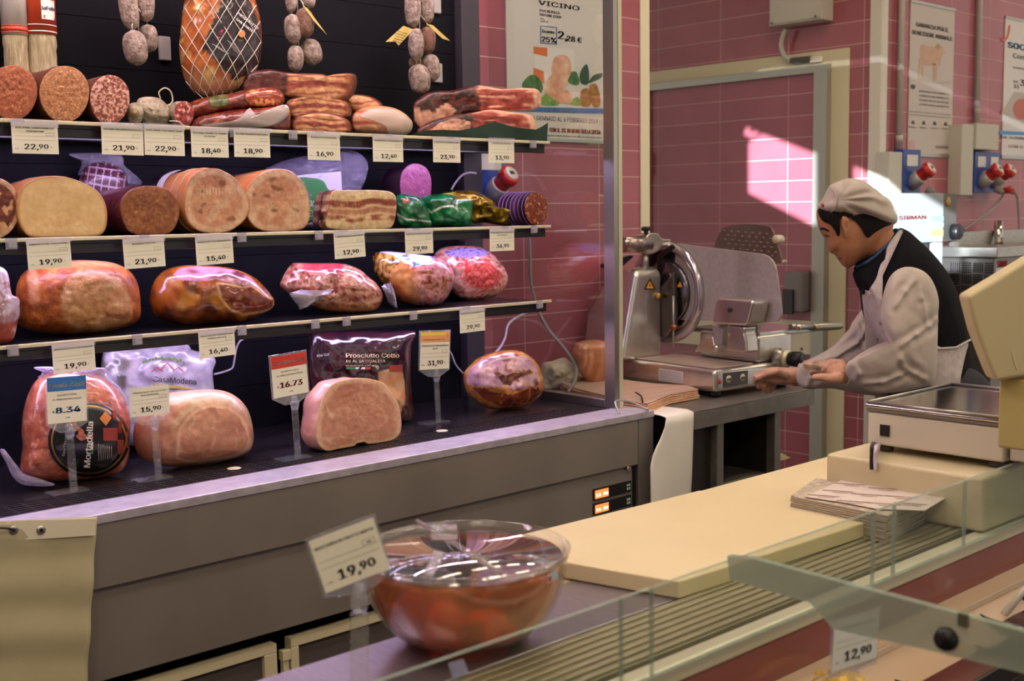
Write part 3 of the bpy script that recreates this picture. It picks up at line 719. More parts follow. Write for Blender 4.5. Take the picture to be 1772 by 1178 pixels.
def wpan(px, py, t): 
    a = mixc(rgb('#dba77e'), rgb('#b0503a'), sst(.1, .5, nz(px*.02, py*.14, 3))); return mixc(a, rgb('#6b5424'), sst(0, 30, (py-215)-.35*(px-620)+8*fb(px, py, .05)) if px < 668 else 0)
o, sh = lump('wrapped_pancetta', pts, 2.76, .055, .08, wpan, MEATW, S1, exp=3, bump=.004); T(o, 'clear-wrapped pancetta piece at the top shelf front, above the 12,40 tag', 'pancetta')
patch_on('clear_wrap', sh, K2((600, 705), (700, 665), (830, 675), (930, 740), (910, 800), (800, 818), (760, 760), (640, 720)), film('flap_wrap', '#d8cfc6'), o, .007)
# speck
def speckc(pts, redx, cream):
    c, hw, hh = bounds(pts)
    def f(px, py, t):
        u = (px-c[0])/hw; v = (py-c[1])/hh
        dark = mixc(rgb('#2c120d'), rgb('#6b2a1c'), .5+1.2*fb(px, py, .09))
        red = mixc(mixc(rgb('#8a3228'), rgb('#b5584a'), .5+nz(px*.06, py*.1, 8)), rgb('#e0a488'), sst(.12, .3, nz(px*.02, py*.22, 4)+.12*v)); red = mixc(red, rgb('#e3b294'), sst(.84, .93, t))
        col = mixc(dark, red, sst(redx-6, redx+8, px+10*fb(px, py, .05)))
        col = mixc(col, rgb('#e0ab90'), sst(.0, .35, v-.75+.25*fb(px, py, .1)) if px > redx else 0)
        if inside((px, py), cream): col = mixc(rgb('#dcae90'), rgb('#c38f74'), .5+fb(px, py, .1))
        return col
    return f
pts = K2((935, 650), (945, 615), (990, 585), (1060, 560), (1160, 555), (1260, 535), (1330, 522), (1440, 540), (1490, 545), (1620, 540), (1700, 548), (1722, 590), (1715, 640), (1640, 655), (1400, 655), (1240, 665), (1130, 705), (1000, 715), (950, 695))
o, _ = lump('speck_slab', pts, 2.79, .024, .08, speckc(pts, K2((1330, 0))[0][0], K2((945, 640), (1060, 655), (1150, 615), (1200, 650), (1150, 700), (1000, 720), (940, 690))), MEAT, S1+.037, exp=6, bump=.006, nr=40); T(o, 'upper speck slab with dark smoked side and red cut end', 'speck', 'speck slabs')
pts = K2((960, 800), (975, 770), (1060, 735), (1200, 700), (1310, 690), (1420, 672), (1560, 690), (1650, 700), (1688, 740), (1690, 790), (1600, 810), (1300, 815), (1050, 820))
o, _ = lump('speck_slab', pts, 2.76, .024, .10, speckc(pts, K2((1300, 0))[0][0], K2((1030, 790), (1100, 745), (1200, 720), (1290, 740), (1290, 800), (1100, 812))), MEATW, S1+.004, exp=6, bump=.006, nr=40); T(o, 'lower speck slab lying on dark green paper, above the 23,90 tag', 'speck', 'speck slabs')
bm = nbm()
g = K2((930, 828), (1000, 800), (1120, 795), (1220, 800), (1330, 778), (1440, 745), (1560, 780), (1690, 795), (1730, 775), (1765, 752))
fr = [P(x, y, 'y', 2.695) for x, y in g]; zb = S1+.0005
n = len(fr); A = [bm.verts.new(p) for p in fr]; B = [bm.verts.new((p.x, 2.70, zb)) for p in fr]; Cc = [bm.verts.new((p.x+.005, 2.93, zb+(.02 if i > n-3 else 0))) for i, p in enumerate(fr)]
for i in range(n-1): bm.faces.new((A[i], A[i+1], B[i+1], B[i])); bm.faces.new((B[i], B[i+1], Cc[i+1], Cc[i]))
o = obj('green_paper', bm, mat('dark_green_paper', '#163322', .35, coat=.3), None); o.modifiers.new('solid', 'SOLIDIFY').thickness = .0008; T(o, 'dark green paper sheet folded up in front of the lower speck', 'paper')
# ------------------------------------------------------------------ hanging strings of small salami
YH = 2.88
def sausage(par, x, y, hw, hh, rot, m, yo=0):
    c = P(x, y, 'y', YH+yo); sx = abs(P(x+hw, y, 'y', YH+yo).x-c.x); sz = abs(P(x, y+hh, 'y', YH+yo).z-c.z)
    bm = nbm(); prof = [(0, -sz), (sx*.22, -sz*.985), (sx*.3, -sz*.95), (sx*.72, -sz*.82), (sx*.93, -sz*.5), (sx, -sz*.1), (sx*.99, sz*.25), (sx*.9, sz*.58), (sx*.68, sz*.84), (sx*.3, sz*.95), (sx*.2, sz*.985), (0, sz)]
    ax = Vector((math.sin(rot), 0, math.cos(rot))); lathe(bm, prof, c, ax, 24)
    for v in bm.verts: v.co += (v.co-c).normalized()*.0022*fb(v.co.x+x, v.co.z, 70, v.co.y*70)
    obj('sausage', bm, m, par, sub=1); return c, ax, sz
SAUS = mat('floured_sausage', '#b3a095', .85, col2='#7d6a5f', nscale=70, bump=.6, bscale=160)
SAUSD = mat('dark_sausage', '#8a6a58', .8, col2='#6b4a3a', nscale=60, bump=.6, bscale=160)
def string(label, sset, topx):
    p = P(topx, 0, 'y', YH); r = empty('sausage_string', (p.x, YH, S1), label, 'sausages', 'hanging sausage strings'); ends = []
    for (x0, x1, y0, y1, rot, m, yo) in sset:
        c, ax, sz = sausage(r, (x0+x1)/2, (y0+y1)/2, (x1-x0)/2, (y1-y0)/2, rot, m, yo); ends.append((c, ax, sz))
    bm = nbm()
    for k, (c, ax, sz) in enumerate(ends):
        tube(bm, [c+ax*sz*.97, c+ax*(sz+.012), Vector((p.x, YH+.005, c.z+sz+.035))], .0014, 6)
    tube(bm, [Vector((p.x, YH+.005, min(c.z+s for c, a, s in ends))), Vector((p.x, YH+.005, 2.30))], .0016, 6)
    obj('twine', bm, TWINE, r); return r
def k1s(x0, x1, y0, y1, rot=0, m=SAUS, yo=0): return (x0/3.544, x1/3.544, y0/3.544, y1/3.544, rot, m, yo)
def k2s(x0, x1, y0, y1, rot=0, m=SAUS, yo=0): return (450+x0/3.544, 450+x1/3.544, y0/3.544, y1/3.544, rot, m, yo)
string('string of pale floured sausages left of the netted ham', [k1s(735, 845, -70, 185, -.15), k1s(835, 945, -90, 135, 0, SAUS, .02), k1s(760, 900, 185, 402, -.12, SAUS, -.02), k1s(862, 965, 148, 318, -.1, SAUS, .02), k1s(740, 850, -290, -75, .05), k1s(850, 950, -300, -95, .05)], 239)
rB = string('sausage string with one yellow tag, right of the netted ham', [k2s(158, 222, -110, 80, .05), k2s(250, 336, -120, 60, 0, SAUS, .02), k2s(155, 246, 88, 272, -.05), k2s(224, 322, 50, 232, -.05, SAUSD, -.012), k2s(175, 260, 275, 442, .02), k2s(250, 370, 238, 405, -.35, SAUS, .01)], 516)
rC = string('longest sausage string with two yellow tags, beside the case upright', [k2s(894, 976, -60, 168), k2s(985, 1060, -70, 150, 0, SAUS, .015), k2s(918, 996, 172, 372, 0), k2s(986, 1066, 165, 332, 0, SAUSD, .01), k2s(925, 1030, 392, 578, -.2), k2s(1004, 1092, 330, 502, -.1, SAUS, .012), k2s(918, 985, 350, 420, 0, SAUSD, .03)], 727)
YT = mat('yellow_tag', '#d9bf72', .5, col2='#c4a757', nscale=40)
def paper(name, pts, y, par, m, th=.0006, bend=0):
    bm = nbm(); q = [P(px, py, 'y', y+(bend if i in (1, 2) else 0)) for i, (px, py) in enumerate(pts)]
    prism(bm, q, (0, th, 0)); return obj(name, bm, m, par)
paper('tag', K2((262, 32), (292, 52), (412, 215), (330, 128)), YH-.04, rB, YT)
paper('tag', K2((770, 256), (880, 158), (942, 180), (850, 280), (832, 256)), YH-.05, rC, YT)
bm = nbm()
for k in range(5):
    a, b = K2((815+8*k, 246-14*k), (870+8*k, 262-14*k)); tube(bm, [P(*a, 'y', YH-.051), P(*b, 'y', YH-.051)], .0006, 4)
obj('tag_print', bm, mat('ink_brown', '#6b5a34', .5), rC)
paper('tag', K2((1018, 143), (1062, 156), (1165, 250), (1118, 236)), YH-.05, rC, YT)
for i, (x0, x1, y0, y1) in enumerate(((276.5, 295, 63.5, 104), (751, 763, -12, 22.6), (752, 765.5, 110, 142.5))):
    a, b = P(x0, y1, 'y', 3.02), P(x1, y0, 'y', 3.02); bm = nbm(); box(bm, a.x, b.x, 3.018, 3.0295, a.z, b.z)
    o = obj('blank_card', bm, mat('blank_card_grey', '#a8a39b', .5), bevel=.004); T(o, ('small blank white card on the back panel right of the first sausage string', 'small blank card high on the back panel behind the long sausage string', 'small blank card low behind the long sausage string')[i], 'card')
# ------------------------------------------------------------------ ham in a net
pts = [(322, -60), (318, 0), (313, 40), (310, 80), (313, 115), (322, 145), (340, 163), (368, 168), (400, 160), (432, 141), (448, 112), (453, 70), (450, 30), (441, -5), (425, -70), (370, -95)]
LBL = K1((1380, -40), (1520, -20), (1600, 170), (1600, 330), (1560, 440), (1440, 500), (1300, 350), (1240, 310), (1270, 220), (1320, 100))
def netham(px, py, t):
    if inside((px, py), LBL): 
        return mixc(rgb('#20151b'), rgb('#33202a'), .5+fb(px, py, .05))
    c = mixc(rgb('#c9743a'), rgb('#8f4420'), .5+.8*fb(px, py, .03)); c = mixc(c, rgb('#d9b060'), sst(.2, .5, fb(px, py, .04, 7)))
    return mixc(c, rgb('#cfa98e'), sst(110, 150, py)*.6)
sh = Shape(pts, 2.88, .085, 0, 2.4)
o = puff('netted_ham', sh, .05, mat('netted_ham_skin', '#ffffff', .2, vcol=True, coat=.8, bump=.3, bscale=30), netham, bump=.006, bsc=14)
T(o, 'whole ham with a dark printed label hanging in a white string net', 'ham')
bm = nbm()
def netline(x0, slope):
    q = []; y = -55
    while y < 166:
        x = 380+(x0+slope*(y+60)-380)*(1-.35*sst(90, 170, y))
        if inside((x, y), sh.out): q.append(sh.surf(x, y, .003))
        elif len(q) > 2: tube(bm, q, .0011, 5); q = []
        else: q = []
        y += 4
    if len(q) > 2: tube(bm, q, .0011, 5)
for k in range(-8, 14): netline(250+k*24, .62); netline(270+k*24, -.62)
for k in range(5): tube(bm, curve([sh.surf(338+k*16, 158, .003), P(355+k*8, 172, 'y', 2.86), P(372, 174+k, 'y', 2.86)], 5), .0012, 5)
for k in range(4): tube(bm, [sh.surf(350+k*20, -70, .003), P(380, -140, 'y', 2.88), P(380, -300, 'y', 2.88)], .0014, 5)
obj('string_net', bm, mat('net_white', '#d9d2c4', .6), o)
print_text('lettering', sh, [('PROSCIUTTO', *K1((1455, 85))[0], 8, -38, '#e9e2e2', .02, 44), ('SAN DANTE', *K1((1445, 120))[0], 8, -38, '#e9e2e2', .02, 36), ('DOLCE', *K1((1345, 235))[0], 9, 62, '#d8455e', .03, 30)], o)
patch_on('label_seal', sh, K1(*ell(1483, 207, 22, 22, 12)), mat('seal_orange', '#e08a44', .4), o, .003)
bm = nbm()
for k in range(5):
    a, b = K1((1395+9*k, 265+14*k-16), (1450+9*k, 300+14*k-16)); line_on(bm, sh, [a, b], .0007, .0022, 4)
    a, b = K1((1300+14*k, 330+10*k-60), (1350+14*k, 350+10*k-60)); line_on(bm, sh, [a, b], .0007, .0022, 4)
obj('fine_print', bm, mat('ink_pale', '#b9b0ae', .5), o)
# ================================================================== middle shelf
def solidc(a, b, s=.05): 
    a, b = rgb(a), rgb(b); return lambda i, d, p: mixc(a, b, .5+.8*fb(p.x*40, p.z*40, .5, p.y*20))
SKIN = mat('roast_skin', '#ffffff', .32, vcol=True, coat=.35, bump=.3, bscale=45)
# rolled coppa at the frame edge
def coppac(px, py, t):
    q = nz(px*.05, py*.05, 2)+.6*nz(px*.13, py*.13, 9); lean = mixc(rgb('#5e2417'), rgb('#8a3c24'), .5+fb(px, py, .1)); c = mixc(lean, rgb('#d9a878'), sst(.15, .35, q))
    return mixc(c, rgb('#ddb68c'), sst(.80, .88, t))
o, _ = slab('rolled_coppa', ell(-12, 357, 46, 50), 2.715, .22, SKIN, MEAT, solidc('#b07848', '#8a5230'), coppac, base=S2)
T(o, 'rolled dark meat with a pale fat ring, left of the turkey roast', 'cured meat')
# turkey roast
pts = K3((112, 520), (108, 420), (135, 335), (200, 288), (290, 266), (400, 270), (520, 310), (605, 365), (648, 440), (655, 520), (638, 580), (585, 606), (400, 614), (210, 614), (150, 590))
def turk(px, py, t): return mixc(mixc(rgb('#ecca94'), rgb('#e2bb82'), .5+.8*fb(px, py, .03)), rgb('#c98f52'), sst(.93, .99, t))
o, _ = slab('turkey_roast', pts, 2.705, .18, SKIN, mat('cut_turkey', '#ffffff', .4, vcol=True, col2='#c79a66', nscale=60, namt=.18, bump=.1, bscale=120, coat=.15), solidc('#c98a58', '#a8683c'), turk, base=S2, wob=.001)
T(o, 'wide pale beige cut turkey roast above the 19,90 tag', 'roast')
# dark netted piece behind, with clear bag
sh = Shape(K3((480, 420), (480, 300), (520, 210), (600, 180), (700, 195), (770, 250), (800, 350), (790, 420)), 2.955, .05, 0, 2.4, S2)
def nett(px, py, t):
    g = min(abs(((px+.25*py) % 13)-6.5), abs(((py-.12*px) % 11)-5.5)); return mixc(rgb('#c9b6c4'), mixc(rgb('#4a2030'), rgb('#662c3a'), .5+fb(px, py, .1)), sst(.5, 1.4, g))
o = puff('netted_roast', sh, .035, mat('netted_roast_skin', '#ffffff', .35, vcol=True, coat=.3), nett, nr=40); T(o, 'dark netted roast in a clear bag standing behind the turkey roast', 'roast')
s2 = Shape(K3((420, 130), (560, 120), (720, 122), (760, 160), (765, 200), (870, 300), (800, 330), (600, 260), (480, 260), (500, 180)), 2.975, .02)
b_ = puff('clear_bag', s2, .02, film('bag_film', '#c5bcd6', .14, .15, 24, 1), None, bump=.01, bsc=40, parent=o)
patch_on('paper_label', sh, K3((635, 350), (770, 320), (785, 370), (650, 410)), mat('lilac_label', '#b9b9e0', .5), o, .003, smooth=False)
# brown cooked roll
pts = K3((738, 450), (768, 375), (830, 338), (900, 325), (980, 330), (1050, 362), (1090, 430), (1096, 500), (1062, 572), (1000, 600), (900, 598), (830, 598), (768, 560))
def bres(px, py, t):
    q = fb(px, py, .16); return mixc(mixc(rgb('#94552f'), rgb('#a86a40'), .5+.6*fb(px, py, .05)), rgb('#c48f62'), sst(.35, .75, q))
o, _ = slab('cooked_roll', pts, 2.71, .22, mat('roll_casing_dark', '#ffffff', .3, vcol=True, coat=.4, bump=.3, bscale=50), mat('cut_roll', '#ffffff', .4, vcol=True, col2='#8a5030', nscale=90, namt=.5, bump=.15, bscale=120), solidc('#4d1f26', '#6b2c30'), bres, base=S2)
T(o, 'brown-faced cooked roll in dark casing above the 21,90 tag', 'cooked meat')
# two porchette
def porc(pts, seed, knife=False):
    c, hw, hh = bounds(pts)
    def f(px, py, t):
        u, v = (px-c[0])/hw, (py-c[1])/hh
        a = mixc(rgb('#e0ac86'), rgb('#d09072'), .5+.9*fb(px, py, .03, seed))
        a = mixc(a, rgb('#e0b896'), sst(.1, .4, nz(u*2.2+v, v*1.2, seed))); a = mixc(a, rgb('#8a5a34'), .8*sst(.22, .42, nz(u*3.2, v*4.2, seed+4)-.25*v-.1))
        rim = sst(.76, .84, t+.06*nz(u*3, v*3, seed)); a = mixc(a, rgb('#e6c09c'), rim); a = mixc(a, rgb('#b9713c'), sst(.955, .99, t))
        if knife and abs(v+.28+.06*u) < .16: a = mixc(a, rgb('#ecdcc6'), .7*sst(.2, .6, math.sin(px*1.15))*sst(.16, .05, abs(v+.28+.06*u))*sst(.75, .6, abs(u-.05)))
        return a
    return f
PSK = mat('porchetta_skin', '#ffffff', .28, vcol=True, coat=.5, bump=.25, bscale=30)
def porcskin(i, d, p):
    a = mixc(rgb('#c97a3c'), rgb('#d99a5e'), .5+.8*fb(p.x*30, p.z*30, 1, p.y*20)); return mixc(a, rgb('#8a4a20'), .5*sst(.8, 1, math.sin(d*22)))
pts = K3((1160, 430), (1180, 345), (1235, 278), (1320, 238), (1410, 250), (1475, 310), (1525, 385), (1537, 455), (1505, 522), (1440, 570), (1370, 594), (1290, 592), (1215, 545), (1175, 490))
pts = [(x-2, y) for x, y in pts]; pts[1] = (325, 318); pts[2] = (338, 300); pts[3] = (366, 291); pts[0] = (318, 350); pts[-1] = (322, 375); pts[-2] = (338, 392); pts[-3] = (360, 398)
o, sh = slab('porchetta', pts, 2.71, .24, PSK, MEATW, porcskin, porc(pts, 3, True), base=S2); T(o, 'larger porchetta roll with a pale stitched cut face, above the 15,40 tag', 'roast', 'porchetta rolls')
c3 = sum((sh.base(p.x, p.y) for p in sh.out), Vector())/sh.N
def ring_on(parent, d, name, m, r, k=1.014):
    bm = nbm(); q = [c3+(sh.base(p.x, p.y)-c3)*k+Vector((0, d, 0)) for p in sh.out]; q.append(q[0]); tube(bm, q, r, 6); obj(name, bm, m, parent)
for d in (.035, .075): ring_on(o, d, 'string_tie', mat('tie_string', '#b08a5c', .7), .0016)
def band(parent, d0, d1, m, i0, i1, k=1.018, name='paper_band'):
    bm = nbm(); A = []; B = []
    for i in range(i0, i1):
        p = sh.out[i % sh.N]; q = sh.base(p.x, p.y); A.append(bm.verts.new(c3+(q-c3)*k+Vector((0, d0, 0)))); B.append(bm.verts.new(c3+(q-c3)*k+Vector((0, d1, 0))))
    for i in range(len(A)-1): bm.faces.new((A[i], A[i+1], B[i+1], B[i]))
    return obj(name, bm, m, parent, smooth=True)
band(o, .125, .16, mat('band_pale', '#e6dcd6', .4), 0, 60); band(o, .161, .20, mat('band_dark', '#2a1a20', .35), 0, 60)
pts = [(423, 350), (428, 324), (448, 303), (477, 293), (505, 298), (525, 318), (535, 345), (536, 370), (528, 388), (505, 395), (470, 396), (445, 391), (428, 374)]
o, sh = slab('porchetta', pts, 2.715, .20, PSK, MEATW, porcskin, porc(pts, 11), base=S2); T(o, 'smaller porchetta roll with herb-streaked face, left of the lardo block', 'roast', 'porchetta rolls')
# block of streaky lard bacon
pts = [(568, 392), (566, 375), (569, 352), (576, 331), (600, 329), (650, 329), (675, 332), (685, 343), (685, 365), (680, 386), (668, 393), (620, 395)]
def lardo(px, py, t):
    v = (py-330)/64+.03*math.sin(px*.06)+.05*nz(px*.03, py*.05, 1)
    def b(c, w_, s): return sst(w_, w_*.4, abs(v-c-.05*nz(px*.03, 0, s)))
    c = rgb('#e8cf9e'); c = mixc(c, rgb('#8c3b24'), .95*b(.33, .12, 4)*sst(-.5, .1, nz(px*.04, py*.12, 6)+.2)); c = mixc(c, rgb('#b8765a'), .85*b(.54, .1, 7)); c = mixc(c, rgb('#96472c'), .9*b(.72, .09, 9)*sst(-.3, .2, nz(px*.05, py*.1, 2)+.15))
    return mixc(c, rgb('#e8cf9e'), .5*sst(.2, .5, fb(px, py, .12)))
o, _ = slab('bacon_block', pts, 2.715, .09, MEAT, MEATW, lambda i, d, p: mixc(rgb('#dcbf98'), rgb('#9c5640'), sst(-.1, .3, math.sin(p.z*210)+.4*nz(p.x*30, p.z*60))), lardo, base=S2, back=.97); T(o, 'rectangular block of streaky bacon with thick white fat, above the 12,90 tag', 'bacon')
# bag with green label behind
sh = Shape(K4((-60, 330), (-20, 230), (60, 190), (200, 150), (400, 120), (500, 95), (600, 120), (660, 170), (650, 240), (590, 310), (570, 370), (300, 380), (50, 380)), 2.95, .03, 0, 3, S2)
o = puff('packaged_meat', sh, .03, film('violet_bag', '#b0a8cf', .16, .1, 20, 1), None, bump=.008, bsc=30); T(o, 'clear bag with a white and green label standing behind the bacon block', 'package')
patch_on('label', sh, K4((190, 230), (300, 222), (496, 212), (502, 300), (500, 372), (350, 375), (190, 372)), mat('label_white', '#ddd6e2', .4), o, .003, smooth=False)
patch_on('green_print', sh, K4((215, 245), (330, 238), (390, 250), (420, 278), (470, 282), (470, 350), (380, 358), (215, 358)), mat('label_green', '#3f8a4e', .4), o, .0045)
print_text('lettering', sh, [('AZIONE', *K4((268, 322))[0], 8.5, -4, '#e6efe2', .02, 29), ('ESE', *K4((295, 350))[0], 8.5, -4, '#e6efe2', .02, 15)], o, .006)
# purple-cased sausage with pink end
o, _ = slab('purple_sausage', ell(719, 312, 27, 29), 2.84, .11, mat('dark_ribbed_casing', '#3a1a2c', .4, col2='#241020', nscale=30, bump=.5, bscale=60, stretch=(1, 20, 1)), speck('purple_end', '#93436f', '#b8719a', 150, (.55, .75), rough=.4), base=S2+.022); T(o, 'dark sausage with a bright pink-purple round end, standing behind the green packs', 'sausage')
# foil packs
def packc(base, dark, spots, spotc):
    def f(px, py, t):
        c = mixc(rgb(base), rgb(dark), .5+.9*fb(px, py, .05))
        for poly, col in spots:
            if inside((px, py), poly): c = rgb(col)
        return c
    return f
pts = K4((835, 470), (830, 400), (860, 375), (920, 378), (985, 395), (1020, 440), (1048, 520), (1040, 560), (900, 565), (840, 540))
sh = Shape(pts, 2.76, .04, 0, 2.5, S2)
o = puff('green_pack', sh, .05, FOIL, packc('#1d7f4a', '#0f5a34', [(K4((840, 485), (900, 515), (1048, 528), (1048, 536), (890, 525), (835, 495)), '#dfe9e0'), (K4((870, 415), (885, 400), (920, 405), (915, 425), (885, 430)), '#c9483a')], None), bump=.02, bsc=16, nr=34); T(o, 'left green foil pack with a white stripe, below the purple sausage', 'package', 'green foil packs')
pts = K4((1000, 390), (1080, 375), (1180, 380), (1210, 405), (1296, 408), (1300, 470), (1280, 555), (1100, 565), (1050, 545), (1010, 450))
sh = Shape(pts, 2.75, .045, 0, 2.5, S2)
o = puff('green_pack', sh, .05, FOIL, packc('#1f8f52', '#0d5530', [(K4((1010, 440), (1050, 480), (1120, 445), (1180, 440), (1200, 460), (1205, 405), (1300, 405), (1298, 412), (1215, 415), (1210, 470), (1180, 450), (1120, 456), (1050, 490), (1005, 450)), '#e6efe6')], None), bump=.022, bsc=16, nr=34, seed=3); T(o, 'right green foil pack with wavy white edge, beside the gold pack', 'package', 'green foil packs')
pts = K4((1110, 380), (1160, 360), (1260, 352), (1330, 362), (1420, 410), (1460, 450), (1560, 460), (1620, 490), (1560, 530), (1500, 545), (1380, 530), (1300, 530), (1270, 460))
sh = Shape(pts, 2.83, .05, 0, 2.2, S2)
o = puff('gold_pack', sh, .05, mat('gold_foil', '#ffffff', .25, .55, vcol=True, bump=.4, bscale=25), packc('#b08f26', '#6b5312', [], None), bump=.03, bsc=15, nr=34); T(o, 'crumpled gold foil pack left of the netted salami end', 'package')
# netted salami at the right end
o, sh = slab('netted_salami', ell(928, 358, 20, 26), 2.70, .15, mat('net_casing', '#ffffff', .35, vcol=True, coat=.3), speck('cut_dark_red', '#7a2a18', '#c98a52', 130, (.55, .66)), lambda i, d, p: mixc(rgb('#5f3350'), rgb('#2c1220'), sst(-.2, .3, math.sin(d*95))), base=S2, n=96)
T(o, 'netted salami with purplish ribbed casing and dark red cut end, beside the gold pack', 'salami')
c3 = sum((sh.base(p.x, p.y) for p in sh.out), Vector())/sh.N
for k in range(7): ring_on(o, .012+k*.018, 'net_ring', mat('net_violet', '#8a6aa6', .6), .0017, 1.02)
# ================================================================== lowest shelf
sh = Shape([(-40, 560), (-38, 490), (-10, 462), (12, 470), (20, 505), (33, 512), (30, 540), (15, 565)], 2.72, .04, 0, 2.4, S3)
o = puff('wrapped_meat', sh, .06, MEATW, lambda px, py, t: mixc(rgb('#a84a3a'), rgb('#d8c6cc'), sst(-.2, .3, fb(px, py, .06)-.015*(py-530))), bump=.008); T(o, 'crinkled clear-wrapped red meat left of the large cooked ham', 'wrapped meat')
patch_on('clear_wrap', sh, [(-20, 478), (8, 468), (18, 510), (32, 514), (30, 540), (-10, 540)], WRAPH, o, .007)
# cooked ham, cut
HL = [(27, 520), (30, 490), (45, 468), (75, 456), (125, 450), (170, 451), (200, 456), (222, 467), (236, 485), (242, 508), (244, 540), (243, 552), (232, 564), (208, 574), (170, 582), (113, 585), (72, 581), (40, 571), (28, 556)]
HF = K3((375, 1010), (385, 960), (400, 920), (430, 870), (480, 850), (560, 845), (640, 850), (720, 885), (770, 930), (800, 1000), (812, 1100))+[(229, 560), (210, 568), (170, 578), (135, 576), (112, 560), (104, 530)]
HF2 = [Vector(p) for p in HF]
def hamc(px, py, t):
    d = dist_poly((px, py), HF)*(1 if inside((px, py), HF) else -1)
    face = mixc(rgb('#c99a6c'), rgb('#b5804e'), .5+.9*fb(px, py, .03)); face = mixc(face, rgb('#dfb98e'), .7*sst(.25, .5, nz(px*.05, py*.09, 8))); face = mixc(face, rgb('#8a4f2c'), .8*sst(.42, .6, nz(px*.035, py*.05, 3)))
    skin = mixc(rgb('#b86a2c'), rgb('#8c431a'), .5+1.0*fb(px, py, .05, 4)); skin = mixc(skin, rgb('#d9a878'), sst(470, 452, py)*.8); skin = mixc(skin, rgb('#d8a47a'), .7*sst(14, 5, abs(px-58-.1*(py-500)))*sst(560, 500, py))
    return mixc(skin, face, sst(-2.5, 2.5, d+4*fb(px, py, .09)))
sh = Shape(HL, 2.80, .085, 0, 3.0, S3)
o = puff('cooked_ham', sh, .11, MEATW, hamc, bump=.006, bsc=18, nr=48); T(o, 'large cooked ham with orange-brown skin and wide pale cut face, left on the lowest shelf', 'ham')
# boned dry ham
pts = [(258, 520), (263, 495), (272, 478), (290, 465), (320, 459), (365, 459), (405, 465), (437, 478), (455, 493), (468, 508), (475, 521), (471, 533), (452, 545), (434, 552), (405, 558), (345, 562), (300, 560), (270, 548)]
LF = K3((1340, 930), (1400, 935), (1470, 950), (1540, 945), (1600, 985), (1680, 1030), (1665, 1070), (1600, 1090), (1500, 1105), (1420, 1080), (1370, 1020))
TF = K3((1060, 870), (1100, 830), (1200, 815), (1330, 822), (1450, 842), (1540, 885), (1580, 940), (1480, 940), (1380, 910), (1330, 900), (1220, 910), (1100, 900))
def norcia(px, py, t):
    skin = mixc(rgb('#a85a20'), rgb('#5f2a10'), sst(-.35, .5, fb(px, py, .02)+(py-515)/110)); skin = mixc(skin, rgb('#c98c3a'), .7*sst(.05, .35, nz(px*.03, py*.03, 5)))
    d = dist_poly((px, py), LF)*(1 if inside((px, py), LF) else -1); lean = mixc(rgb('#5f2012'), rgb('#8f3c20'), .5+fb(px, py, .08)); lean = mixc(lean, rgb('#c99a48'), .7*sst(.3, .5, nz(px*.1, py*.14, 6)))
    c = mixc(mixc(skin, rgb('#d9b078'), sst(-6, -2, d)), lean, sst(-2, 1.5, d))
    if inside((px, py), TF): c = mixc(rgb('#c990a0'), rgb('#7a3c48'), sst(-.15, .4, nz(px*.04, py*.07, 2)))  # pinkish highlight along the top, painted into the colour
    return c
sh = Shape(pts, 2.78, .075, 0, 2.2, S3)
o = puff('dry_ham', sh, .09, mat('dry_ham_skin', '#ffffff', .22, vcol=True, coat=.7, bump=.25, bscale=35, col2='#b98a6a', nscale=50, namt=.35), norcia, bump=.008, bsc=14, nr=44); T(o, 'boned dry ham with glossy brown skin and dark cut patch, below the 15,40 tag', 'ham')
# vacuum packed piece
def marb(pal, seed, sc_=.05):
    pal = [rgb(p) for p in pal]
    def f(px, py, t):
        q = .5+.55*nz(px*sc_*.8+.8*nz(px*.04, py*.04, seed), py*sc_*1.5, seed)+.45*nz(px*sc_*2.4+nz(px*.09, py*.09, seed), py*sc_*3.2, seed+2)+.22*nz(px*sc_*6, py*sc_*7, seed+4)
        q = max(0, min(.999, q))*(len(pal)-1); i = int(q); return mixc(pal[i], pal[i+1], sst(.15, .85, q-i))
    return f
pts = K4((120, 930), (150, 860), (190, 805), (230, 795), (330, 797), (500, 800), (600, 830), (665, 880), (722, 930), (752, 985), (742, 1040), (700, 1080), (600, 1092), (450, 1088), (330, 1062), (240, 1020), (160, 975))
VM = mat('vacuum_meat', '#ffffff', .2, vcol=True, coat=.9, bump=.45, bscale=22)
sh = Shape(pts, 2.79, .06, 0, 2.4, S3)
def vacc(px, py, t):
    c = marb(['#5a2018', '#8f4232', '#b87660', '#d0a288', '#a35a48', '#6b2e20'], 3)(px, py, t)
    c = mixc(c, rgb('#c98a54'), .8*sst(520, 535, py)*sst(540, 560, px)); return mixc(c, rgb('#c23a4c'), .8*sst(478, 464, py)*sst(515, 530, px)*sst(600, 590, px))
o = puff('vacuum_packed_ham', sh, .07, VM, vacc, bump=.012, bsc=16, nr=44); T(o, 'vacuum-packed dry ham with loose clear plastic flaps, above the CONVIENE sign', 'ham')
WF = film('loose_flap', '#d6cee6', .3, .12, 30, .8)
def flap(pts, y, par, yb=None):
    q = [P(px, py, 'y', y+(.02 if i % 2 else -.01)) for i, (px, py) in enumerate(pts)]; bm = nbm()
    for p in q: p.z = max(p.z, S3+.0015)
    c = sum(q, Vector())/len(q)+Vector((0, -.012, 0)); cv = bm.verts.new(c); vs = [bm.verts.new(p) for p in q]
    for i in range(len(vs)): bm.faces.new((cv, vs[i], vs[(i+1) % len(vs)]))
    bmesh.ops.subdivide_edges(bm, edges=bm.edges[:], cuts=3, use_grid_fill=True)
    for v in bm.verts: v.co.y += .006*fb(v.co.x, v.co.z, 60)
    o = obj('plastic_flap', bm, WF, par, smooth=True); o.modifiers.new('solid', 'SOLIDIFY').thickness = .0007
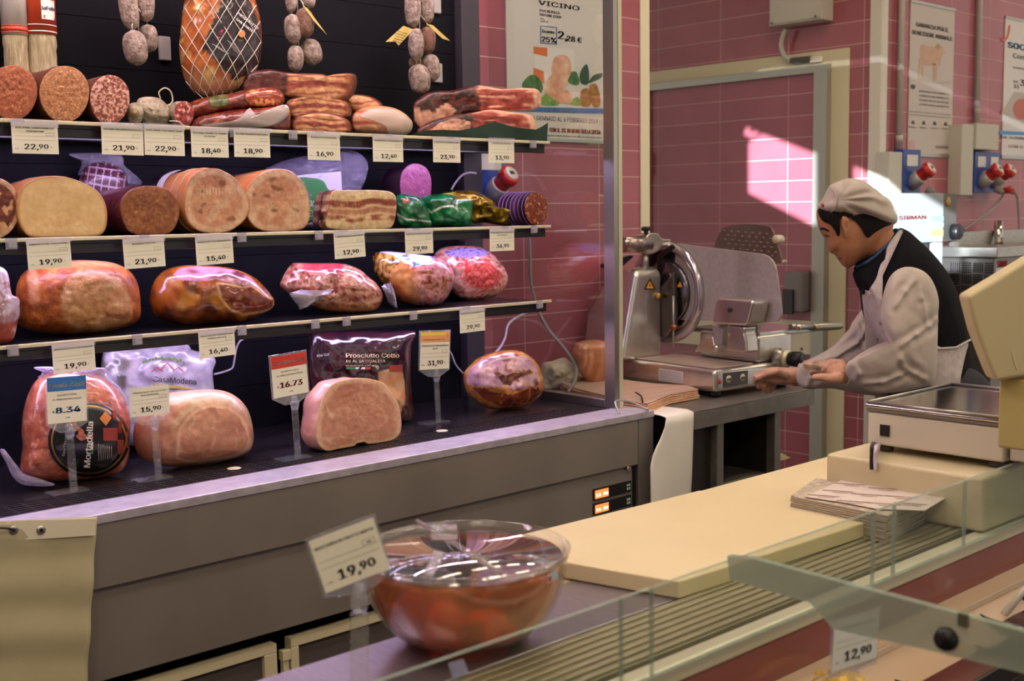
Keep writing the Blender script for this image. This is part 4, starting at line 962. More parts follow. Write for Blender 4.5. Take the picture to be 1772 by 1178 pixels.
flap(K4((178, 985), (250, 960), (340, 965), (450, 960), (420, 990), (370, 1010), (300, 1062), (250, 1085)), 2.715, o); flap(K4((745, 940), (770, 925), (800, 918), (825, 980), (845, 1078), (795, 1050)), 2.735, o)
# two wrapped hams at the right end
pts = K4((690, 800), (700, 740), (760, 722), (870, 730), (1000, 745), (1110, 765), (1165, 815), (1195, 880), (1180, 950), (1130, 1030), (1060, 1062), (960, 1060), (860, 1030), (800, 970), (760, 930), (710, 870))
GOLD = K4((680, 730), (790, 720), (860, 790), (800, 850), (790, 930), (740, 920), (690, 860)); BLUE = K4((700, 722), (800, 722), (900, 735), (1010, 742), (1070, 745), (1060, 785), (960, 822), (900, 800), (820, 750))
def hamy(px, py, t):
    if inside((px, py), BLUE): return mixc(rgb('#d9d2ee'), rgb('#5a6ab8'), sst(.1, .35, nz(px*.09, py*.2, 2))) if t < .97 else rgb('#23264a')
    if inside((px, py), GOLD): return mixc(rgb('#c99a4a'), rgb('#5a3c14'), sst(-.25, .3, nz(px*.18, py*.1, 4)))
    c = mixc(rgb('#d99a58'), rgb('#b8622c'), .5+.9*fb(px, py, .03)); r = sst(700, 735, px)
    return mixc(c, marb(['#6b2a1c', '#a04a38', '#c98c8c', '#b57f84', '#94402c', '#c98c50'], 8)(px, py, t), r)
sh = Shape(pts, 2.80, .075, 0, 2.2, S3)
o = puff('wrapped_ham', sh, .09, VM, hamy, bump=.010, bsc=15, nr=44); T(o, 'round dry ham half wrapped in gold and blue printed film on the lowest shelf', 'ham', 'wrapped hams')
pts = K4((1060, 760), (1110, 705), (1200, 690), (1330, 695), (1420, 735), (1480, 800), (1520, 870), (1515, 940), (1470, 1000), (1390, 1035), (1280, 1040), (1200, 1010), (1165, 950), (1150, 880), (1090, 820))
def hamr(px, py, t):
    c = marb(['#b03a34', '#d97a68', '#e0b0a0', '#c04a44', '#d9a07a'], 5, .06)(px, py, t)
    e = ((px-835)/32)**2+((py-478)/24)**2; c = mixc(c, mixc(rgb('#b82c2c'), rgb('#d96a5c'), .5+fb(px, py, .2)), sst(1.3, .7, e))
    e2 = ((px-808)/38)**2+((py-437)/9)**2; c = mixc(c, mixc(rgb('#a78fc4'), rgb('#4a3a6e'), sst(.1, .4, nz(px*.2, py*.4))), sst(1.15, .9, e2))
    return c
sh = Shape(pts, 2.875, .07, 0, 2.2, S3)
o = puff('wrapped_ham', sh, .08, VM, hamr, bump=.009, bsc=16, nr=44); T(o, 'red dry ham in clear film with violet oval label, end of lowest shelf', 'ham', 'wrapped hams')
patch_on('red_ribbon', sh, K4((1245, 800), (1255, 780), (1275, 785), (1278, 850), (1262, 865), (1255, 830)), mat('ribbon_red', '#d9362c', .4), o, .003)
# ================================================================== deck goods
# mortadella with oval label
pts = K5((122, 1010), (132, 880), (140, 825), (132, 740), (140, 620), (170, 510), (220, 420), (300, 375), (400, 360), (520, 372), (630, 400), (715, 465), (765, 545), (795, 630), (800, 720), (788, 790), (796, 860), (775, 950), (720, 1005), (600, 1035), (450, 1050), (250, 1052), (150, 1035))
OV = [(545+248*math.cos(t), 790+236*math.sin(t)) for t in (2*PI*k/40 for k in range(40))]; OVP = K5(*OV)
sh = Shape(pts, 2.715, .095, 0, 2.6, DK)
def mort(px, py, t):
    c = mixc(rgb('#c8785a'), rgb('#a8523c'), .5+.9*fb(px, py, .05)); c = mixc(c, rgb('#e0a88c'), .7*sst(.2, .5, fb(px, py, .12, 3)))
    return mixc(c, rgb('#7a3a2c'), .8*sst(4, 1, abs(py-(773+4*math.sin(px*.02)))))
o = puff('mortadella', sh, .10, mat('mortadella_skin', '#ffffff', .28, vcol=True, coat=.7, bump=.35, bscale=60, col2='#d9a48a', nscale=120, namt=.35), mort, bump=.005, bsc=18, nr=44)
T(o, 'large upright mortadella with a black oval label and gold ring, behind the blue sign', 'mortadella')
gold = patch_on('label_rim', sh, K5(*[(545+250*math.cos(t), 790+238*math.sin(t)) for t in (2*PI*k/40 for k in range(40))]), mat('ink_black', '#100e12', .3, coat=.5), o, .002, 80)
patch_on('label_ring', sh, K5(*[(545+232*math.cos(t), 790+220*math.sin(t)) for t in (2*PI*k/40 for k in range(40))]), mat('ring_gold', '#a88a3e', .3, .4), o, .0028, 80)
lbl = patch_on('label_field', sh, K5(*[(545+222*math.cos(t), 790+210*math.sin(t)) for t in (2*PI*k/40 for k in range(40))]), mat('ink_black', '#100e12'), o, .0036, 80)
def q5(x, y): return K5((x, y))[0]
def mk(name, pp, m): patch_on(name, sh, K5(*pp), m, o, .0046, 24, False)
mk('label_seal', [(610, 655), (645, 610), (685, 650), (650, 700)], mat('seal_orange', '#d98a3e', .4))
for k, (x, y, w_, h_, cc) in enumerate(((632, 715, 90, 80, '#9c3a2e'), (725, 670, 22, 80, '#8a2f28'), (560, 740, 12, 55, '#b84a34'), (560, 800, 12, 50, '#d9d2c0'), (560, 850, 12, 30, '#3c7a4a'), (720, 790, 40, 90, '#7a3028'), (690, 600, 24, 50, '#a8402e'))):
    mk('label_mark', [(x, y), (x+w_, y), (x+w_, y+h_), (x, y+h_)], mat('mark_'+cc[1:], cc, .4))
bm = nbm()
for k in range(7): line_on(bm, sh, [q5(605+13*k, 815+3*k), q5(607+13*k, 925-4*k)], .0006, .0046, 5)
obj('fine_print', bm, mat('ink_pale', '#b9b0ae', .5), lbl)
print_text('lettering', sh, [('Mortadella', *q5(552, 965), 21, 86, '#e6e2da', .015, 82), ('fiorfiore', *q5(398, 893), 9, 84, '#c9c2c2', 0, 38)], o, .005)
# bag top and tail of clear plastic
bs = Shape(K5((205, 340), (300, 335), (420, 345), (600, 340), (650, 350), (660, 395), (740, 470), (790, 560), (760, 560), (640, 420), (400, 385), (270, 400), (230, 400), (260, 370)), 2.70, .02)
puff('clear_bag', bs, .02, film('bag_film_light', '#c9b9e0', .35, .14, 26, 1), None, bump=.008, bsc=45, parent=o)
ts = Shape(K5((0, 850), (30, 845), (70, 930), (110, 1010), (180, 1040), (330, 1052), (300, 1068), (150, 1060), (80, 1010), (40, 930)), 2.68, .012)
puff('bag_tail', ts, .01, film('bag_film_light', '#c9b9e0'), None, bump=.004, bsc=45, parent=o)
# boiled ham halves with cut faces
def hamface(seed, dark):
    def f(c, hw, hh):
        def g(px, py, t):
            u, v = (px-c[0])/hw, (py-c[1])/hh
            a = mixc(rgb('#d3a184'), rgb('#bf8468'), .5+.9*nz(u*1.4+seed, v*1.6, seed)); a = mixc(a, rgb('#a86a58'), dark*sst(.1, .45, nz(u*1.1, v*2, seed+3)))
            e = abs(nz(u*1.6, v*1.6, seed+7)); a = mixc(a, rgb('#e6c9a8'), .5*sst(.04, .008, e)); 
            a = mixc(a, rgb('#dcb696'), sst(.84, .95, t)); return a
        return g
    return f
HSK = mat('boiled_ham_skin', '#ffffff', .35, vcol=True, coat=.3, bump=.25, bscale=50, sss=.05)
HFM = mat('boiled_ham_face', '#ffffff', .33, vcol=True, col2='#d9a58c', nscale=60, namt=.4, bump=.15, bscale=140, coat=.25, sss=.05)
pts = K5((1075, 920), (1082, 800), (1095, 715), (1150, 640), (1210, 590), (1290, 562), (1400, 575), (1480, 630), (1528, 720), (1543, 800), (1530, 860), (1450, 916), (1380, 932), (1290, 938), (1160, 950))
HO = K5((822, 810), (820, 720), (850, 640), (930, 560), (1020, 505), (1180, 482), (1345, 480), (1450, 520), (1520, 600), (1552, 720), (1552, 820), (1520, 880), (1440, 922), (1330, 945), (1200, 965), (1080, 972), (950, 952), (860, 905))
sh = Shape(HO, 2.67, .085, 0, 3.2, DK); hf = bounds(pts); hfg = hamface(2, .7)(*hf)
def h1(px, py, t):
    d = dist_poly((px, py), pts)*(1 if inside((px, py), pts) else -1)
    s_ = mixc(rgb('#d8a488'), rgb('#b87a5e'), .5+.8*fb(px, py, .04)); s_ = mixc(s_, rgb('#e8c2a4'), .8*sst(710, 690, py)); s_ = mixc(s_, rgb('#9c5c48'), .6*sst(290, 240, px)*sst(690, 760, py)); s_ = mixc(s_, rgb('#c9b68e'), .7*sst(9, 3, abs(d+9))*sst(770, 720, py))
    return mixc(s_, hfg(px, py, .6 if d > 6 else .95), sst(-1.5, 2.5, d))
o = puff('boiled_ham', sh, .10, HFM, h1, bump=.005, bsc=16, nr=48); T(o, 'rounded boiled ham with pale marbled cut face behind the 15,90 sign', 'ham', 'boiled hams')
pts = K6((312, 840), (318, 720), (340, 610), (385, 535), (440, 505), (520, 492), (600, 494), (680, 520), (735, 590), (770, 670), (775, 785), (740, 838), (660, 858), (592, 864), (578, 852), (530, 862), (518, 876), (440, 890), (362, 902))
g = hamface(9, .5)(*bounds(pts))
o, sh = slab('boiled_ham', pts, 2.565, .085, HSK, HFM, lambda i, d, p: mixc(rgb('#d8a892'), rgb('#b87e70'), .5+.9*fb(p.x*30, p.z*30, .6, p.y*30)), g, base=DK, back=.93, wob=.002, dirv=(-.25, 1, 0)); T(o, 'square-shouldered boiled ham with smooth cut face, behind the red price sign', 'ham', 'boiled hams')
# white printed bag
pts = K5((608, 600), (618, 330), (640, 230), (700, 205), (900, 195), (1130, 188), (1180, 230), (1290, 250), (1325, 300), (1305, 360), (1318, 600), (1150, 650), (900, 660), (650, 650))
sh = Shape(pts, 2.90, .04, 0, 3.5, DK)
def wb(px, py, t): return mixc(mixc(rgb('#c2bcc0'), rgb('#97909c'), .5+.9*fb(px, py, .05)), rgb('#6e6a58'), .8*sst(238, 215, px)*sst(.0, .3, nz(px*.05, py*.05)))
o = puff('printed_bag', sh, .05, PRINT, wb, bump=.012, bsc=18, nr=34); T(o, 'white printed bag with green leaves and a red roof line, behind the boiled ham', 'package')
print_text('lettering', sh, [('CasaModena', *q5(940, 405), 15, -2, '#3c3a3e', .01, 74), ('uin', *q5(720, 395), 12, 0, '#4a464a', .01, 14)], o, .004)
def mk2(name, pp, m, sm=False): patch_on(name, sh, K5(*pp), m, o, .004, 20, sm)
for k in range(14):
    a = k*.62; x, y = 870+k*19, 300-22*math.sin(k*.24)+10*math.sin(a*5); mk2('leaf_print', [(x, y), (x+10, y-9), (x+22, y+2), (x+9, y+11)], mat('leaf_green', '#5f7a3c', .5))
for k in range(5): x = 1150+k*17; y = 462-8*math.sin(k*2.2); mk2('leaf_print', [(x, y), (x+10, y-10), (x+20, y+2), (x+8, y+10)], mat('leaf_green', '#5f7a3c'))
bm = nbm()
for a, b in (((930, 355), (965, 330)), ((965, 330), (1000, 352)), ((985, 345), (1025, 308)), ((1025, 308), (1070, 345)), ((1060, 350), (1095, 330)), ((1095, 330), (1130, 356))): line_on(bm, sh, [q5(*a), q5(*b)], .0011, .004, 5)
obj('roof_print', bm, mat('roof_red', '#c23a34', .5), o)
mk2('stripe_print', [(940, 415), (1120, 424), (1200, 440), (1120, 436), (940, 428)], mat('stripe_gold', '#b9a23e', .5))
# black printed bag
pts = K6((285, 640), (262, 420), (275, 240), (300, 215), (380, 228), (470, 232), (600, 230), (700, 234), (800, 230), (862, 238), (842, 290), (832, 340), (832, 500), (842, 650), (852, 690), (820, 745), (700, 748), (400, 748), (310, 720))
sh = Shape(pts, 2.80, .045, 0, 3.5, DK)
def q6(x, y): return K6((x, y))[0]
HAMP = K6((650, 460), (720, 446), (785, 450), (795, 520), (800, 620), (770, 700), (740, 740), (690, 620), (660, 530))
def bb(px, py, t):
    c = mixc(rgb('#1d1018'), rgb('#3a1620'), .5+.9*fb(px, py, .03)); c = mixc(c, rgb('#4a1c16'), .7*sst(620, 690, py))
    if inside((px, py), HAMP): c = mixc(rgb('#d98a4a'), rgb('#c9a07a'), .5+.9*fb(px, py, .04))
    return c
o = puff('printed_bag', sh, .05, mat('black_film', '#ffffff', .16, vcol=True, coat=1, bump=.35, bscale=16), bb, bump=.012, bsc=15, nr=40); T(o, 'black glossy printed bag of cooked ham with cream lettering', 'package')
print_text('lettering', sh, [('Prosciutto Cotto', *q6(474, 378), 14.5, 0, '#e6d2a8', .012, 92), ('DI ALTA QUALITÀ', *q6(475, 405), 8.6, 0, '#d9c49c', .01, 68), ('DA SUINI 100% ITALIANI', *q6(475, 427), 4.4, 0, '#d9c49c', .02, 50), ('Alta Cot', *q6(312, 375), 8, 8, '#c9c2d2', 0, 22)], o, .009)
for k, cc in enumerate(('#3c8a4a', '#e0dcd0', '#c94a3a')):
    patch_on('flag_print', sh, K6((475+52*k, 432), (527+52*k, 432), (527+52*k, 444), (475+52*k, 444)), mat('flag_'+cc[1:], cc, .4), o, .004, 16, False)
patch_on('red_print', sh, K6((712, 425), (785, 420), (785, 455), (712, 455)), mat('mark_9c3a2e', '#9c3a2e', .4), o, .004, 16, False)
# netted dry ham at the right
pts = K7((92, 760), (95, 690), (150, 625), (200, 585), (310, 545), (430, 525), (520, 540), (590, 580), (640, 640), (670, 710), (682, 790), (662, 860), (600, 925), (520, 970), (420, 985), (330, 990), (250, 965), (180, 915), (115, 850))
sh = Shape(pts, 2.72, .085, 0, 2.6, DK)
def q7(x, y): return K7((x, y))[0]
UP = K7((108, 740), (150, 655), (220, 595), (330, 562), (450, 547), (560, 582), (622, 655), (652, 740), (640, 800), (560, 802), (480, 835), (400, 800), (300, 805), (200, 795), (122, 785)); LO = K7((150, 802), (250, 812), (320, 850), (450, 862), (560, 822), (640, 812), (652, 850), (590, 920), (480, 958), (350, 952), (240, 898)); MID = K7((325, 675), (360, 690), (400, 722), (440, 700), (520, 692), (580, 668), (602, 700), (520, 722), (470, 748), (430, 795), (380, 782), (350, 735))
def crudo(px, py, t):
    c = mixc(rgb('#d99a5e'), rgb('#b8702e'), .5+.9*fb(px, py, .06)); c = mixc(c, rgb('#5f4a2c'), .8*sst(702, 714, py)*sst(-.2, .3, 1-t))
    if inside((px, py), UP): c = marb(['#7a3a4a', '#b98aa8', '#c9a0b8', '#d9b0a8', '#9c5a68', '#5f2a2c'], 12, .022)(px, py, t)
    if inside((px, py), LO): c = mixc(marb(['#5f1f10', '#8a3a1c', '#7a2c16', '#4a160c'], 5, .03)(px, py, t), rgb('#d99a5a'), sst(.04, .01, abs(nz(px*.045, py*.03, 4))))
    if inside((px, py), MID): c = mixc(rgb('#4a1c12'), rgb('#8a4a2c'), .5+fb(px, py, .1))
    return c
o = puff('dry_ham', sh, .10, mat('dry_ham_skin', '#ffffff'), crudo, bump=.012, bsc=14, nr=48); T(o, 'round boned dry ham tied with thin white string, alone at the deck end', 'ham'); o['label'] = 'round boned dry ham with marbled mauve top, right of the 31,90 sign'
bm = nbm(); line_on(bm, sh, [q7(200, 670), q7(330, 600), q7(520, 575), q7(600, 610)], .0013, .003); line_on(bm, sh, [q7(240, 590), q7(420, 580), q7(560, 600)], .0012, .003); obj('string_tie', bm, mat('tie_white', '#d9c9c2', .6), o)
for i, (x, y) in enumerate(((765, 746), (405, 811))):
    p = P(x, y, 'z', DK); bm = nbm(); lathe(bm, [(0, .0003), (.016, .0003), (.0175, .0012), (.016, .0022), (0, .0026)], (p.x, p.y, DK), seg=28)
    o = obj('white_disc', bm, mat('disc_cream', '#d9c9b0', .5), None); T(o, ('small flat cream disc on the deck in front of the 31,90 sign', 'small flat cream disc on the deck in front of the rounded boiled ham')[i], 'disc')
# ================================================================== price tags on the rails
CARD = mat('tag_card', '#ebe6d2', .6); INK = mat('ink_tag', '#26221f', .6); FINE = mat('ink_fine', '#8f8a76', .6)
HOLD = film('tag_holder', '#d6cde0', .22, .12, 30, .15)
def card_face(parent, o, ux, uy, W, Hh, name, price, code='', head=None, ps=1.0, al='al Kg'):
    """o: lower-left corner on the card front"""
    n = ux.cross(uy); f = n*.0009
    bm = nbm(); lines = name.split('|')
    for i, l in enumerate(lines): text_bm(bm, l, o+f+ux*W/2+uy*(Hh*(.80-.105*i)), ux, uy, Hh*.095, 'CENTER', .02, width=min(W*.9, len(l)*W*.052))
    flatobj('product_name', bm, INK, parent)
    e, c = price.split(','); bm = nbm()
    text_bm(bm, e+',', o+f+ux*W*.26+uy*Hh*.14, ux, uy, Hh*.33*ps, 'LEFT', .022, width=W*.29*ps); text_bm(bm, c, o+f+ux*W*(.26+.31*ps)+uy*Hh*.17, ux, uy, Hh*.27*ps, 'LEFT', .022, width=W*.20*ps)
    flatobj('price', bm, INK, parent)
    bm = nbm(); text_bm(bm, al, o+f+ux*W*.05+uy*Hh*.14, ux, uy, Hh*.075, 'LEFT', .01)
    text_bm(bm, '€', o+f+ux*W*.82+uy*Hh*.2, ux, uy, Hh*.1, 'LEFT', .01); flatobj('unit', bm, FINE, parent)
    bm = nbm()
    for y in (.555, .43): quad(bm, o+f, ux, uy, W*.04, W*.95, Hh*y, Hh*(y+.008))
    x0, x1, y0, y1, t = W*.73, W*.92, Hh*.585, Hh*.68, W*.006
    for a in ((x0, x1, y0, y0+t), (x0, x1, y1-t, y1), (x0, x0+t, y0, y1), (x1-t, x1, y0, y1)): quad(bm, o+f, ux, uy, *a)
    flatobj('ruled_lines', bm, FINE, parent)
def tag(px0, py0, px1, py1, name, price, label, z, tilt=0, lean=0):
    """tag hung on a rail: pixel box of the card"""
    y = YS-.0255; a = P(px0, py1, 'y', y); b = P(px1, py1, 'y', y); W, Hh = .105, .073; ang = math.radians(tilt)
    ux = Vector((math.cos(ang), 0, math.sin(ang))); uy = Vector((-math.sin(ang), 0, math.cos(ang))); W = max(.098, min(.112, (b-a).length)); c = (a+b)/2
    top = P((px0+px1)/2, py0, 'y', y).z; Hh = min(.078, max(.066, top-c.z)); o = c-ux*W/2
    bm = nbm(); n = ux.cross(uy); prism(bm, [o, o+ux*W, o+ux*W+uy*Hh, o+uy*Hh], -n*.0006)
    t = obj('price_tag', bm, CARD, None); T(t, label, 'price tag', 'price tags hung on the shelf rails')
    card_face(t, o, ux, uy, W, Hh, name, price)
    bm = nbm(); hz = max(z+.002, top+.004); prism(bm, [o+n*.0012+uy*Hh*.86-ux*.002, o+n*.0012+uy*Hh*.86+ux*(W+.002), Vector((o.x+W+.002, y-.0012, hz)), Vector((o.x-.002, y-.0012, hz))], n*.0008)
    obj('holder_strip', bm, HOLD, t)
TAGS = [
 (22, 212, 102, 266, 'SALAME UNGHERESE|PREMIUM', '22,90', 'white price tag reading 22,90 for salame ungherese, leftmost on the top rail', S1, 0),
 (177, 215, 249, 268, 'SALAME MILANO CASTELLO', '21,90', 'white price tag reading 21,90 on the top rail, below the grainy cut salami', S1, -.5),
 (251, 217, 320, 269, 'SALAME FELINO IGP', '22,90', 'white price tag reading 22,90 for salame felino, right beside the top 21,90 tag', S1, -.5),
 (332, 222, 396, 272, 'SALAME TENDE IL CAMP|CLOSSE', '18,40', 'white price tag reading 18,40 on the top rail', S1, 0),
 (406, 224, 468, 272, 'SALAME SPIANATA PICCANTE', '18,90', 'white price tag reading 18,90 on the top rail', S1, 0),
 (533, 230, 589, 277, 'PANCETTA NOSTRA', '16,90', 'white price tag reading 16,90 on the top rail', S1, 0),
 (646, 236, 698, 280, 'GUANCIALE STAGIONATO', '12,40', 'white price tag reading 12,40 on the top rail', S1, 0),
 (750, 239, 797, 281, 'COPPA DI PARMA IGP', '23,90', 'white price tag reading 23,90 on the top rail', S1, 0),
 (846, 241, 890, 282, 'COPPA DI SUINO', '13,90', 'white price tag reading 13,90, last on the top rail', S1, 0),
 (50, 417, 124, 464, 'ARROSTO DI TACCHINO', '19,90', 'white price tag reading 19,90 on the middle rail, hanging before the large cooked ham', S2, 1.5),
 (216, 412, 287, 463, 'MAGRO COTTO', '21,90', 'white price tag reading 21,90 on the middle rail', S2, 2),
 (341, 409, 405, 457, 'PORCHETTA ARROSTO', '15,40', 'white price tag reading 15,40 on the middle rail', S2, 2),
 (580, 400, 633, 446, 'LARDO MAGRO BIANCO', '12,90', 'white price tag reading 12,90 on the middle rail', S2, 2.5),
 (702, 397, 750, 439, 'BRESAOLA PUNTA D\'ANCA', '29,90', 'white price tag reading 29,90 on the middle rail', S2, 1),
 (848, 396, 890, 434, 'SALSICCIA PASSITA|CALABRIA', '36,90', 'white price tag reading 36,90, last on the middle rail', S2, 0),
 (93, 594, 166, 643, 'PROSCIUTTO DI PRAGA', '19,90', 'white price tag reading 19,90 on the lowest rail, above the blue sign', S3, 1),
 (346, 571, 408, 617, 'PROSCIUTTO TOSCANO DOP|BORGOSESIA', '16,40', 'white price tag reading 16,40 on the lowest rail', S3, 1.5),
 (797, 534, 839, 574, 'PROSCIUTTO DI PARMA DOP', '29,90', 'white price tag reading 29,90, last on the lowest rail', S3, 1),
]
for x0, y0, x1, y1, nm, pr, lb, z, tl in TAGS: tag(x0, y0, x1, y1, nm, pr, lb, z, tl)
# ================================================================== acrylic sign stands on the deck
ACR = film('clear_acrylic', '#cdd6e0', .05, .03, 25, .12)
def stand(label, foot, corners, yp, kind, name, price):
    """foot: pixel of the stem foot on the deck; corners: pixels of the card (ul, ur, lr, ll)"""
    f = P(*foot, 'z', DK+.001); yp = f.y-.006; q = [P(px, py, 'y', yp) for px, py in corners]; ul, ur, lr, ll = q
    ux = ((ur-ul)+(lr-ll)).normalized(); n = Vector((0, -1, 0)); uy = n.cross(ux).normalized(); W = ((ur-ul).length+(lr-ll).length)/2; Hh = ((ul-ll).length+(ur-lr).length)/2; o = (ul+ur+lr+ll)/4-ux*W/2-uy*Hh/2
    r = empty('sign_stand', (f.x, f.y, DK), label, 'sign', 'acrylic sign stands on the deck')
    bm = nbm(); box(bm, f.x-.055, f.x+.03, f.y-.018, f.y+.03, DK+.0012, DK+.004); obj('foot', bm, ACR, r)
    sy = o-ux*.0+ux*W/2; top = Vector((sy.x, yp+.004, (o+ux*W/2).z-.03))
    bm = nbm(); a = Vector((f.x, yp+.004, DK+.0042)); w_ = .0085; top.x = .3*top.x+.7*f.x
    prism(bm, [a-UX*w_, a+UX*w_, top+UX*w_, top-UX*w_], (0, .005, 0)); obj('stem', bm, ACR, r)
    bm = nbm(); lathe(bm, [(0, -.016), (.008, -.014), (.011, -.004), (.011, .006), (.007, .012), (.007, .02), (0, .021)], top+Vector((0, .0015, .006)), seg=16); obj('swivel', bm, film('clear_joint', '#c9cfe0', .12, .03, 40, .3), r)
    bm = nbm(); m_ = .004; prism(bm, [o-ux*m_-uy*.002, o+ux*W*.3-uy*.022, o+ux*W*.7-uy*.022, o+ux*(W+m_)-uy*.002, o+ux*(W+m_)+uy*(Hh+m_), o-ux*m_+uy*(Hh+m_)], -n*.002); pl = obj('plate', bm, film('clear_plate', '#cdd6e0', .12, .03, 25, .05), r)
    bm = nbm(); o2 = o+n*.0008; prism(bm, [o2, o2+ux*W, o2+ux*W+uy*Hh, o2+uy*Hh], -n*.0005); cd = obj('card', bm, CARD, r)
    f1 = n*.0009
    if kind == 'plain': card_face(cd, o2, ux, uy, W, Hh, name, price)
    elif kind == 'promo':
        bm = nbm(); quad(bm, o2+n*.0006, ux, uy, 0, W, Hh*.72, Hh); flatobj('header_band', bm, mat('promo_orange', '#f0a86a', .5), cd); bm = nbm(); quad(bm, o2+n*.0007, ux, uy, 0, W*.86, Hh*.9, Hh*.97); flatobj('yellow_band', bm, mat('promo_yellow', '#f0d84a', .5), cd)
        bm = nbm(); text_bm(bm, '!', o2+f1+ux*W*.92+uy*Hh*.84, ux, uy, Hh*.15, 'CENTER', .03); text_bm(bm, 'ASSAGGIATO PER VOI', o2+f1+ux*W*.46+uy*Hh*.77, ux, uy, Hh*.07, 'CENTER', .02, width=W*.74); flatobj('header_text', bm, mat('ink_promo', '#c9503a', .5), cd)
        card_face(cd, o2, ux, uy, W, Hh*.76, name, price, ps=1.0)
    else:
        cc, ink = ('#2f6fb4', '#3f8cc9') if kind == 'blue' else ('#cf3a2e', '#c0352c')
        bm = nbm(); quad(bm, o2+n*.0006, ux, uy, 0, W, Hh*.70, Hh); flatobj('header_band', bm, mat('band_'+kind, cc, .45), cd)
        bm = nbm(); text_bm(bm, name, o2+f1+ux*W*.5+uy*Hh*.775, ux, uy, Hh*(.2 if kind == 'blue' else .17), 'CENTER', .02, width=W*.88); flatobj('header_text', bm, mat('ink_white', '#f2eee4', .5), cd)
        bm = nbm(); text_bm(bm, price, o2+f1+ux*W*.52+uy*Hh*.22, ux, uy, Hh*(.24 if kind == 'blue' else .26), 'CENTER', .035, width=W*.62); text_bm(bm, '€', o2+f1+ux*W*.12+uy*Hh*.23, ux, uy, Hh*.1, 'LEFT', .02); flatobj('price', bm, mat('ink_'+kind, ink, .5), cd)
        bm = nbm()
        for k, s in enumerate(('SCONTO 30%', 'AL PREZZO DI CASSA')): text_bm(bm, s, o2+f1+ux*W*.5+uy*Hh*(.59-.09*k), ux, uy, Hh*.065, 'CENTER', .01, width=W*(.5+.25*k))
        text_bm(bm, 'al kg', o2+f1+ux*W*.5+uy*Hh*.1, ux, uy, Hh*.06, 'CENTER', .01); flatobj('fine_print', bm, mat('ink_'+kind, ink), cd)
stand('clear sign stand with a blue-headed card reading Sconto Soci 8.34', (128, 850), ((73, 655), (142, 650), (156, 726), (90, 733)), 2.55, 'blue', 'Sconto Soci', '8,34'.replace(',', '.'))
stand('clear sign stand with a white card reading 15,90 before the rounded boiled ham', (275, 828), ((218, 673), (287, 667), (298, 712), (232, 722)), 2.56, 'plain', 'PROSCIUTTO COTTO|SALAZIONE', '15,90')
stand('clear sign stand with a red-headed card reading CONVIENE 16.73', (516, 792), ((461, 620), (525, 609), (537, 677), (480, 688)), 2.535, 'red', 'CONVIENE', '16.73')
stand('clear sign stand with an orange-topped card reading 31,90', (759, 730), ((723, 575), (775, 573), (780, 637), (731, 639)), 2.665, 'promo', 'PROSCIUTTO SAN DANIELE|DOP', '31,90')
# ================================================================== on the back wall
po = empty('promo_poster', (3.1, YW1, 1.9), 'tall white poster with raw chicken photo and 2,28 euro price, behind the end glass', 'poster')
yq = YW1-.006; a = P(879, 243, 'y', yq); b = P(1049, 243, 'y', yq); x0, x1, z0, z1 = a.x, b.x, P(1000, 241, 'y', yq).z, 2.95
bm = nbm(); box(bm, x0, x1, yq, YW1-.0008, z0, z1); obj('sheet', bm, mat('poster_white', '#cfc6c0', .35, coat=.3), po)
bm = nbm(); box(bm, x0-.004, x1+.004, yq-.004, YW1-.0008, z0-.012, z0-.0002); obj('bottom_rail', bm, ALU, po)
def wq(px, py): p = P(px, py, 'y', yq-.0008); return p
def wpatch(name, pts, m, par, dy=0, sm=True, th=.0004):
    out = closed(pts, 40) if sm else [Vector(p) for p in pts]
    bm = nbm(); prism(bm, [P(p[0], p[1], 'y', yq-.0006-dy) for p in out], (0, th, 0)); return obj(name, bm, m, par)
def wtext(s, px, py, hpx, m, par, bold=.02, wd=None, al='LEFT', dy=.0012, name='lettering'):
    p = P(px, py, 'y', yq-dy); k = (P(px, py-10, 'y', yq).z-p.z)/10; bm = nbm(); text_bm(bm, s, p, UX, UZ, hpx*k*2.0, al, bold, width=None if not wd else P(px+wd, py, 'y', yq).x-p.x); return flatobj(name, bm, m, par)
PK = mat('ink_poster', '#2e2a2a', .5); PB = mat('poster_blue', '#3a6ea8', .45); PR = mat('poster_red', '#b0503f', .5)
wtext('VICINO', 932, 8, 8, PK, po, .03, 70); wtext('FUSI DI POLLO', 934, 20, 4.2, PK, po, .03, 34); wtext('ORIGINE COOP', 934, 27, 4.2, PK, po, .03, 37); wtext('500 g', 935, 33, 2.5, PK, po); wtext('3,05 €', 935, 38, 3.4, PK, po, .02, 13)
wtext('Sconto', 938, 56, 5, PK, po, .03, 21); wtext('25%', 938, 72, 9, PK, po, .04, 24); wtext('2,', 966, 67, 13, PK, po, .04, 15); wtext('28 €', 981, 71, 9, PK, po, .04, 25)
for pp in ([(935, 44), (964, 47), (964, 48.5), (935, 45.5)], [(935, 73.5), (964, 76), (964, 77.5), (935, 75)], [(935, 44), (936.5, 44), (936.5, 75), (935, 75)], [(962.5, 47), (964, 47), (964, 77.5), (962.5, 77.5)]): wpatch('box_line', pp, PB, po, .0005, False)
def wc(x, y): return (780+x/4.531, y/4.531)
ORG = mat('print_orange', '#cf6a34', .5); GRN = mat('print_green', '#4f7a3c', .5, col2='#2f5a30', nscale=60); GRN2 = mat('print_light_green', '#8aa85a', .5, col2='#5f8a3c', nscale=60); CHK = mat('print_chicken', '#c98a72', .5, col2='#e0b89a', nscale=25); POT = mat('print_potato', '#b07a3c', .5, col2='#8f5f2a', nscale=25); DGR = mat('print_dark_green', '#2a4a34', .5)
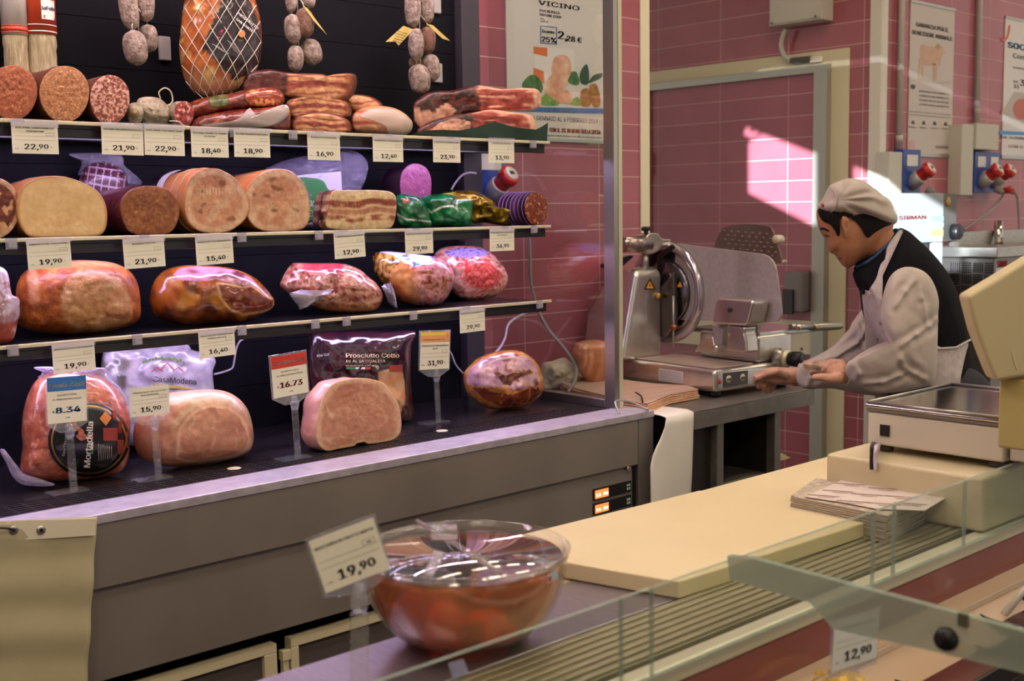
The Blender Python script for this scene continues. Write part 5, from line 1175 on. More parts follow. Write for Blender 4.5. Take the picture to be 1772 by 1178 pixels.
wpatch('pack_print', [wc(648, 365), wc(970, 385), wc(970, 620), wc(660, 640)], mat('print_pack', '#d6cfca', .5), po, .0002, False)
for i, (nm, pp, m) in enumerate((('pack_print', [wc(650, 365), wc(758, 375), wc(758, 445), wc(650, 420)], ORG), ('pack_print', [wc(650, 530), wc(730, 560), wc(735, 660), wc(650, 600)], ORG))): wpatch(nm, pp, m, po, .0004, False)
wpatch('leaf_print', [wc(560, 680), wc(585, 620), wc(640, 585), (780+700/4.531, 620/4.531), wc(725, 690), wc(700, 730), wc(620, 740)], GRN, po, .0006)
wpatch('leaf_print', [wc(700, 780), wc(760, 730), wc(820, 770), wc(850, 820), wc(720, 825)], GRN2, po, .0008)
wpatch('leaf_print', [wc(1020, 650), wc(1015, 570), wc(1065, 502), wc(1085, 580), wc(1075, 660)], DGR, po, .0006); wpatch('leaf_print', [wc(920, 640), wc(940, 570), wc(985, 565), wc(1010, 640), wc(985, 670)], GRN, po, .0005); wpatch('leaf_print', [wc(1080, 650), wc(1120, 590), wc(1185, 575), wc(1180, 610), wc(1120, 640)], DGR, po, .0006)
wpatch('chicken_print', [wc(790, 560), wc(810, 460), wc(870, 430), wc(930, 460), wc(945, 560), wc(900, 640), wc(820, 640)], CHK, po, .0008); wpatch('chicken_print', [wc(750, 640), wc(800, 585), wc(880, 600), wc(920, 660), wc(850, 700), wc(760, 690)], CHK, po, .0011); wpatch('chicken_print', [wc(730, 700), wc(830, 690), wc(920, 710), wc(955, 790), wc(880, 810), wc(780, 760)], CHK, po, .0014)
wpatch('potato_print', [wc(1015, 780), wc(1025, 710), wc(1075, 695), wc(1105, 760), wc(1090, 830), wc(1030, 830)], POT, po, .0009); wpatch('potato_print', [wc(1095, 760), wc(1090, 670), wc(1140, 660), wc(1170, 740), wc(1170, 830), wc(1120, 835)], POT, po, .0007); wpatch('leaf_print', [wc(930, 810), wc(990, 760), wc(1020, 800), wc(1000, 830)], GRN2, po, .0010)
wpatch('blue_band', [(890, 184), (1047, 188), (1047, 197), (890, 193)], PB, po, .0003, False)
wtext('SOCIO CONVIENE', 938, 192.5, 5, mat('ink_pale_blue', '#a8c0d8', .5), po, .02, 54); wtext('24 GENNAIO AL 6 FEBBRAIO 2019', 917, 207, 7.5, PK, po, .0, 117); wtext('CON IL 3% IN MENO SULLA SPESA', 951, 228, 7, PR, po, .03, 88); wtext('Maggiori informazioni sul sito e sull\'area Soci', 940, 235, 3, PK, po, .01, 100); wtext('e sui prodotti anche attivi dal lunedì al sabato', 940, 241, 3, PK, po, .01, 100)
# industrial socket with red plug on the back wall
BLUEP = mat('socket_blue', '#1f3f8f', .35, coat=.3); REDP = mat('plug_red', '#b8241c', .3, coat=.4); GREYB = mat('box_grey', '#b9b4a6', .45)
def socket(label, p, facing, w_, h_, n=1, g=None, wall_y=YW1):
    r = empty('power_socket', (p.x, wall_y, p.z), label, 'power socket', g); y = wall_y
    bm = nbm(); box(bm, p.x-w_/2, p.x+w_/2, y-.05, y-.0012, p.z-h_/2, p.z+h_/2); obj('housing', bm, BLUEP, r, bevel=.004)
    for k in range(n):
        cx = p.x+(k-(n-1)/2)*w_/n
        bm = nbm(); box(bm, cx-w_/n*.3, cx+w_/n*.3, y-.053, y-.0501, p.z+h_*.12, p.z+h_*.38); obj('badge', bm, mat('badge_silver', '#d0cfc9', .4), r, bevel=.002)
        ax = Vector((0.05, -.75, .55)).normalized(); c = Vector((cx+w_/n*.05, y-.055, p.z-h_*.12))
        bm = nbm(); lathe(bm, [(0, -.02), (.036, -.02), (.036, .035), (.034, .04), (0, .04)], c-Vector((0, .0, .02)), ax, 28); obj('collar', bm, mat('collar_silver', '#b5b2ab', .35, .4), r)
        bm = nbm(); lathe(bm, [(.030, .041), (.030, .07), (.036, .072), (.037, .098), (.030, .102), (0, .102)], c-Vector((0, .0, .02)), ax, 28); pl = obj('plug', bm, REDP, r)
        bm = nbm(); lathe(bm, [(.026, .1025), (.026, .1045), (0, .1045)], c-Vector((0, .0, .02)), ax, 28); obj('plug_disc', bm, mat('plug_cream', '#e0d9cc', .4), pl)
        bm = nbm(); b_ = c-Vector((0, .0, .02))+ax*.1047; t1 = ax.cross(UX).normalized(); prism(bm, [b_+UX*x+t1*y_ for x, y_ in ((-.01, -.007), (.01, -.007), (.01, .007), (-.01, .007))], ax*.001); obj('plug_mark', bm, PK, pl)
        bm = nbm(); lathe(bm, [(0, 0), (.016, .002), (.018, .03), (.012, .045), (0, .046)], c+Vector((.012, -.055, -.055)), Vector((.2, -.6, -.35)).normalized(), 20); obj('cable_gland', bm, mat('gland_grey', '#7d7a78', .5), pl)
    return r
p = P(850, 308, 'y', YW1-.05); socket('blue wall socket with a red plug, behind the middle shelf end', p, 0, .15, .22)
# loose cables
CABW = mat('cable_white', '#c9c0cf', .4); CABG = mat('cable_grey', '#8f8a8c', .4)
def cable(label, pts, r, m, name='cable'):
    bm = nbm(); tube(bm, curve(pts, 8), r, 8); return T(obj(name, bm, m, None), label, 'cable')
cable('white looped cable beside the blue socket behind the gold pack', [P(x, y, 'y', 3.0) for x, y in K8((5, 400), (40, 340), (90, 285), (150, 265), (198, 272))], .0035, CABW)
cable('grey cable running down the tiled wall to the deck end', [P(915, 262+140, 'y', 3.05), P(917, 440, 'y', 3.05), P(919, 490, 'y', 3.04), P(*q7(605, 130), 'y', 3.03), P(*q7(630, 230), 'y', 3.02), P(*q7(720, 390), 'y', 2.97), P(*q7(830, 520), 'y', 2.92), P(*q7(905, 640), 'y', 2.88), P(*q7(905, 750), 'y', 2.84), P(*q7(850, 835), 'y', 2.83)], .0055, CABG)
cable('thin white cable from the lowest shelf end down behind the tied ham', [P(*q7(628, 222), 'y', 2.99), P(*q7(500, 280), 'y', 2.95), P(*q7(420, 340), 'y', 2.9), P(*q7(395, 440), 'y', 2.87), P(*q7(350, 520), 'y', 2.85), P(*q7(300, 570), 'y', 2.82)], .004, CABW)
cable('short white cable hanging from the shelf beside the 16,40 tag', [P(x, y, 'y', 2.98) for x, y in K5((1660, 118), (1580, 135), (1480, 170), (1450, 220), (1435, 300), (1420, 345), (1350, 372), (1310, 380))], .003, CABW)
cable('thin white cable behind the 31,90 sign', [P(x, y, 'y', 2.99) for x, y in K6((930, 230), (1000, 300), (1050, 350), (1080, 420), (1125, 470))], .003, CABW)
# ================================================================== slicing corner: steel table, slicer, papers
TZ = .87
tb = empty('steel_table', (3.2, 2.7, 0), 'steel table with dark open shelves carrying the meat slicer', 'table')
TS = mat('table_steel', '#857f79', .38, .5, col2='#77716b', nscale=20)
bm = nbm(); box(bm, 2.84, 3.63, 2.335, 3.07, TZ-.006, TZ); box(bm, 2.84, 3.63, 2.335, 2.36, TZ-.06, TZ-.0061); obj('tabletop', bm, TS, tb, bevel=.002)
def lx(px): return P(px, 750, 'y', 2.345).x
for x in (lx(1247), lx(1346), 2.86):
    for y in (2.345, 3.02):
        bm = nbm(); box(bm, x-.018, x+.018, y, y+.035, 0, TZ-.0605); obj('leg', bm, TS, tb, bevel=.003)
zs = P(1290, 830, 'y', 2.36).z
bm = nbm(); box(bm, lx(1247)-.018, lx(1346)-.019, 2.382, 3.015, zs-.03, zs); obj('shelf', bm, TS, tb, bevel=.002)
bm = nbm(); box(bm, 2.88, lx(1247)-.02, 2.37, 3.05, .06, TZ-.07); obj('drawer_block', bm, mat('cabinet_dark', '#26211f', .5), tb, bevel=.003)
bm = nbm(); box(bm, lx(1247)-.017, 3.45, 3.056, 3.07, .1, TZ-.061); obj('back_sheet', bm, mat('cabinet_dark', '#26211f'), tb)
bm = nbm(); box(bm, lx(1346)-.006, lx(1346)+.006, 2.3815, 3.018, .1, TZ-.061); obj('side_sheet', bm, mat('cabinet_dark', '#26211f'), tb)
bm = nbm(); p = P(1285, 806, 'y', 2.6)
for k in range(4): box(bm, p.x-.10+.01*k, p.x+.08-.006*k, 2.45+.01*k, 2.75, zs+.001+.006*k, zs+.0065+.006*k)
T(obj('paper_stack', bm, mat('paper_cream', '#c9bd98', .7), None), 'small stack of cream paper on the shelf inside the steel table', 'paper')
# slicer frame of reference: origin at the near left foot, sx to the operator's side, sy to the wall
_a = math.radians(5.5); SX, SY = Vector((math.cos(_a), -math.sin(_a), 0)), Vector((math.sin(_a), math.cos(_a), 0)); SO = Vector((3.19, 2.435, TZ+.02))
def L(x, y, z): return SO+SX*x+SY*y+UZ*z
def onX(px, py, v): return PN(px, py, SO+SX*v, SX)
def onY(px, py, v): return PN(px, py, SO+SY*v, SY)
SMX = Matrix.Translation(SO) @ Matrix.Rotation(-_a, 4, 'Z')
def lbox(bm, *a, mi=0): return box(bm, *a, mi=mi, mx=SMX)
CAST = mat('cast_aluminium', '#dcd7d1', .27, .9, col2='#cdc8c2', nscale=14)
CASTD = mat('cast_aluminium_matte', '#a39a95', .42, .4)
sl_ = empty('meat_slicer', SO-UZ*.02, 'large silver meat slicer with round blade guard and grey gauge plate, on the steel table', 'meat slicer')
def part(name, bm, m, par=None, **k): return obj(name, bm, m, par or sl_, **k)
bm = nbm(); lbox(bm, 0, .42, 0, .47, 0, .078); base = part('base', bm, CAST, bevel=.016)
for x in (.04, .38):
    for y in (.04, .43):
        bm = nbm(); lathe(bm, [(0, -.0198), (.02, -.0198), (.022, -.0005), (0, -.0005)], L(x, y, 0), seg=20); part('foot', bm, BLACKP)
bm = nbm(); lbox(bm, .015, .205, .015, .395, .0785, .0835); part('receiving_plate', bm, mat('plate_rose_steel', '#bfab9f', .4, .3), bevel=.002)
# front panel
bm = nbm(); q = [onY(x, y, -.0005) for x, y in ((1252, 645), (1293.5, 640.5), (1293.5, 664), (1252, 671))]; prism(bm, q, -SY*.003); cp = part('control_panel', bm, mat('panel_grey', '#4f4d50', .4), bevel=.002)
for cx in (1261, 1285):
    c = onY(cx, 656 if cx < 1270 else 653, -.004)
    bm = nbm(); lathe(bm, [(0, 0), (.013, 0), (.013, .001), (0, .001)], c, -SY, 24); bt = obj('button', bm, mat('button_cream', '#cfc6b0', .4), cp)
    for dx, cc in ((-.005, '#4a5f4a'), (.006, '#33302e')):
        bm = nbm(); lathe(bm, [(0, .0012), (.0045, .0012), (.0045, .0025), (0, .003)], c+SX*dx, -SY, 16); obj('button_cap', bm, mat('cap_'+cc[1:], cc, .4), bt)
c = onY(1245, 660, -.001); bm = nbm(); lathe(bm, [(0, 0), (.009, 0), (.009, .001), (0, .001)], c, -SY, 24); part('emblem', bm, mat('emblem_red', '#b04a3c', .4))
bm = nbm(); q = [onX(x, y, -.0006) for x, y in ((1140, 637), (1182, 643.5), (1181, 664), (1139.5, 658))]; prism(bm, q, -SX*.0005); st = part('sticker', bm, mat('sticker_white', '#d9d2d0', .5))
bm = nbm()
for k in range(6):
    a, b = onX(1141.5, 640+3.1*k, -.0016), onX(1180, 645.8+3.1*k, -.0016); prism(bm, [a, b, b-UZ*.0018, a-UZ*.0018], -SX*.0003)
obj('fine_print', bm, mat('ink_grey', '#77706e', .5), st)
# motor tower at the back left
bm = nbm(); prof = [(.395, .075), (.395, .385), (.42, .408), (.53, .40), (.60, .25), (.615, .075)]
prism(bm, [L(-.03, y, z) for y, z in prof], SX*.175)
for v in bm.verts:
    lv = v.co-SO; x, z = lv.dot(SX), lv.z
    if x < 0: v.co += SX*(-.028+.075*sst(.2, .40, z))
tw = part('motor_tower', bm, CAST, bevel=.018)
def tri(cx, cy, s, v, m, par, ax='Y', off=.002):
    bm = nbm(); f = (lambda x, y: onY(x, y, v-off)) if ax == 'Y' else (lambda x, y: onX(x, y, v-off)); prism(bm, [f(cx-s, cy+s), f(cx+s, cy+s), f(cx, cy-s)], -(SY if ax == 'Y' else SX)*.0006); return obj('warning_sign', bm, m, par)
ws = tri(1124.5, 491, 9.5, .395, mat('ink_black', '#100e12'), tw); tri(1124.5, 492.3, 6.6, .395, mat('warning_amber', '#e0962a', .4), ws, off=.003)
bm = nbm(); p = onY(1124.5, 494, .391); prism(bm, [p-SX*.004-UZ*.004, p+SX*.004-UZ*.004, p+UZ*.009], -SY*.0005); obj('warning_mark', bm, mat('ink_black', '#100e12'), ws)
c = onY(1138, 512, .394); bm = nbm(); lathe(bm, [(0, 0), (.012, 0), (.012, .008), (.008, .014), (0, .015)], c, -SY, 24); part('pin', bm, mat('brass', '#b58f4a', .3, .9))
# blade, guard ring
BC = L(.2, .42, .31)
bm = nbm(); lathe(bm, [(0, -.012), (.15, -.012), (.172, -.004), (.174, 0), (.172, .003), (0, .003)], BC, -SX, 72); bl = part('blade', bm, mat('blade_steel', '#a39e9c', .16, 1))
bm = nbm(); lathe(bm, [(.158, .004), (.178, .004), (.186, 0), (.186, .018), (.178, .026), (.160, .026), (.152, .018), (.158, .004)], BC-SX*.0, -SX, 72); part('blade_guard', bm, mat('guard_polished', '#bdb7bb', .18, .8))
bm = nbm(); lathe(bm, [(0, .004), (.118, .004), (.120, .012), (.112, .02), (.05, .028), (0, .03)], BC, -SX, 64); cov = part('blade_cover', bm, mat('cover_dark_steel', '#6f6a6a', .22, .9))
tri(1176.5, 492, 4.5, .17, mat('warning_amber', '#e0962a'), cov, 'X', .004)
bm = nbm(); q = [onX(x, y, .14) for x, y in ((1128, 520), (1140, 500), (1165, 470), (1168, 560), (1150, 585), (1128, 575))]; prism(bm, q, SX*.02); part('cover_plate', bm, mat('cover_dark_steel', '#6f6a6a'), bevel=.006)
bm = nbm(); tube(bm, [onX(1165, 512, .13), onX(1165.5, 560, .13), onX(1165, 602, .13)], .0035, 8); part('tie_rod', bm, STEEL)
c = onX(1166.5, 566, .12); bm = nbm(); lathe(bm, [(0, -.012), (.012, -.008), (.014, 0), (.012, .008), (0, .012)], c, UZ, 20); part('rod_knob', bm, mat('copper_knob', '#9c5f42', .25, .9))
# gauge plate with rounded corners
def rrect_px(pts, v, r, n=6):
    q = [onX(x, y, v) for x, y in pts]; out = []; m = len(q)
    for i in range(m):
        a, b, c = q[i-1], q[i], q[(i+1) % m]; d1 = (a-b).normalized()*r[i]; d2 = (c-b).normalized()*r[i]
        for k in range(n+1):
            t = k/n; out.append((b+d1)*(1-t)**2+b*2*t*(1-t)+(b+d2)*t*t)
    return out
bm = nbm(); prism(bm, rrect_px(((1168, 421), (1340, 442), (1355, 558), (1168, 553)), .195, (.01, .06, .05, .01), 8), SX*.008); part('gauge_plate', bm, mat('gauge_plate_grey', '#aea5a4', .42, .2, col2='#a39a99', nscale=60), bevel=.002)
# bracket that carries the plate
def z2(x, y): return (1200+x/3.68, 380+y/3.68)
bm = nbm(); prism(bm, rrect_px((z2(140, 497), z2(385, 512), z2(345, 680), z2(112, 664)), .10, (.02, .02, .02, .02)), SX*.085); br = part('plate_bracket', bm, CAST, bevel=.012)
bm = nbm(); prism(bm, [onX(*z2(x, y), .105) for x, y in ((215, 672), (330, 684), (322, 720), (335, 770), (340, 850), (205, 838), (212, 770), (228, 720))], SX*.06); part('bracket_column', bm, CAST, bevel=.008)
bm = nbm(); prism(bm, [onX(*z2(x, y), .13) for x, y in ((112, 668), (190, 672), (178, 800), (130, 795))], SX*.03); part('bracket_arm', bm, CASTD, bevel=.006)
c = onX(*z2(148, 815), .12); bm = nbm(); lathe(bm, [(0, -.011), (.009, -.008), (.012, 0), (.009, .008), (0, .011)], c, UZ, 20); part('clamp_ball', bm, mat('chrome', '#c9c5bf', .08, 1))
c = onX(*z2(232, 574), .098); bm = nbm(); lathe(bm, [(0, 0), (.008, 0), (.008, .004), (0, .005)], c, -SX, 16); obj('bracket_screw', bm, BLACKP, br)
bm = nbm(); prism(bm, [onX(*z2(x, y), .15) for x, y in ((0, 842), (40, 775), (90, 742), (120, 740), (135, 800), (150, 846))], SX*.05); part('ribbed_block', bm, CAST, bevel=.006)
# right housing, dial and carriage
zt_ = .078
bm = nbm(); lbox(bm, .235, .42, .02, .30, zt_+.0005, .175); hs = part('carriage_housing', bm, CAST, bevel=.014)
c = onY(1343, 619, .018); dirk = (-SY*1.0+SX*.25).normalized()
bm = nbm(); lathe(bm, [(0, 0), (.036, 0), (.036, .02), (.033, .026), (.033, .03), (0, .03)], c, dirk, 40); di = part('dial_ring', bm, STEEL)
bm = nbm(); lathe(bm, [(0, .0302), (.031, .0302), (.031, .048), (0, .048)], c, dirk, 40); obj('dial_scale', bm, mat('dial_cream', '#d9cfb0', .4, .3), di)
bm = nbm(); lathe(bm, [(0, .0485), (.022, .0485), (.026, .056), (.028, .09), (.024, .098), (0, .10)], c, dirk, 40); part('dial_knob', bm, BLACKP)
# carriage tray and its handle
cz = onY(1400, 565, .05).z-SO.z
bm = nbm(); lbox(bm, .255, .56, .03, .36, cz-.018, cz); part('carriage', bm, mat('carriage_steel', '#b9bcbc', .25, .8), bevel=.004)
a, b = onY(1368, 566, .025), onY(1405, 565, .025); bm = nbm(); tube(bm, [a, b], .011, 20); part('handle_shank', bm, STEEL)
bm = nbm(); lathe(bm, [(0, -.013), (.010, -.010), (.014, 0), (.010, .010), (0, .013)], onY(1381, 566, .018), UZ, 20); part('handle_joint', bm, mat('chrome', '#c9c5bf'))
bm = nbm(); a, b = onY(1405.5, 566, .025), onY(1455, 563, .025); tube(bm, [a, a+(b-a)*.1, b-(b-a)*.05, b], [.013, .015, .015, .012], 24); part('handle', bm, mat('handle_steel', '#a8a08f', .3, .9))
bm = nbm(); lbox(bm, .26, .34, .10, .30, .176, cz-.019); part('carriage_post', bm, mat('cabinet_dark', '#26211f'), bevel=.004)
# toothed pusher plate behind
pp = [z2(x, y) for x, y in ((138, 190), (160, 100), (190, 55), (250, 38), (350, 28), (460, 38), (495, 60), (530, 150), (558, 250), (548, 276), (440, 262), (250, 230))]
out = closed(pp, 60); bm = nbm(); prism(bm, [onX(p.x, p.y, .33) for p in out], SX*.012); pu = part('meat_pusher', bm, mat('pusher_brown', '#6a5852', .5, col2='#5b4b46', nscale=40))
bm = nbm()
for r_ in range(6):
    for k in range(8):
        x, y = 190+k*45+(r_ % 2)*20+r_*3, 70+r_*28+k*3.5
        if inside(z2(x, y), [(p.x, p.y) for p in out]) and inside(z2(x+18, y+4), [(p.x, p.y) for p in out]):
            a = onX(*z2(x, y), .3285); b = onX(*z2(x+14, y+1), .3285); tube(bm, [a, (a+b)/2-SX*.003+UZ*.002, b], .0016, 5)
obj('teeth', bm, mat('teeth_grey', '#a8968c', .4), pu)
c = onX(*z2(540, 125), .345); bm = nbm(); lathe(bm, [(0, -.02), (.014, -.018), (.016, 0), (.014, .018), (0, .02)], c, SX, 20); obj('pusher_knob', bm, mat('knob_ivory', '#c9c0ac', .35), pu)
bm = nbm(); tube(bm, [onX(*z2(552, 262), .34), onX(*z2(590, 264), .34)], .004, 8); cyl(bm, onX(*z2(572, 262), .34), onX(*z2(572, 285), .34), .006, seg=10); obj('pusher_pin', bm, STEEL, pu)
bm = nbm(); tube(bm, [L(.345, .12, cz+.0005), L(.345, .12, onX(*z2(400, 240), .345).z-SO.z)], .012, 16); part('pusher_post', bm, STEEL)
# sharpener on top
def z1(x, y): return (1060+x/3.928, 380+y/3.928)
bm = nbm(); a, b = onY(*z1(75, 165), .42), onY(*z1(245, 160), .42); tube(bm, [a-SX*.004, a, b], [.024, .029, .030], 24); sh_ = part('sharpener', bm, mat('sharpener_rose_steel', '#a8948f', .25, .8))
bm = nbm(); out = closed([z1(x, y) for x, y in ((236, 110), (300, 92), (340, 130), (395, 135), (396, 160), (340, 185), (300, 220), (240, 226))], 40); prism(bm, [onY(p.x, p.y, .40) for p in out], SY*.06); obj('sharpener_head', bm, CAST, sh_, bevel=.008)
c = onY(*z1(228, 85), .42); bm = nbm(); lathe(bm, [(0, -.01), (.008, -.01), (.008, .004), (.017, .006), (.018, .016), (.012, .02), (0, .021)], c, UZ, 20); obj('knob', bm, BLACKP, sh_)
c = onY(*z1(92, 155), .39); bm = nbm(); lathe(bm, [(0, 0), (.011, .001), (.013, .006), (.008, .012), (0, .013)], c, -SY, 20); obj('cap_screw', bm, mat('chrome', '#c9c5bf'), sh_)
bm = nbm(); a, b = onY(*z1(220, 225), .43), onY(*z1(222, 345), .43); tube(bm, [a, b], .014, 16); obj('sharpener_post', bm, STEEL, sh_)
bm = nbm(); prism(bm, [onY(*z1(x, y), .43) for x, y in ((-60, 300), (60, 268), (130, 240), (150, 250), (70, 320), (-60, 330))], SY*.02); obj('lever', bm, BLACKP, sh_, bevel=.004)
bm = nbm(); prism(bm, [onX(*z1(x, y), .17) for x, y in ((300, 240), (400, 165), (425, 190), (340, 260), (330, 420), (300, 400))], SX*.03); obj('sharpener_arm', bm, BLACKP, sh_, bevel=.004)
# ham being sliced behind the plate
sh = Shape([(1335, 470), (1344, 466), (1352, 480), (1357, 500), (1356, 525), (1350, 545), (1335, 548)], 2.44, .02)
bm = nbm(); hc = L(.275, .10, .33); lathe(bm, [(0, -.06), (.06, -.058), (.085, -.045), (.095, 0), (.09, .05), (.07, .06), (0, .062)], hc, SX, 40)
for v in bm.verts: v.co.z += .01*fb(v.co.x, v.co.y, 12)
hz = obj('ham_on_slicer', bm, mat('sliced_ham', '#b8764a', .4, col2='#d9a880', nscale=14, coat=.2), None); T(hz, 'ham clamped behind the gauge plate of the slicer, only its edge showing', 'ham')
# folded wrapping papers on the table
def z3(x, y): return (940+x/5.907, 560+y/5.907)
PAPER = mat('wrapping_paper_pink', '#c9a896', .7, col2='#b89484', nscale=4, stretch=(1, 14, 1))
PEDGE = mat('wrapping_paper_edge', '#c98a6a', .7, col2='#e0bfa0', nscale=60, stretch=(1, 1, 8))
TOPZ = TZ+.034
tp = [P(*z3(x, y), 'z', TOPZ) for x, y in ((90, 575), (420, 548), (650, 540), (780, 560), (1170, 608), (1500, 628), (1600, 668), (1300, 720), (1070, 812), (800, 770), (600, 720), (330, 660))]
ps = empty('wrapping_paper_stack', (2.95, 2.6, TZ), 'thick stack of pinkish folded wrapping paper in front of the slicer', 'paper')
for k in range(5):
    z = TZ+.0015+.0066*k; ins = 1-.006*k; cxy = sum(tp, Vector())/len(tp); bm = nbm()
    prism(bm, [Vector((cxy.x+(p.x-cxy.x)*ins+.004*math.sin(k*2+i), max(cxy.y+(p.y-cxy.y)*ins, 2.342), z)) for i, p in enumerate(tp)], UZ*.006); obj('paper_layer', bm, PEDGE if k < 4 else PAPER, ps, bevel=.0025)
bm = nbm(); tube(bm, curve([P(*z3(945, 702), 'z', TOPZ+.012), P(*z3(1000, 740), 'z', TOPZ+.01), P(*z3(1015, 800), 'z', TOPZ+.001)], 6), .003, 8); T(obj('wire_hook', bm, mat('wire_dark', '#3a332f', .3, .8), None), 'dark bent wire hook lying on the wrapping paper', 'hook')
# crumpled paper bag and a ham in plastic behind the end glass, on the table
sh = Shape([z3(x, y) for x, y in ((-20, 690), (-20, 430), (100, 380), (215, 348), (300, 400), (420, 435), (480, 480), (520, 550), (400, 580), (200, 690))], 2.96, .07, 0, 2.5, TZ)
o = puff('paper_bag', sh, .06, mat('bag_paper', '#cfc2ae', .8, col2='#b9aa94', nscale=16, bump=.5, bscale=22), None, bump=.025, bsc=18); T(o, 'crumpled pale paper bag on the table, seen through the end glass', 'bag')
sh = Shape([z3(x, y) for x, y in ((300, 330), (310, 240), (350, 190), (480, 165), (600, 175), (660, 220), (680, 330), (660, 480), (560, 530), (420, 470))], 2.88, .06, 0, 2.4, TZ)
o = puff('wrapped_ham', sh, .07, mat('wrapped_roast', '#a8603c', .3, col2='#c98a6a', nscale=9, stretch=(9, 1, 1), coat=.5, bump=.2), None, bump=.006); T(o, 'brownish wrapped ham on the table behind the glass, left of the slicer', 'ham')
# white cloth hanging over the table corner
CLOTH = mat('white_cloth', '#e9e4da', .8, col2='#ded8cc', nscale=5, bump=.12, bscale=25, sheen=.2)
bm = nbm(); rows = []
NX, NYc = 14, 34
for j in range(NYc+1):
    t = j/NYc; row = []
    for i in range(NX+1):
        s = i/NX; x = 2.806+.135*s-.075*(1-s)*sst(.36, .5, t)
        if t < .35: y = 2.62-(2.62-2.329)*(t/.35); z = TZ+.0045+.002*math.sin(s*5+t*9)
        else:
            d = (t-.35)/.65; y = 2.327-.006*math.sin(s*9+d*2)*d-.004*d; z = TZ+.003-d*.62; x += -.02*math.sin(d*2.2)*s+.012*math.sin(d*7)*s*d
        row.append(bm.verts.new((x, y, z)))
    rows.append(row)
for A, B in zip(rows, rows[1:]):
    for i in range(NX): bm.faces.new((A[i], A[i+1], B[i+1], B[i]))
o = obj('hanging_cloth', bm, CLOTH, None, smooth=True); o.modifiers.new('solid', 'SOLIDIFY').thickness = .0016; T(o, 'white cloth hanging over the table corner beside the display case', 'cloth')
# night blind hanging at the left over the case front
bm = nbm(); rows = []
top = [(-60, 903), (0, 900), (60, 897), (120, 895), (167, 893.5)]; bot = [(-70, 1300), (-5, 1300), (50, 1300), (105, 1300), (140, 1300)]
for j in range(41):
    t = j/40; row = []
    for i in range(21):
        s = i/20*4; k = min(3, int(s)); f = s-k
        a = Vector(top[k]).lerp(Vector(top[k+1]), f); b = Vector(bot[k]).lerp(Vector(bot[k+1]), f); q = a.lerp(b, t)
        p = P(q.x, q.y, 'y', 2.355); p.y += -.004-.003*math.sin(t*9*PI)*sst(0, .15, t)-.003*math.sin(s*1.3+t*3); row.append(bm.verts.new(p))
    rows.append(row)
for A, B in zip(rows, rows[1:]):
    for i in range(20): bm.faces.new((A[i], A[i+1], B[i+1], B[i]))
nb = obj('night_blind', bm, mat('blind_fabric', '#bdb391', .75, col2='#b2a886', nscale=6, bump=.1, bscale=30), None, smooth=True); nb.modifiers.new('solid', 'SOLIDIFY').thickness = .002; T(nb, 'cream fabric blind hanging over the case front at the left, with eyelets', 'blind')
bm = nbm(); q = [P(x, y, 'y', 2.346) for x, y in ((-60, 906), (60, 900), (166, 897), (165, 926), (60, 933), (-60, 937))]; prism(bm, q, (0, .0015, 0)); hm = obj('hem', bm, mat('blind_hem', '#dcd2ba', .75), nb)
for x, y in ((23, 917), (71, 917)):
    c = P(x, y, 'y', 2.3455); bm = nbm(); lathe(bm, [(.0035, 0), (.009, 0), (.009, .0015), (.0035, .0015)], c, -UY, 20); e = obj('eyelet', bm, STEEL, hm); bm = nbm(); lathe(bm, [(0, .0002), (.0034, .0002), (.0034, .0008), (0, .0008)], c, -UY, 16); obj('eyelet_hole', bm, BLACKP, e)
cable('thin dark cable through the left eyelet of the cream blind', [P(-30, 912, 'y', 2.335), P(0, 913, 'y', 2.332), P(15, 914, 'y', 2.332), P(23, 917, 'y', 2.338)], .0025, mat('wire_dark', '#3a332f'))
# ================================================================== right wall and far wall fittings
a = P(1331, 46, 'x', XW2-.10); b = P(1421, 40, 'x', XW2-.10); jb = empty('junction_box', (XW2, (a.y+b.y)/2, a.z), 'grey junction box on the wall above the cold-room door', 'junction box')
bm = nbm(); box(bm, XW2-.10, XW2-.0012, b.y, a.y, a.z, 2.62); obj('box_body', bm, GREYB, jb, bevel=.004); bm = nbm(); box(bm, XW2-.105, XW2-.1005, b.y+.006, a.y-.006, a.z+.008, 2.61); ld = obj('box_lid', bm, GREYB, jb, bevel=.003)
for x, y in ((1336, 40), (1411, 28)):
    c = P(x, y, 'x', XW2-.1055); bm = nbm(); lathe(bm, [(0, 0), (.006, 0), (.006, .003), (0, .003)], c, -UX, 12); obj('lid_screw', bm, mat('screw_dark', '#6b675f', .4), ld)
cable('grey conduit curving from the junction box down to the door closer', [P(1360, 50, 'x', XW2-.05), P(1355, 62, 'x', XW2-.05), P(1352, 80, 'x', XW2-.045), P(1358, 97, 'x', XW2-.04), P(1372, 105, 'x', XW2-.04), P(1385, 106, 'x', XW2-.04)], .011, GREYB, 'conduit')
a, b = P(1369, 110, 'x', XW2-.04), P(1402, 97, 'x', XW2-.04); bm = nbm(); box(bm, XW2-.055, XW2-.016, b.y, a.y, a.z, b.z); T(obj('door_switch', bm, mat('switch_dark', '#4a4640', .4), None, bevel=.004), 'small dark switch on the cream frame above the cold-room door', 'switch')
a, b = P(1403, 109, 'x', XW2-.03), P(1421, 97, 'x', XW2-.03); bm = nbm(); box(bm, XW2-.04, XW2-.016, b.y, a.y, a.z, b.z); T(obj('door_sensor', bm, WHITEP, None, bevel=.002), 'small white sensor block at the top right corner of the cold-room door', 'sensor')
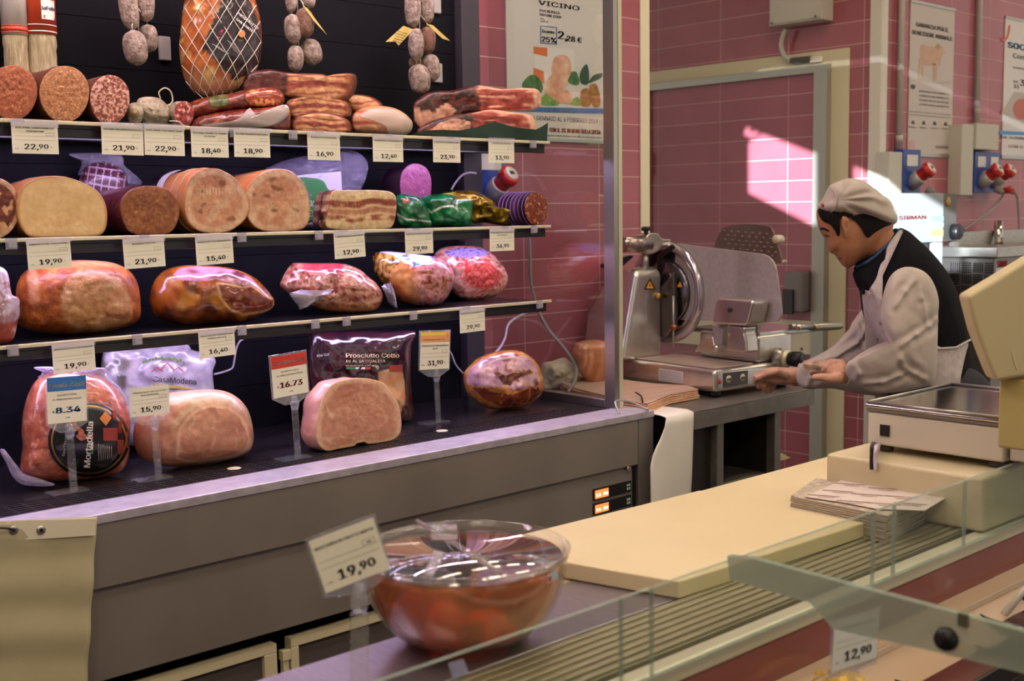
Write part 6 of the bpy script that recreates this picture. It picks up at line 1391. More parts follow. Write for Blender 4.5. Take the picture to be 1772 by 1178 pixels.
a, b = P(*z2(572, 590), 'x', XD-.08), P(*z2(690, 332), 'x', XD-.08); ds = empty('soap_dispenser', (XD, (a.y+b.y)/2, a.z), 'grey dispenser mounted on the cold-room door, right of the slicer plate', 'dispenser')
bm = nbm(); box(bm, XD-.08, XD-.0012, b.y, a.y, a.z, b.z); obj('body', bm, mat('dispenser_grey', '#6f6b68', .35), ds, bevel=.014)
bm = nbm(); c, d = P(*z2(570, 600), 'x', XD-.085), P(*z2(640, 445), 'x', XD-.085); box(bm, XD-.095, XD-.0805, d.y, c.y, c.z, d.z); obj('window', bm, mat('dispenser_window', '#241a1a', .2), ds, bevel=.003)
# conduits and boxes on the far wall
CON = mat('conduit_grey', '#b5aea4', .4)
for i, (px, pyb, r) in enumerate(((1556.5, 262, .014), (1691, 216, .014))):
    p = P(px, pyb, 'y', YW3-.02); bm = nbm(); tube(bm, [Vector((p.x, YW3-.017, p.z)), Vector((p.x, YW3-.017, 3.29))], r, 16)
    q = P(px, (246, 198)[i], 'y', YW3-.017); tube(bm, [Vector((p.x, YW3-.0171, q.z)), Vector((p.x, YW3-.0171, q.z+.03))], r*1.15, 16)
    T(obj('conduit', bm, CON, None), ('vertical grey conduit left of the animal-welfare poster', 'vertical grey conduit between the two posters')[i], 'conduit')
def wallbox(label, x0, x1, y0, y1, dep=.07):
    a, b = P(x0, y1, 'y', YW3-dep), P(x1, y0, 'y', YW3-dep); bm = nbm(); box(bm, a.x, b.x, YW3-dep, YW3-.0012, a.z, b.z); o = obj('socket_box', bm, GREYB, None, bevel=.004); return T(o, label, 'junction box')
wallbox('grey socket box at the foot of the left conduit', 1538, 1562, 263, 338); wallbox('grey wall box left of the double blue socket', 1662, 1686, 216, 338); wallbox('pale blank box above the double blue socket', 1689, 1729, 216, 258, .08)
p = P(1578, 297, 'y', YW3-.05); w1 = P(1594, 297, 'y', YW3-.05).x-P(1563, 297, 'y', YW3-.05).x
socket('blue wall socket with one red plug, below the left conduit', p, 0, w1, .20, 1, None, YW3)
p = P(1709, 298, 'y', YW3-.05); w1 = P(1731, 297, 'y', YW3-.05).x-P(1687, 297, 'y', YW3-.05).x
socket('double blue wall socket with two red plugs, right of the tenderizer', p, 0, w1, .20, 2, None, YW3)
cable('left grey cable from the double socket down to the steel bench', [P(x, y, 'y', YW3-.12) for x, y in ((1737, 331), (1735, 340), (1715, 363), (1685, 385), (1668, 398))], .006, CABG)
cable('right grey cable from the double socket down to the steel bench', [P(x, y, 'y', YW3-.12) for x, y in ((1752, 331), (1760, 340), (1763, 370), (1764, 400))], .006, CABG)
# posters
def poster(label, x0, x1, ytop, ybot, m):
    a = P(x0, ybot, 'y', YW3-.004); b = P(x1, ytop, 'y', YW3-.004); r = empty('poster', ((a.x+b.x)/2, YW3, (a.z+b.z)/2), label, 'poster'); bm = nbm(); box(bm, a.x, b.x, YW3-.005, YW3-.0012, a.z, b.z); obj('sheet', bm, m, r)
    bm = nbm(); box(bm, a.x-.004, b.x+.004, YW3-.009, YW3-.0012, b.z+.0002, b.z+.012); obj('poster_rail', bm, ALU, r)
    bm = nbm(); box(bm, a.x-.004, b.x+.004, YW3-.009, YW3-.0012, a.z-.018, a.z-.0002); obj('poster_rail', bm, ALU, r); return r
def z4(x, y): return (1500+x/3.272, y/3.272)
PGREY = mat('poster_grey', '#c2b7b0', .45)
cw = poster('grey animal-welfare poster with a pale cow on the far wall', 1570.5, 1652, 20, 263, PGREY)
YQ = YW3-.0056
def ftext(s, px, py, hpx, m, par, wd=None, bold=.03, al='LEFT', name='lettering'):
    p = P(px, py, 'y', YQ-.0004); k = (P(px, py-10, 'y', YQ).z-p.z)/10; bm = nbm(); text_bm(bm, s, p, UX, UZ, hpx*k*1.75, al, bold, width=None if not wd else P(px+wd, py, 'y', YQ).x-p.x); return flatobj(name, bm, m, par)
def fpatch(name, pts, m, par, dy=0, sm=True):
    out = closed(pts, 50) if sm else [Vector(p) for p in pts]; bm = nbm(); prism(bm, [P(p[0], p[1], 'y', YQ-dy) for p in out], (0, .0003, 0)); return obj(name, bm, m, par)
PKG = mat('ink_poster_grey', '#4a4340', .5)
ftext('GARANZIA PER IL', *z4(279, 148), 8, PKG, cw, 56); ftext('BENESSERE ANIMALE', *z4(258, 192), 8, PKG, cw, 69)
COW = mat('cow_print', '#c9a58c', .5, col2='#bd9880', nscale=20)
fpatch('cow_print', [z4(x, y) for x, y in ((305, 262), (318, 250), (350, 265), (385, 262), (395, 255), (410, 255), (425, 262), (440, 290), (444, 302), (425, 315), (420, 345), (415, 375), (405, 372), (400, 345), (392, 365), (350, 372), (320, 360), (305, 330), (300, 290))], COW, cw)
for x0, y0, x1, y1 in ((302, 330, 292, 450), (316, 350, 314, 445), (376, 360, 380, 470), (390, 362, 393, 460)):
    fpatch('cow_leg_print', [z4(x0-6, y0), z4(x0+8, y0), z4(x1+3, y1), z4(x1-5, y1)], COW, cw, 0, False)
fpatch('cow_ear_print', [z4(x, y) for x, y in ((388, 268), (398, 250), (412, 252), (415, 272), (400, 280))], mat('cow_ear', '#b08a74', .5), cw, .0004)
fpatch('shadow_print', [z4(x, y) for x, y in ((285, 445), (330, 440), (400, 462), (470, 458), (468, 472), (390, 474), (300, 455))], mat('poster_shade', '#b3a8a0', .5), cw, -.0001)
for k, s in enumerate(('BENESSERE DEGLI ANIMALI E', 'ALIMENTAZIONE CONTROLLATA', 'FILIERA TRACCIATA E SICURA', 'ALLEVATI SENZA ANTIBIOTICI')): ftext(s, *z4(297, 517+k*25+2), 2.9, PKG, cw, 51, .02)
for k, s in enumerate(('Scopri il percorso di qualità per i nostri prodotti a marchio', 'e le garanzie di controllo su tutta la filiera degli allevamenti')): ftext(s, *z4(238, 632+k*18), 2, PKG, cw, 72, .01)
fpatch('pictogram', [z4(248, 478), z4(274, 480), z4(274, 500), z4(262, 506), z4(248, 498)], PKG, cw, 0, False)
for k, x in enumerate((260, 321, 383, 445)):
    fpatch('pictogram', [z4(x-10, 700+k*3), z4(x-4, 682+k*3), z4(x+8, 684+k*3), z4(x+12, 704+k*3)], PKG, cw, 0, False); ftext(('NUTRIZIONE', 'AMBIENTE', 'SALUTE', 'CONTROLLO')[k], *z4(x-20, 722+k*3), 2.2, PKG, cw, 11, .02)
ftext('COOP', *z4(390, 838), 5, mat('ink_rose', '#b56a64', .5), cw, 22, .05); fpatch('rose_mark', [z4(x, y) for x, y in ((240, 800), (268, 798), (270, 835), (242, 838))], mat('print_rose', '#c9a09a', .5), cw)
sp_ = poster('white club-offer poster at the right frame edge of the far wall', 1733, 1800, 45, 268, mat('poster_white2', '#d3cdca', .4))
BLU2 = mat('ink_blue', '#4a86b4', .5); ftext('socio', 1744, 82, 15, BLU2, sp_, 44, .05); ftext('Conviene', 1753, 100, 9, PKG, sp_, 46, .02); fpatch('red_mark', [z4(x, y) for x, y in ((765, 220), (790, 205), (800, 150), (812, 142), (808, 190), (790, 228), (766, 234))], mat('ink_coral', '#c9604a', .5), sp_)
ftext('HAMBURGER', 1753, 118, 3.4, PKG, sp_, 30, .02); ftext('3,', 1765, 148, 12, PKG, sp_, 12, .04); ftext('33', 1754, 152, 7, PKG, sp_, 9, .03); ftext('Sconto', 1753, 142, 3.5, PKG, sp_, 9, .02)
fpatch('pack_print', [z4(760, 640), z4(835, 520), z4(1000, 540), z4(1000, 740), z4(900, 700)], mat('print_tray', '#b5aaa4', .5), sp_, 0, False); fpatch('meat_print', ell(1768, 189, 15, 18, 20), mat('print_meat', '#b8685a', .5), sp_, .0004)
fpatch('blue_band', [z4(752, 740), z4(1000, 752), z4(1000, 770), z4(752, 760)], BLU2, sp_, 0, False); ftext('DAL 24 GENNAIO AL 6', 1733, 239, 5, BLU2, sp_, 60, .02); ftext('CON IL 3%', 1745, 255, 5, mat('ink_coral', '#c9604a'), sp_, 40, .03)
# tenderizer machine on its bench
YM = 2.55; a = P(1528, 424, 'y', YM); b = P(1634, 334, 'y', YM); c2 = P(1656, 420, 'y', YM)
tm = empty('tenderizer', ((a.x+b.x)/2, YM+.1, a.z), 'white boxy meat tenderizer with red lettering, behind the person', 'machine')
bm = nbm(); box(bm, a.x, b.x, YM, YM+.16, a.z, b.z); obj('housing', bm, mat('machine_white', '#8f9698', .4, .0), tm, bevel=.006)
bm = nbm(); box(bm, b.x+.0005, c2.x, YM+.004, YM+.16, a.z, b.z-.002); fa = obj('fascia', bm, mat('fascia_grey', '#5f5c5a', .35, .5), tm, bevel=.005)
c = P(1649, 401, 'y', YM+.003); bm = nbm(); lathe(bm, [(0, 0), (.036, 0), (.034, .03), (.028, .036), (0, .037)], c, -UY, 28); obj('knob', bm, BLACKP, fa)
c = P(1641, 349, 'y', YM+.003); bm = nbm(); lathe(bm, [(0, 0), (.022, 0), (.022, .001), (0, .0012)], c, -UY, 20); obj('amber_sticker', bm, mat('sticker_amber', '#b58a3a', .5), fa)
def ytext(s, px, py, hpx, m, par, wd, bold=.04):
    p = P(px, py, 'y', YM-.0008); k = (P(px, py-10, 'y', YM).z-p.z)/10; bm = nbm(); text_bm(bm, s, p, UX, UZ, hpx*k*1.38, 'LEFT', bold, width=P(px+wd, py, 'y', YM).x-p.x); return flatobj('lettering', bm, m, par)
ytext('SIRMAN', 1556, 380, 9, mat('ink_sirman', '#c0281c', .6), tm, 46, .055)
for x, y, w_, h_, cc in ((1613, 352+22, 20, 8, '#7fb0d6'), (1613, 385, 20, 8, '#8fb9da'), (1612, 397, 20, 12, '#e0cf6a'), (1616, 408, 14, 9, '#e6e0d2')):
    q = [P(px, py, 'y', YM-.0006) for px, py in ((x, y+h_), (x+w_, y+h_), (x+w_, y), (x, y))]; bm = nbm(); prism(bm, q, (0, .0004, 0)); obj('sticker', bm, mat('st_'+cc[1:], cc, .5), tm)
bm = nbm(); zt2 = b.z; lathe(bm, [(0, 0), (.02, 0), (.02, .012), (.026, .014), (.026, .03), (0, .032)], (p.x, YM+.1, zt2+.0005), seg=24); obj('stop_button', bm, REDP, tm)
bm = nbm(); box(bm, a.x+.27, b.x-.02, YM+.03, YM+.15, .0, a.z-.0005); obj('stand', bm, mat('cabinet_dark', '#26211f'), tm)
q = P(1624, 440, 'y', YM); bm = nbm(); box(bm, q.x-.03, q.x+.03, YM-.004, YM+.028, a.z-.16, a.z-.0006); obj('guide', bm, mat('machine_white', '#c9cfd0'), tm, bevel=.004)
bn = empty('steel_bench', (5.1, 2.4, 0), 'steel unit with perforated front panel behind the person', 'bench')
XB = 5.06; yc = P(1720, 440, 'x', XB).y; yl = P(1641, 440, 'x', XB).y; zt3 = P(1720, 427, 'x', XB).z; zb3 = P(1720, 446, 'x', XB).z
bm = nbm(); box(bm, XB, 6.2, yc, 2.795, 0, zb3-.001); obj('cabinet', bm, mat('bench_steel', '#7d7772', .35, .8), bn, bevel=.004)
bm = nbm(); box(bm, XB-.03, 6.23, yc-.03, 2.795, zb3, zt3); obj('worktop', bm, STEEL, bn, bevel=.006)
bm = nbm(); zt4 = P(1700, 402, 'x', XB+.05).z; box(bm, XB+.02, 6.2, yc+.2, yc+.215, zt3+.0005, zt4); obj('back_guard', bm, STEEL, bn)
bm = nbm(); q = P(1722, 415, 'y', yc+.19); tube(bm, [(q.x, yc+.17, zt3+.001), (q.x+.01, yc+.18, zt3+.05), (q.x+.03, yc+.19, zt3+.1)], .02, 12); obj('chrome_pipe', bm, mat('chrome', '#c9c5bf'), bn)
bm = nbm(); cell = .052
for r_ in range(7):
    for k in range(4):
        for s in range(5):
            y0 = yl-.01-k*cell; z0 = zb3-.02-r_*cell
            if (r_+k) % 2: box(bm, XB-.002, XB-.0002, y0-cell*.86, y0-cell*.06, z0-.008*(s+1)-.002*s, z0-.008*s-.002*s-.002)
            else: box(bm, XB-.002, XB-.0002, y0-.004-.0095*s-.005, y0-.004-.0095*s, z0-cell*.86, z0-cell*.06)
vg = obj('vent_slots', bm, BLACKP, bn)
a, b = P(1723, 473, 'y', yc), P(1744, 450, 'y', yc); bm = nbm(); box(bm, a.x, b.x, yc-.001, yc-.0002, a.z, b.z); lb = obj('maker_plate', bm, mat('sticker_white', '#d9d2d0'), bn)
bm = nbm(); text_bm(bm, 'SIRMAN', (a.x+.008, yc-.0014, a.z+.025), UX, UZ, .055, 'LEFT', .06, width=(b.x-a.x)*.85); flatobj('lettering', bm, mat('ink_sirman', '#d0402e'), lb)
# ================================================================== serving counter in the foreground
CZ = .87; YG = 1.02
STW = mat('worktop_steel', '#a39aa0', .3, .75, col2='#8f878c', nscale=35, stretch=(30, 1, 1))
RIBM = mat('ribbed_profile', '#aaa184', .35, .5)
sc_ = empty('serving_counter', (1.6, 1.1, 0), 'glass-fronted serving counter with steel worktop in the foreground', 'counter')
bm = nbm(); box(bm, -.3, 3.2, 1.212, 1.398, CZ-.03, CZ); box(bm, -.3, 3.2, 1.38, 1.398, CZ-.06, CZ-.0301); obj('worktop', bm, STW, sc_, bevel=.003)
bm = nbm(); box(bm, -.3, 3.2, 1.18, 1.375, .05, CZ-.0305); obj('rear_panel', bm, mat('counter_rear_grey', '#5d5753', .45), sc_)
bm = nbm(); box(bm, -.3, 3.2, 1.078, 1.2115, CZ-.03, CZ-.004)
for k in range(7): box(bm, -.3, 3.2, 1.080+k*.0187, 1.0915+k*.0187, CZ-.004, CZ+.001)
obj('ribbed_ledge', bm, RIBM, sc_, bevel=.0015)
bm = nbm(); box(bm, -.3, 3.2, 1.062, 1.0775, CZ-.03, CZ-.014); obj('slot', bm, mat('slot_dark', '#2a2024', .5), sc_)
bm = nbm(); box(bm, -.3, 3.2, 1.030, 1.0615, CZ-.03, CZ-.0005); obj('glass_rail', bm, mat('glass_rail_cream', '#d6d0b4', .3, .3), sc_, bevel=.006)
MAR = mat('back_lining_maroon', '#8a5048', .3, coat=.5)  # maroon imitates a reflection, put into the lining's base colour
bm = nbm(); box(bm, -.3, 3.2, 1.034, 1.055, .775, CZ-.0305); obj('back_lining', bm, MAR, sc_)
bm = nbm(); prism(bm, [Vector((-.3, 1.033, .775)), Vector((-.3, 1.033, .768)), Vector((-.3, .93, .715)), Vector((-.3, .93, .722))], (3.5, 0, 0)); obj('sloped_back', bm, mat('sloped_back_beige', '#b59a80', .35, coat=.3), sc_)
bm = nbm(); prism(bm, [Vector((-.3, 1.0, .7575)), Vector((-.3, .996, .7575)), Vector((-.3, .996, .7675)), Vector((-.3, 1.0, .7675))], (3.5, 0, 0)); obj('lining_bead', bm, mat('bead_cream', '#c9b49a', .4), sc_)
bm = nbm(); box(bm, -.3, 3.2, .25, .928, .66, .69); obj('display_floor', bm, mat('display_floor_dark', '#241c1c', .3), sc_)
bm = nbm(); box(bm, -.3, 3.2, .20, .249, .3, .80); obj('front_sill', bm, mat('counter_front_dark', '#4a4440', .5), sc_)
# standing glass panes with greenish edges
GP = glass('counter_glass', '#cfe6d6', 0, .22, 1.0); GE = film('glass_edge_green', '#9db5a2', .42, .1, 5, .02)
def pane(x0, x1, y0, y1, z0, z1, name='glass_pane', par=sc_, ax='y'):
    bm = nbm(); box(bm, x0, x1, y0, y1, z0, z1); bm.faces.ensure_lookup_table(); bmesh.ops.recalc_face_normals(bm, faces=bm.faces[:])
    for f in bm.faces:
        n = f.normal; f.material_index = 0 if abs(n.y if ax == 'y' else n.x) > .9 else 1
    me = bpy.data.meshes.new(name); bm.to_mesh(me); bm.free(); return link(name, me, par, [GP, GE])
zg = .995
xs = [-.28, .60, P(1078, 1030, 'y', YG).x, P(1131, 1017, 'y', YG).x, P(1515, 886, 'y', YG).x, P(1551, 870, 'y', YG).x, P(1674, 820, 'y', YG).x, 2.6]
for x0, x1 in zip(xs, xs[1:]): pane(x0+.001, x1-.001, YG, YG+.008, CZ-.0004, zg)
# glass shelf bracket running towards the customer, with a black fixing knob
XG = 1.31
gb = empty('glass_bracket', (XG, .8, .97)); gb.parent = sc_; gb.matrix_parent_inverse = Matrix.Translation(sc_.location).inverted()
def onGX(px, py): return P(px, py, 'x', XG)
def kid(name, bm, m, par, **k):
    o = obj(name, bm, m, None, **k); o.parent = par; o.matrix_parent_inverse = Matrix.Translation(par.location).inverted(); return o
def gpoly():
    tp = onGX(1258, 962); q = [(1258, 962), (1300, 966), (1772, 1093), (1900, 1130), (1900, 1205), (1772, 1165), (1620, 1128), (1440, 1088), (1425, 1068), (1400, 1042), (1378, 1036), (1275, 1006), (1262, 1003)]
    return [onGX(*a) for a in q]
bm = nbm(); prism(bm, gpoly(), (.012, 0, 0)); bmesh.ops.recalc_face_normals(bm, faces=bm.faces[:])
for f in bm.faces: f.material_index = 0 if abs(f.normal.x) > .9 else 1
bpm = bpy.data.meshes.new('bracket_plate'); bm.to_mesh(bpm); bm.free()
bp_ = link('bracket_plate', bpm, None, [film('bracket_glass', '#a9b6a6', .52, .08, 6, .05), GE]); bp_.parent = gb; bp_.matrix_parent_inverse = Matrix.Translation(gb.location).inverted()
c = onGX(1640, 1104); bm = nbm(); lathe(bm, [(0, .0004), (.014, .0004), (.0145, .004), (.012, .012), (0, .013)], c, -UX, 28); kid('fixing_knob', bm, BLACKP, gb)
c = onGX(1668, 1072); bm = nbm(); box(bm, XG-.004, XG-.0004, c.y-.006, c.y+.006, c.z-.008, c.z+.008); kid('clip', bm, mat('clip_olive', '#5a5a4a', .4), gb)
# cream lower slab and the big cutting board
POLY = mat('cutting_board_cream', '#d6c79c', .5, col2='#cebe92', nscale=3, bump=.05, bscale=200)
bm = nbm(); box(bm, P(960, 1000, 'y', 1.41).x, 2.75, 1.405, 1.66, CZ-.02, CZ-.002); ls = obj('lower_slab', bm, POLY, None, bevel=.004); T(ls, 'cream slab behind the steel worktop, under the large cutting board', 'slab')
bm = nbm(); box(bm, P(975, 1000, 'y', 1.41).x, 2.72, 1.42, 1.64, .0, CZ-.0205); T(obj('slab_cabinet', bm, mat('counter_rear_grey', '#5d5753'), None), 'dark grey cabinet under the cream slab behind the worktop', 'cabinet')
ZB = .9005; bq = [P(1210, 848, 'z', ZB), P(819, 945, 'z', ZB), P(1175, 1006, 'z', ZB), P(1515, 898, 'z', ZB)]
bm = nbm(); prism(bm, bq, (0, 0, -.0295)); T(obj('cutting_board', bm, POLY, None, bevel=.003), 'large cream cutting board lying empty on the worktop', 'cutting board')
# thick white block carrying the scale
zb = .98; p0 = P(1429, 784, 'z', zb); p1 = P(1723, 834.7, 'z', zb)
bm = nbm(); box(bm, p0.x, 2.74, 1.036, p0.y, CZ+.0012, zb); T(obj('polyethylene_block', bm, mat('block_cream', '#d2c5a0', .5, col2='#cabc96', nscale=3), None, bevel=.008), 'thick cream plastic block under the weighing scale', 'block')
# ------------------------------------------------------------------ weighing scale
zp = 1.085
ws_ = empty('weighing_scale', (2.43, 1.2, zb), 'pale weighing scale with steel plate, standing on the cream block', 'scale')
SCW = mat('scale_casing', '#cfc6b4', .4)
fl = P(1506, 708, 'z', 1.07); fr_ = P(1722, 742, 'z', 1.07); X0 = fl.x-.004; yA, yB_ = fl.y+.004, fr_.y
bm = nbm(); box(bm, X0, X0+.37, yB_, yA, zb+.016, 1.066); body = obj('casing', bm, SCW, ws_, bevel=.006)
for dx, yy in ((.03, yA-.03), (.03, yB_+.03), (.34, yA-.03), (.34, yB_+.03)):
    bm = nbm(); lathe(bm, [(0, .0008), (.014, .0008), (.015, .006), (.011, .0158), (0, .0158)], (X0+dx, yy, zb), seg=20); obj('foot', bm, mat('foot_grey', '#4f4a44', .5), ws_)
bm = nbm(); box(bm, X0-.002, X0+.372, yB_-.002, yA+.002, 1.0665, 1.074); obj('plate_rim', bm, mat('rim_brown_grey', '#7f766c', .4, .4), ws_, bevel=.002)
bm = nbm(); box(bm, X0-.004, X0+.374, yB_-.004, yA+.004, 1.0745, 1.083); pl = obj('plate', bm, mat('scale_plate_steel', '#b3ada8', .12, 1), ws_, bevel=.003)
bm = nbm()
for a, b in (((X0, yA), (X0+.37, yA)), ((X0+.37, yA), (X0+.37, yB_)), ((X0+.37, yB_), (X0, yB_)), ((X0, yB_), (X0, yA))): tube(bm, [(a[0], a[1], 1.0862), (b[0], b[1], 1.0862)], .003, 8)
obj('plate_lip', bm, STEEL, pl)
a, b = P(1523, 753, 'x', X0-.001), P(1540, 736, 'x', X0-.001); bm = nbm(); box(bm, X0-.0015, X0-.0004, b.y-.002, a.y+.002, a.z-.002, b.z+.002); sw = obj('switch_frame', bm, SCW, ws_); bm = nbm(); box(bm, X0-.003, X0-.0016, b.y, a.y, a.z, b.z); obj('switch', bm, BLACKP, sw)
bm = nbm(); g = [P(1735, 722, 'x', X0+.05), P(1735, 705, 'x', X0+.05), P(1737, 687, 'x', X0+.05), P(1745, 680, 'x', X0+.05), P(1760, 676, 'x', X0+.05)]; tube(bm, curve(g, 5), .003, 8); obj('wire_guard', bm, mat('wire_bronze', '#8a7048', .3, .8), ws_)
bm = nbm(); box(bm, X0+.01, X0+.20, yB_-.10, yB_-.006, zb+.02, 1.045); obj('column_base', bm, SCW, ws_, bevel=.004)
pc = P(1745, 700, 'y', yB_-.05); bm = nbm(); box(bm, pc.x, pc.x+.10, yB_-.09, yB_-.03, 1.0455, 1.18); obj('column', bm, mat('column_olive', '#b8a86a', .45), ws_, bevel=.006)
# display head seen from behind
hn = Vector((-.55, -.835, 0)).normalized(); hp = P(1745, 560, 'y', yB_-.06)
def hd(px, py): return PN(px, py, hp, hn)
bm = nbm(); prism(bm, [hd(x, y) for x, y in ((1674, 512), (1725, 482), (1800, 436), (1830, 640), (1800, 648), (1724, 660), (1715, 640), (1690, 575))], Vector((CF.x, CF.y, 0)).normalized()*.05); dh = obj('display_head', bm, mat('display_head_beige', '#c3b48c', .5, col2='#bdae86', nscale=4), ws_, bevel=.008)
bm = nbm(); tube(bm, curve([hd(1751, 607)+hn*.0008, hd(1754, 622)+hn*.0008, hd(1760, 640)+hn*.0008], 6), .0012, 6); obj('seam', bm, mat('seam_light', '#d6c9a4', .5), dh)
cable('black cable running from under the scale down the block', [P(1512, 766, 'x', X0+.02), P(1509, 772, 'x', p0.x-.006), P(1508, 790, 'x', p0.x-.007), P(1508, 812, 'x', p0.x-.007)], .004, BLACKP)
cable('white cable beside the black one at the scale block', [P(1522, 768, 'x', X0+.02), P(1516, 775, 'x', p0.x-.006), P(1515, 795, 'x', p0.x-.007), P(1515, 814, 'x', p0.x-.007)], .0035, CABW)
# printed wrapping sheets
zs_ = CZ+.056
stk = [P(x, y, 'z', zs_-.003) for x, y in ((1368, 858), (1488, 806), (1665, 838), (1535, 893))]
ss = empty('printed_paper_stack', (2.0, 1.1, CZ), 'stack of grey-edged wrapping sheets beside the cutting board', 'paper')
for k in range(13):
    c = sum(stk, Vector())/4; rot = Matrix.Rotation(.012*math.sin(k*2.3), 3, 'Z'); q = [c+rot @ (p-c) for p in stk]; bm = nbm()
    for p in q: p.y = max(p.y, 1.04); p.x = min(p.x, p0.x-.004); p.z = CZ+.0015+.0041*k
    prism(bm, q, UZ*.003); obj('sheet_bundle', bm, mat('sheet_edge', '#bdb49f', .8, col2='#a08f7c', nscale=90, stretch=(1, 1, 20)), ss)
tp = [(1393, 860), (1494, 814), (1560, 818), (1650, 834), (1676, 838), (1600, 884), (1518, 881), (1455, 869)]
bm = nbm(); prism(bm, [P(x, y, 'z', zs_) for x, y in tp], UZ*.0012); ts_ = obj('printed_sheet', bm, mat('printed_sheet_paper', '#d2c6bc', .6, col2='#c9bcb2', nscale=5), None); T(ts_, 'top wrapping sheet printed with rows of small red lettering', 'paper')
RINK = mat('ink_sheet_red', '#b8523f', .6)
ud = (P(1560, 818, 'z', zs_)-P(1494, 814, 'z', zs_)).normalized(); vd = Vector((-ud.y, ud.x, 0))
for k, (x, y) in enumerate(((1505, 828), (1560, 836), (1470, 838), (1530, 846), (1595, 842), (1450, 850), (1500, 856), (1560, 860), (1425, 858), (1475, 868), (1530, 872), (1575, 872), (1620, 852))):
    bm = nbm(); o = P(x, y, 'z', zs_+.0016)
    text_bm(bm, 'MANGIARE', o-ud*.03, ud, vd, .014, 'LEFT', .03, width=.062); text_bm(bm, 'SANO', o-ud*.01-vd*.014, ud, vd, .012, 'LEFT', .03, width=.03)
    flatobj('lettering', bm, RINK, ts_)
# ------------------------------------------------------------------ bowl of fruit in syrup
B0 = P(806, 1106, 'z', CZ); fwd = (B0-CAMP).dot(CF); R_ = 345/F*fwd/2*1.03
zr = PN(808, 951, B0, Vector((CF.x, CF.y, 0)).normalized()).z-CZ
bw = empty('fruit_bowl', B0, 'clear glass bowl of mixed fruit in amber syrup, on the worktop', 'bowl')
def bprof(s, off=0):
    """bowl wall: s in 0..1 from base edge to rim"""
    a = s*PI/2; return (R_*.42+(R_*.58)*math.sin(a)**.85-off, .006+(zr-.006)*(1-math.cos(a))**.9)
GLS = film('bowl_glass', '#e8dcd0', .03, .02, 8, .02, 1.2)
bm = nbm(); pr = [(0, .0008), (R_*.40, .0008)]+[bprof(k/20) for k in range(21)]+[(R_+.004, zr-.002), (R_+.005, zr+.003), (R_+.001, zr+.006), (R_-.004, zr+.002)]+[bprof(1-k/20, .004) for k in range(1, 20)]+[(0, .005)]
lathe(bm, pr, B0, seg=96); obj('glass', bm, GLS, bw)
def syrup_mat():
    m = film('syrup', '#d07c10', .33, .04, 9, .25, .7); nt = m.node_tree
    [n for n in nt.nodes if n.type == 'BSDF_TRANSPARENT'][0].inputs[0].default_value = hexc('#e88f2a'); return m
zl = .92
bm = nbm(); pr = [(0, .006)]+[bprof(k/20*zl, .0055) for k in range(21)]; zl_ = pr[-1][1]; pr += [(R_*.6, zl_+.001), (0, zl_+.001)]; lathe(bm, pr, B0, seg=96); obj('syrup', bm, syrup_mat(), bw)
FR = {'orange': ('#f08a14', .030), 'red': ('#b02a14', .016), 'pear': ('#cf8a2a', .026), 'green': ('#a89a3a', .026), 'dark': ('#8a3418', .03)}
def fruit(px, py, kind, s=1.0, back=0.0, st=1.0):
    col, r = FR[kind]; r *= s; n = Vector((CF.x, CF.y, 0)).normalized(); p = PN(px, py, B0-n*.0, n); p += n*back
    zq = max(CZ+.010+r, min(CZ+zl_-r*.5, p.z)); h = max(.0, min(1., (zq-r*.55-CZ)/zr))
    ss_ = math.acos(max(-1, min(1, 1-h**(1/.9))))/(PI/2); rad = bprof(max(.02, ss_), .012)[0]-r*.95; d = Vector((p.x-B0.x, p.y-B0.y))
    lat = d.dot(Vector((CR.x, CR.y)).normalized()); lat = max(-rad, min(rad, lat)); dep = -math.sqrt(max(0, rad*rad-lat*lat))*.98+back
    q = B0+Vector((CR.x, CR.y, 0)).normalized()*lat+n*dep; q.z = zq
    bm = nbm(); bmesh.ops.create_uvsphere(bm, u_segments=28, v_segments=18, radius=r)
    for v in bm.verts: v.co.z *= st; v.co += v.co.normalized()*.002*fb(v.co.x+px, v.co.y, 40, v.co.z*40); v.co += q
    o = obj('candied_fruit', bm, mat('fruit_'+kind, col, .25, coat=.6, sss=.1, col2=col, bump=.1), None, smooth=True)
    T(o, {'orange': 'round orange candied fruit in the amber syrup', 'red': 'dark red candied cherry in the syrup of the glass bowl', 'pear': 'yellow candied pear half in the syrup of the glass bowl', 'green': 'yellow-green candied fruit at the right of the glass bowl', 'dark': 'brown candied fruit low in the syrup of the glass bowl'}[kind], 'fruit', 'candied fruits in syrup: '+kind); return o
for a in ((775, 1045, 'orange', 1.0), (833, 1064, 'orange', .95), (870, 1096, 'orange', .9), (765, 1118, 'orange', .95), (694, 1040, 'red', 1), (725, 1042, 'red', 1), (795, 1085, 'red', 1.0), (700, 1075, 'pear', 1.1, 0, 1.35), (918, 1070, 'green', .9, 0, 1.3), (945, 1040, 'green', .7), (690, 1115, 'dark', .9), (720, 1125, 'dark', .8), (830, 1120, 'dark', .9), (895, 1035, 'dark', 1)): fruit(*a)
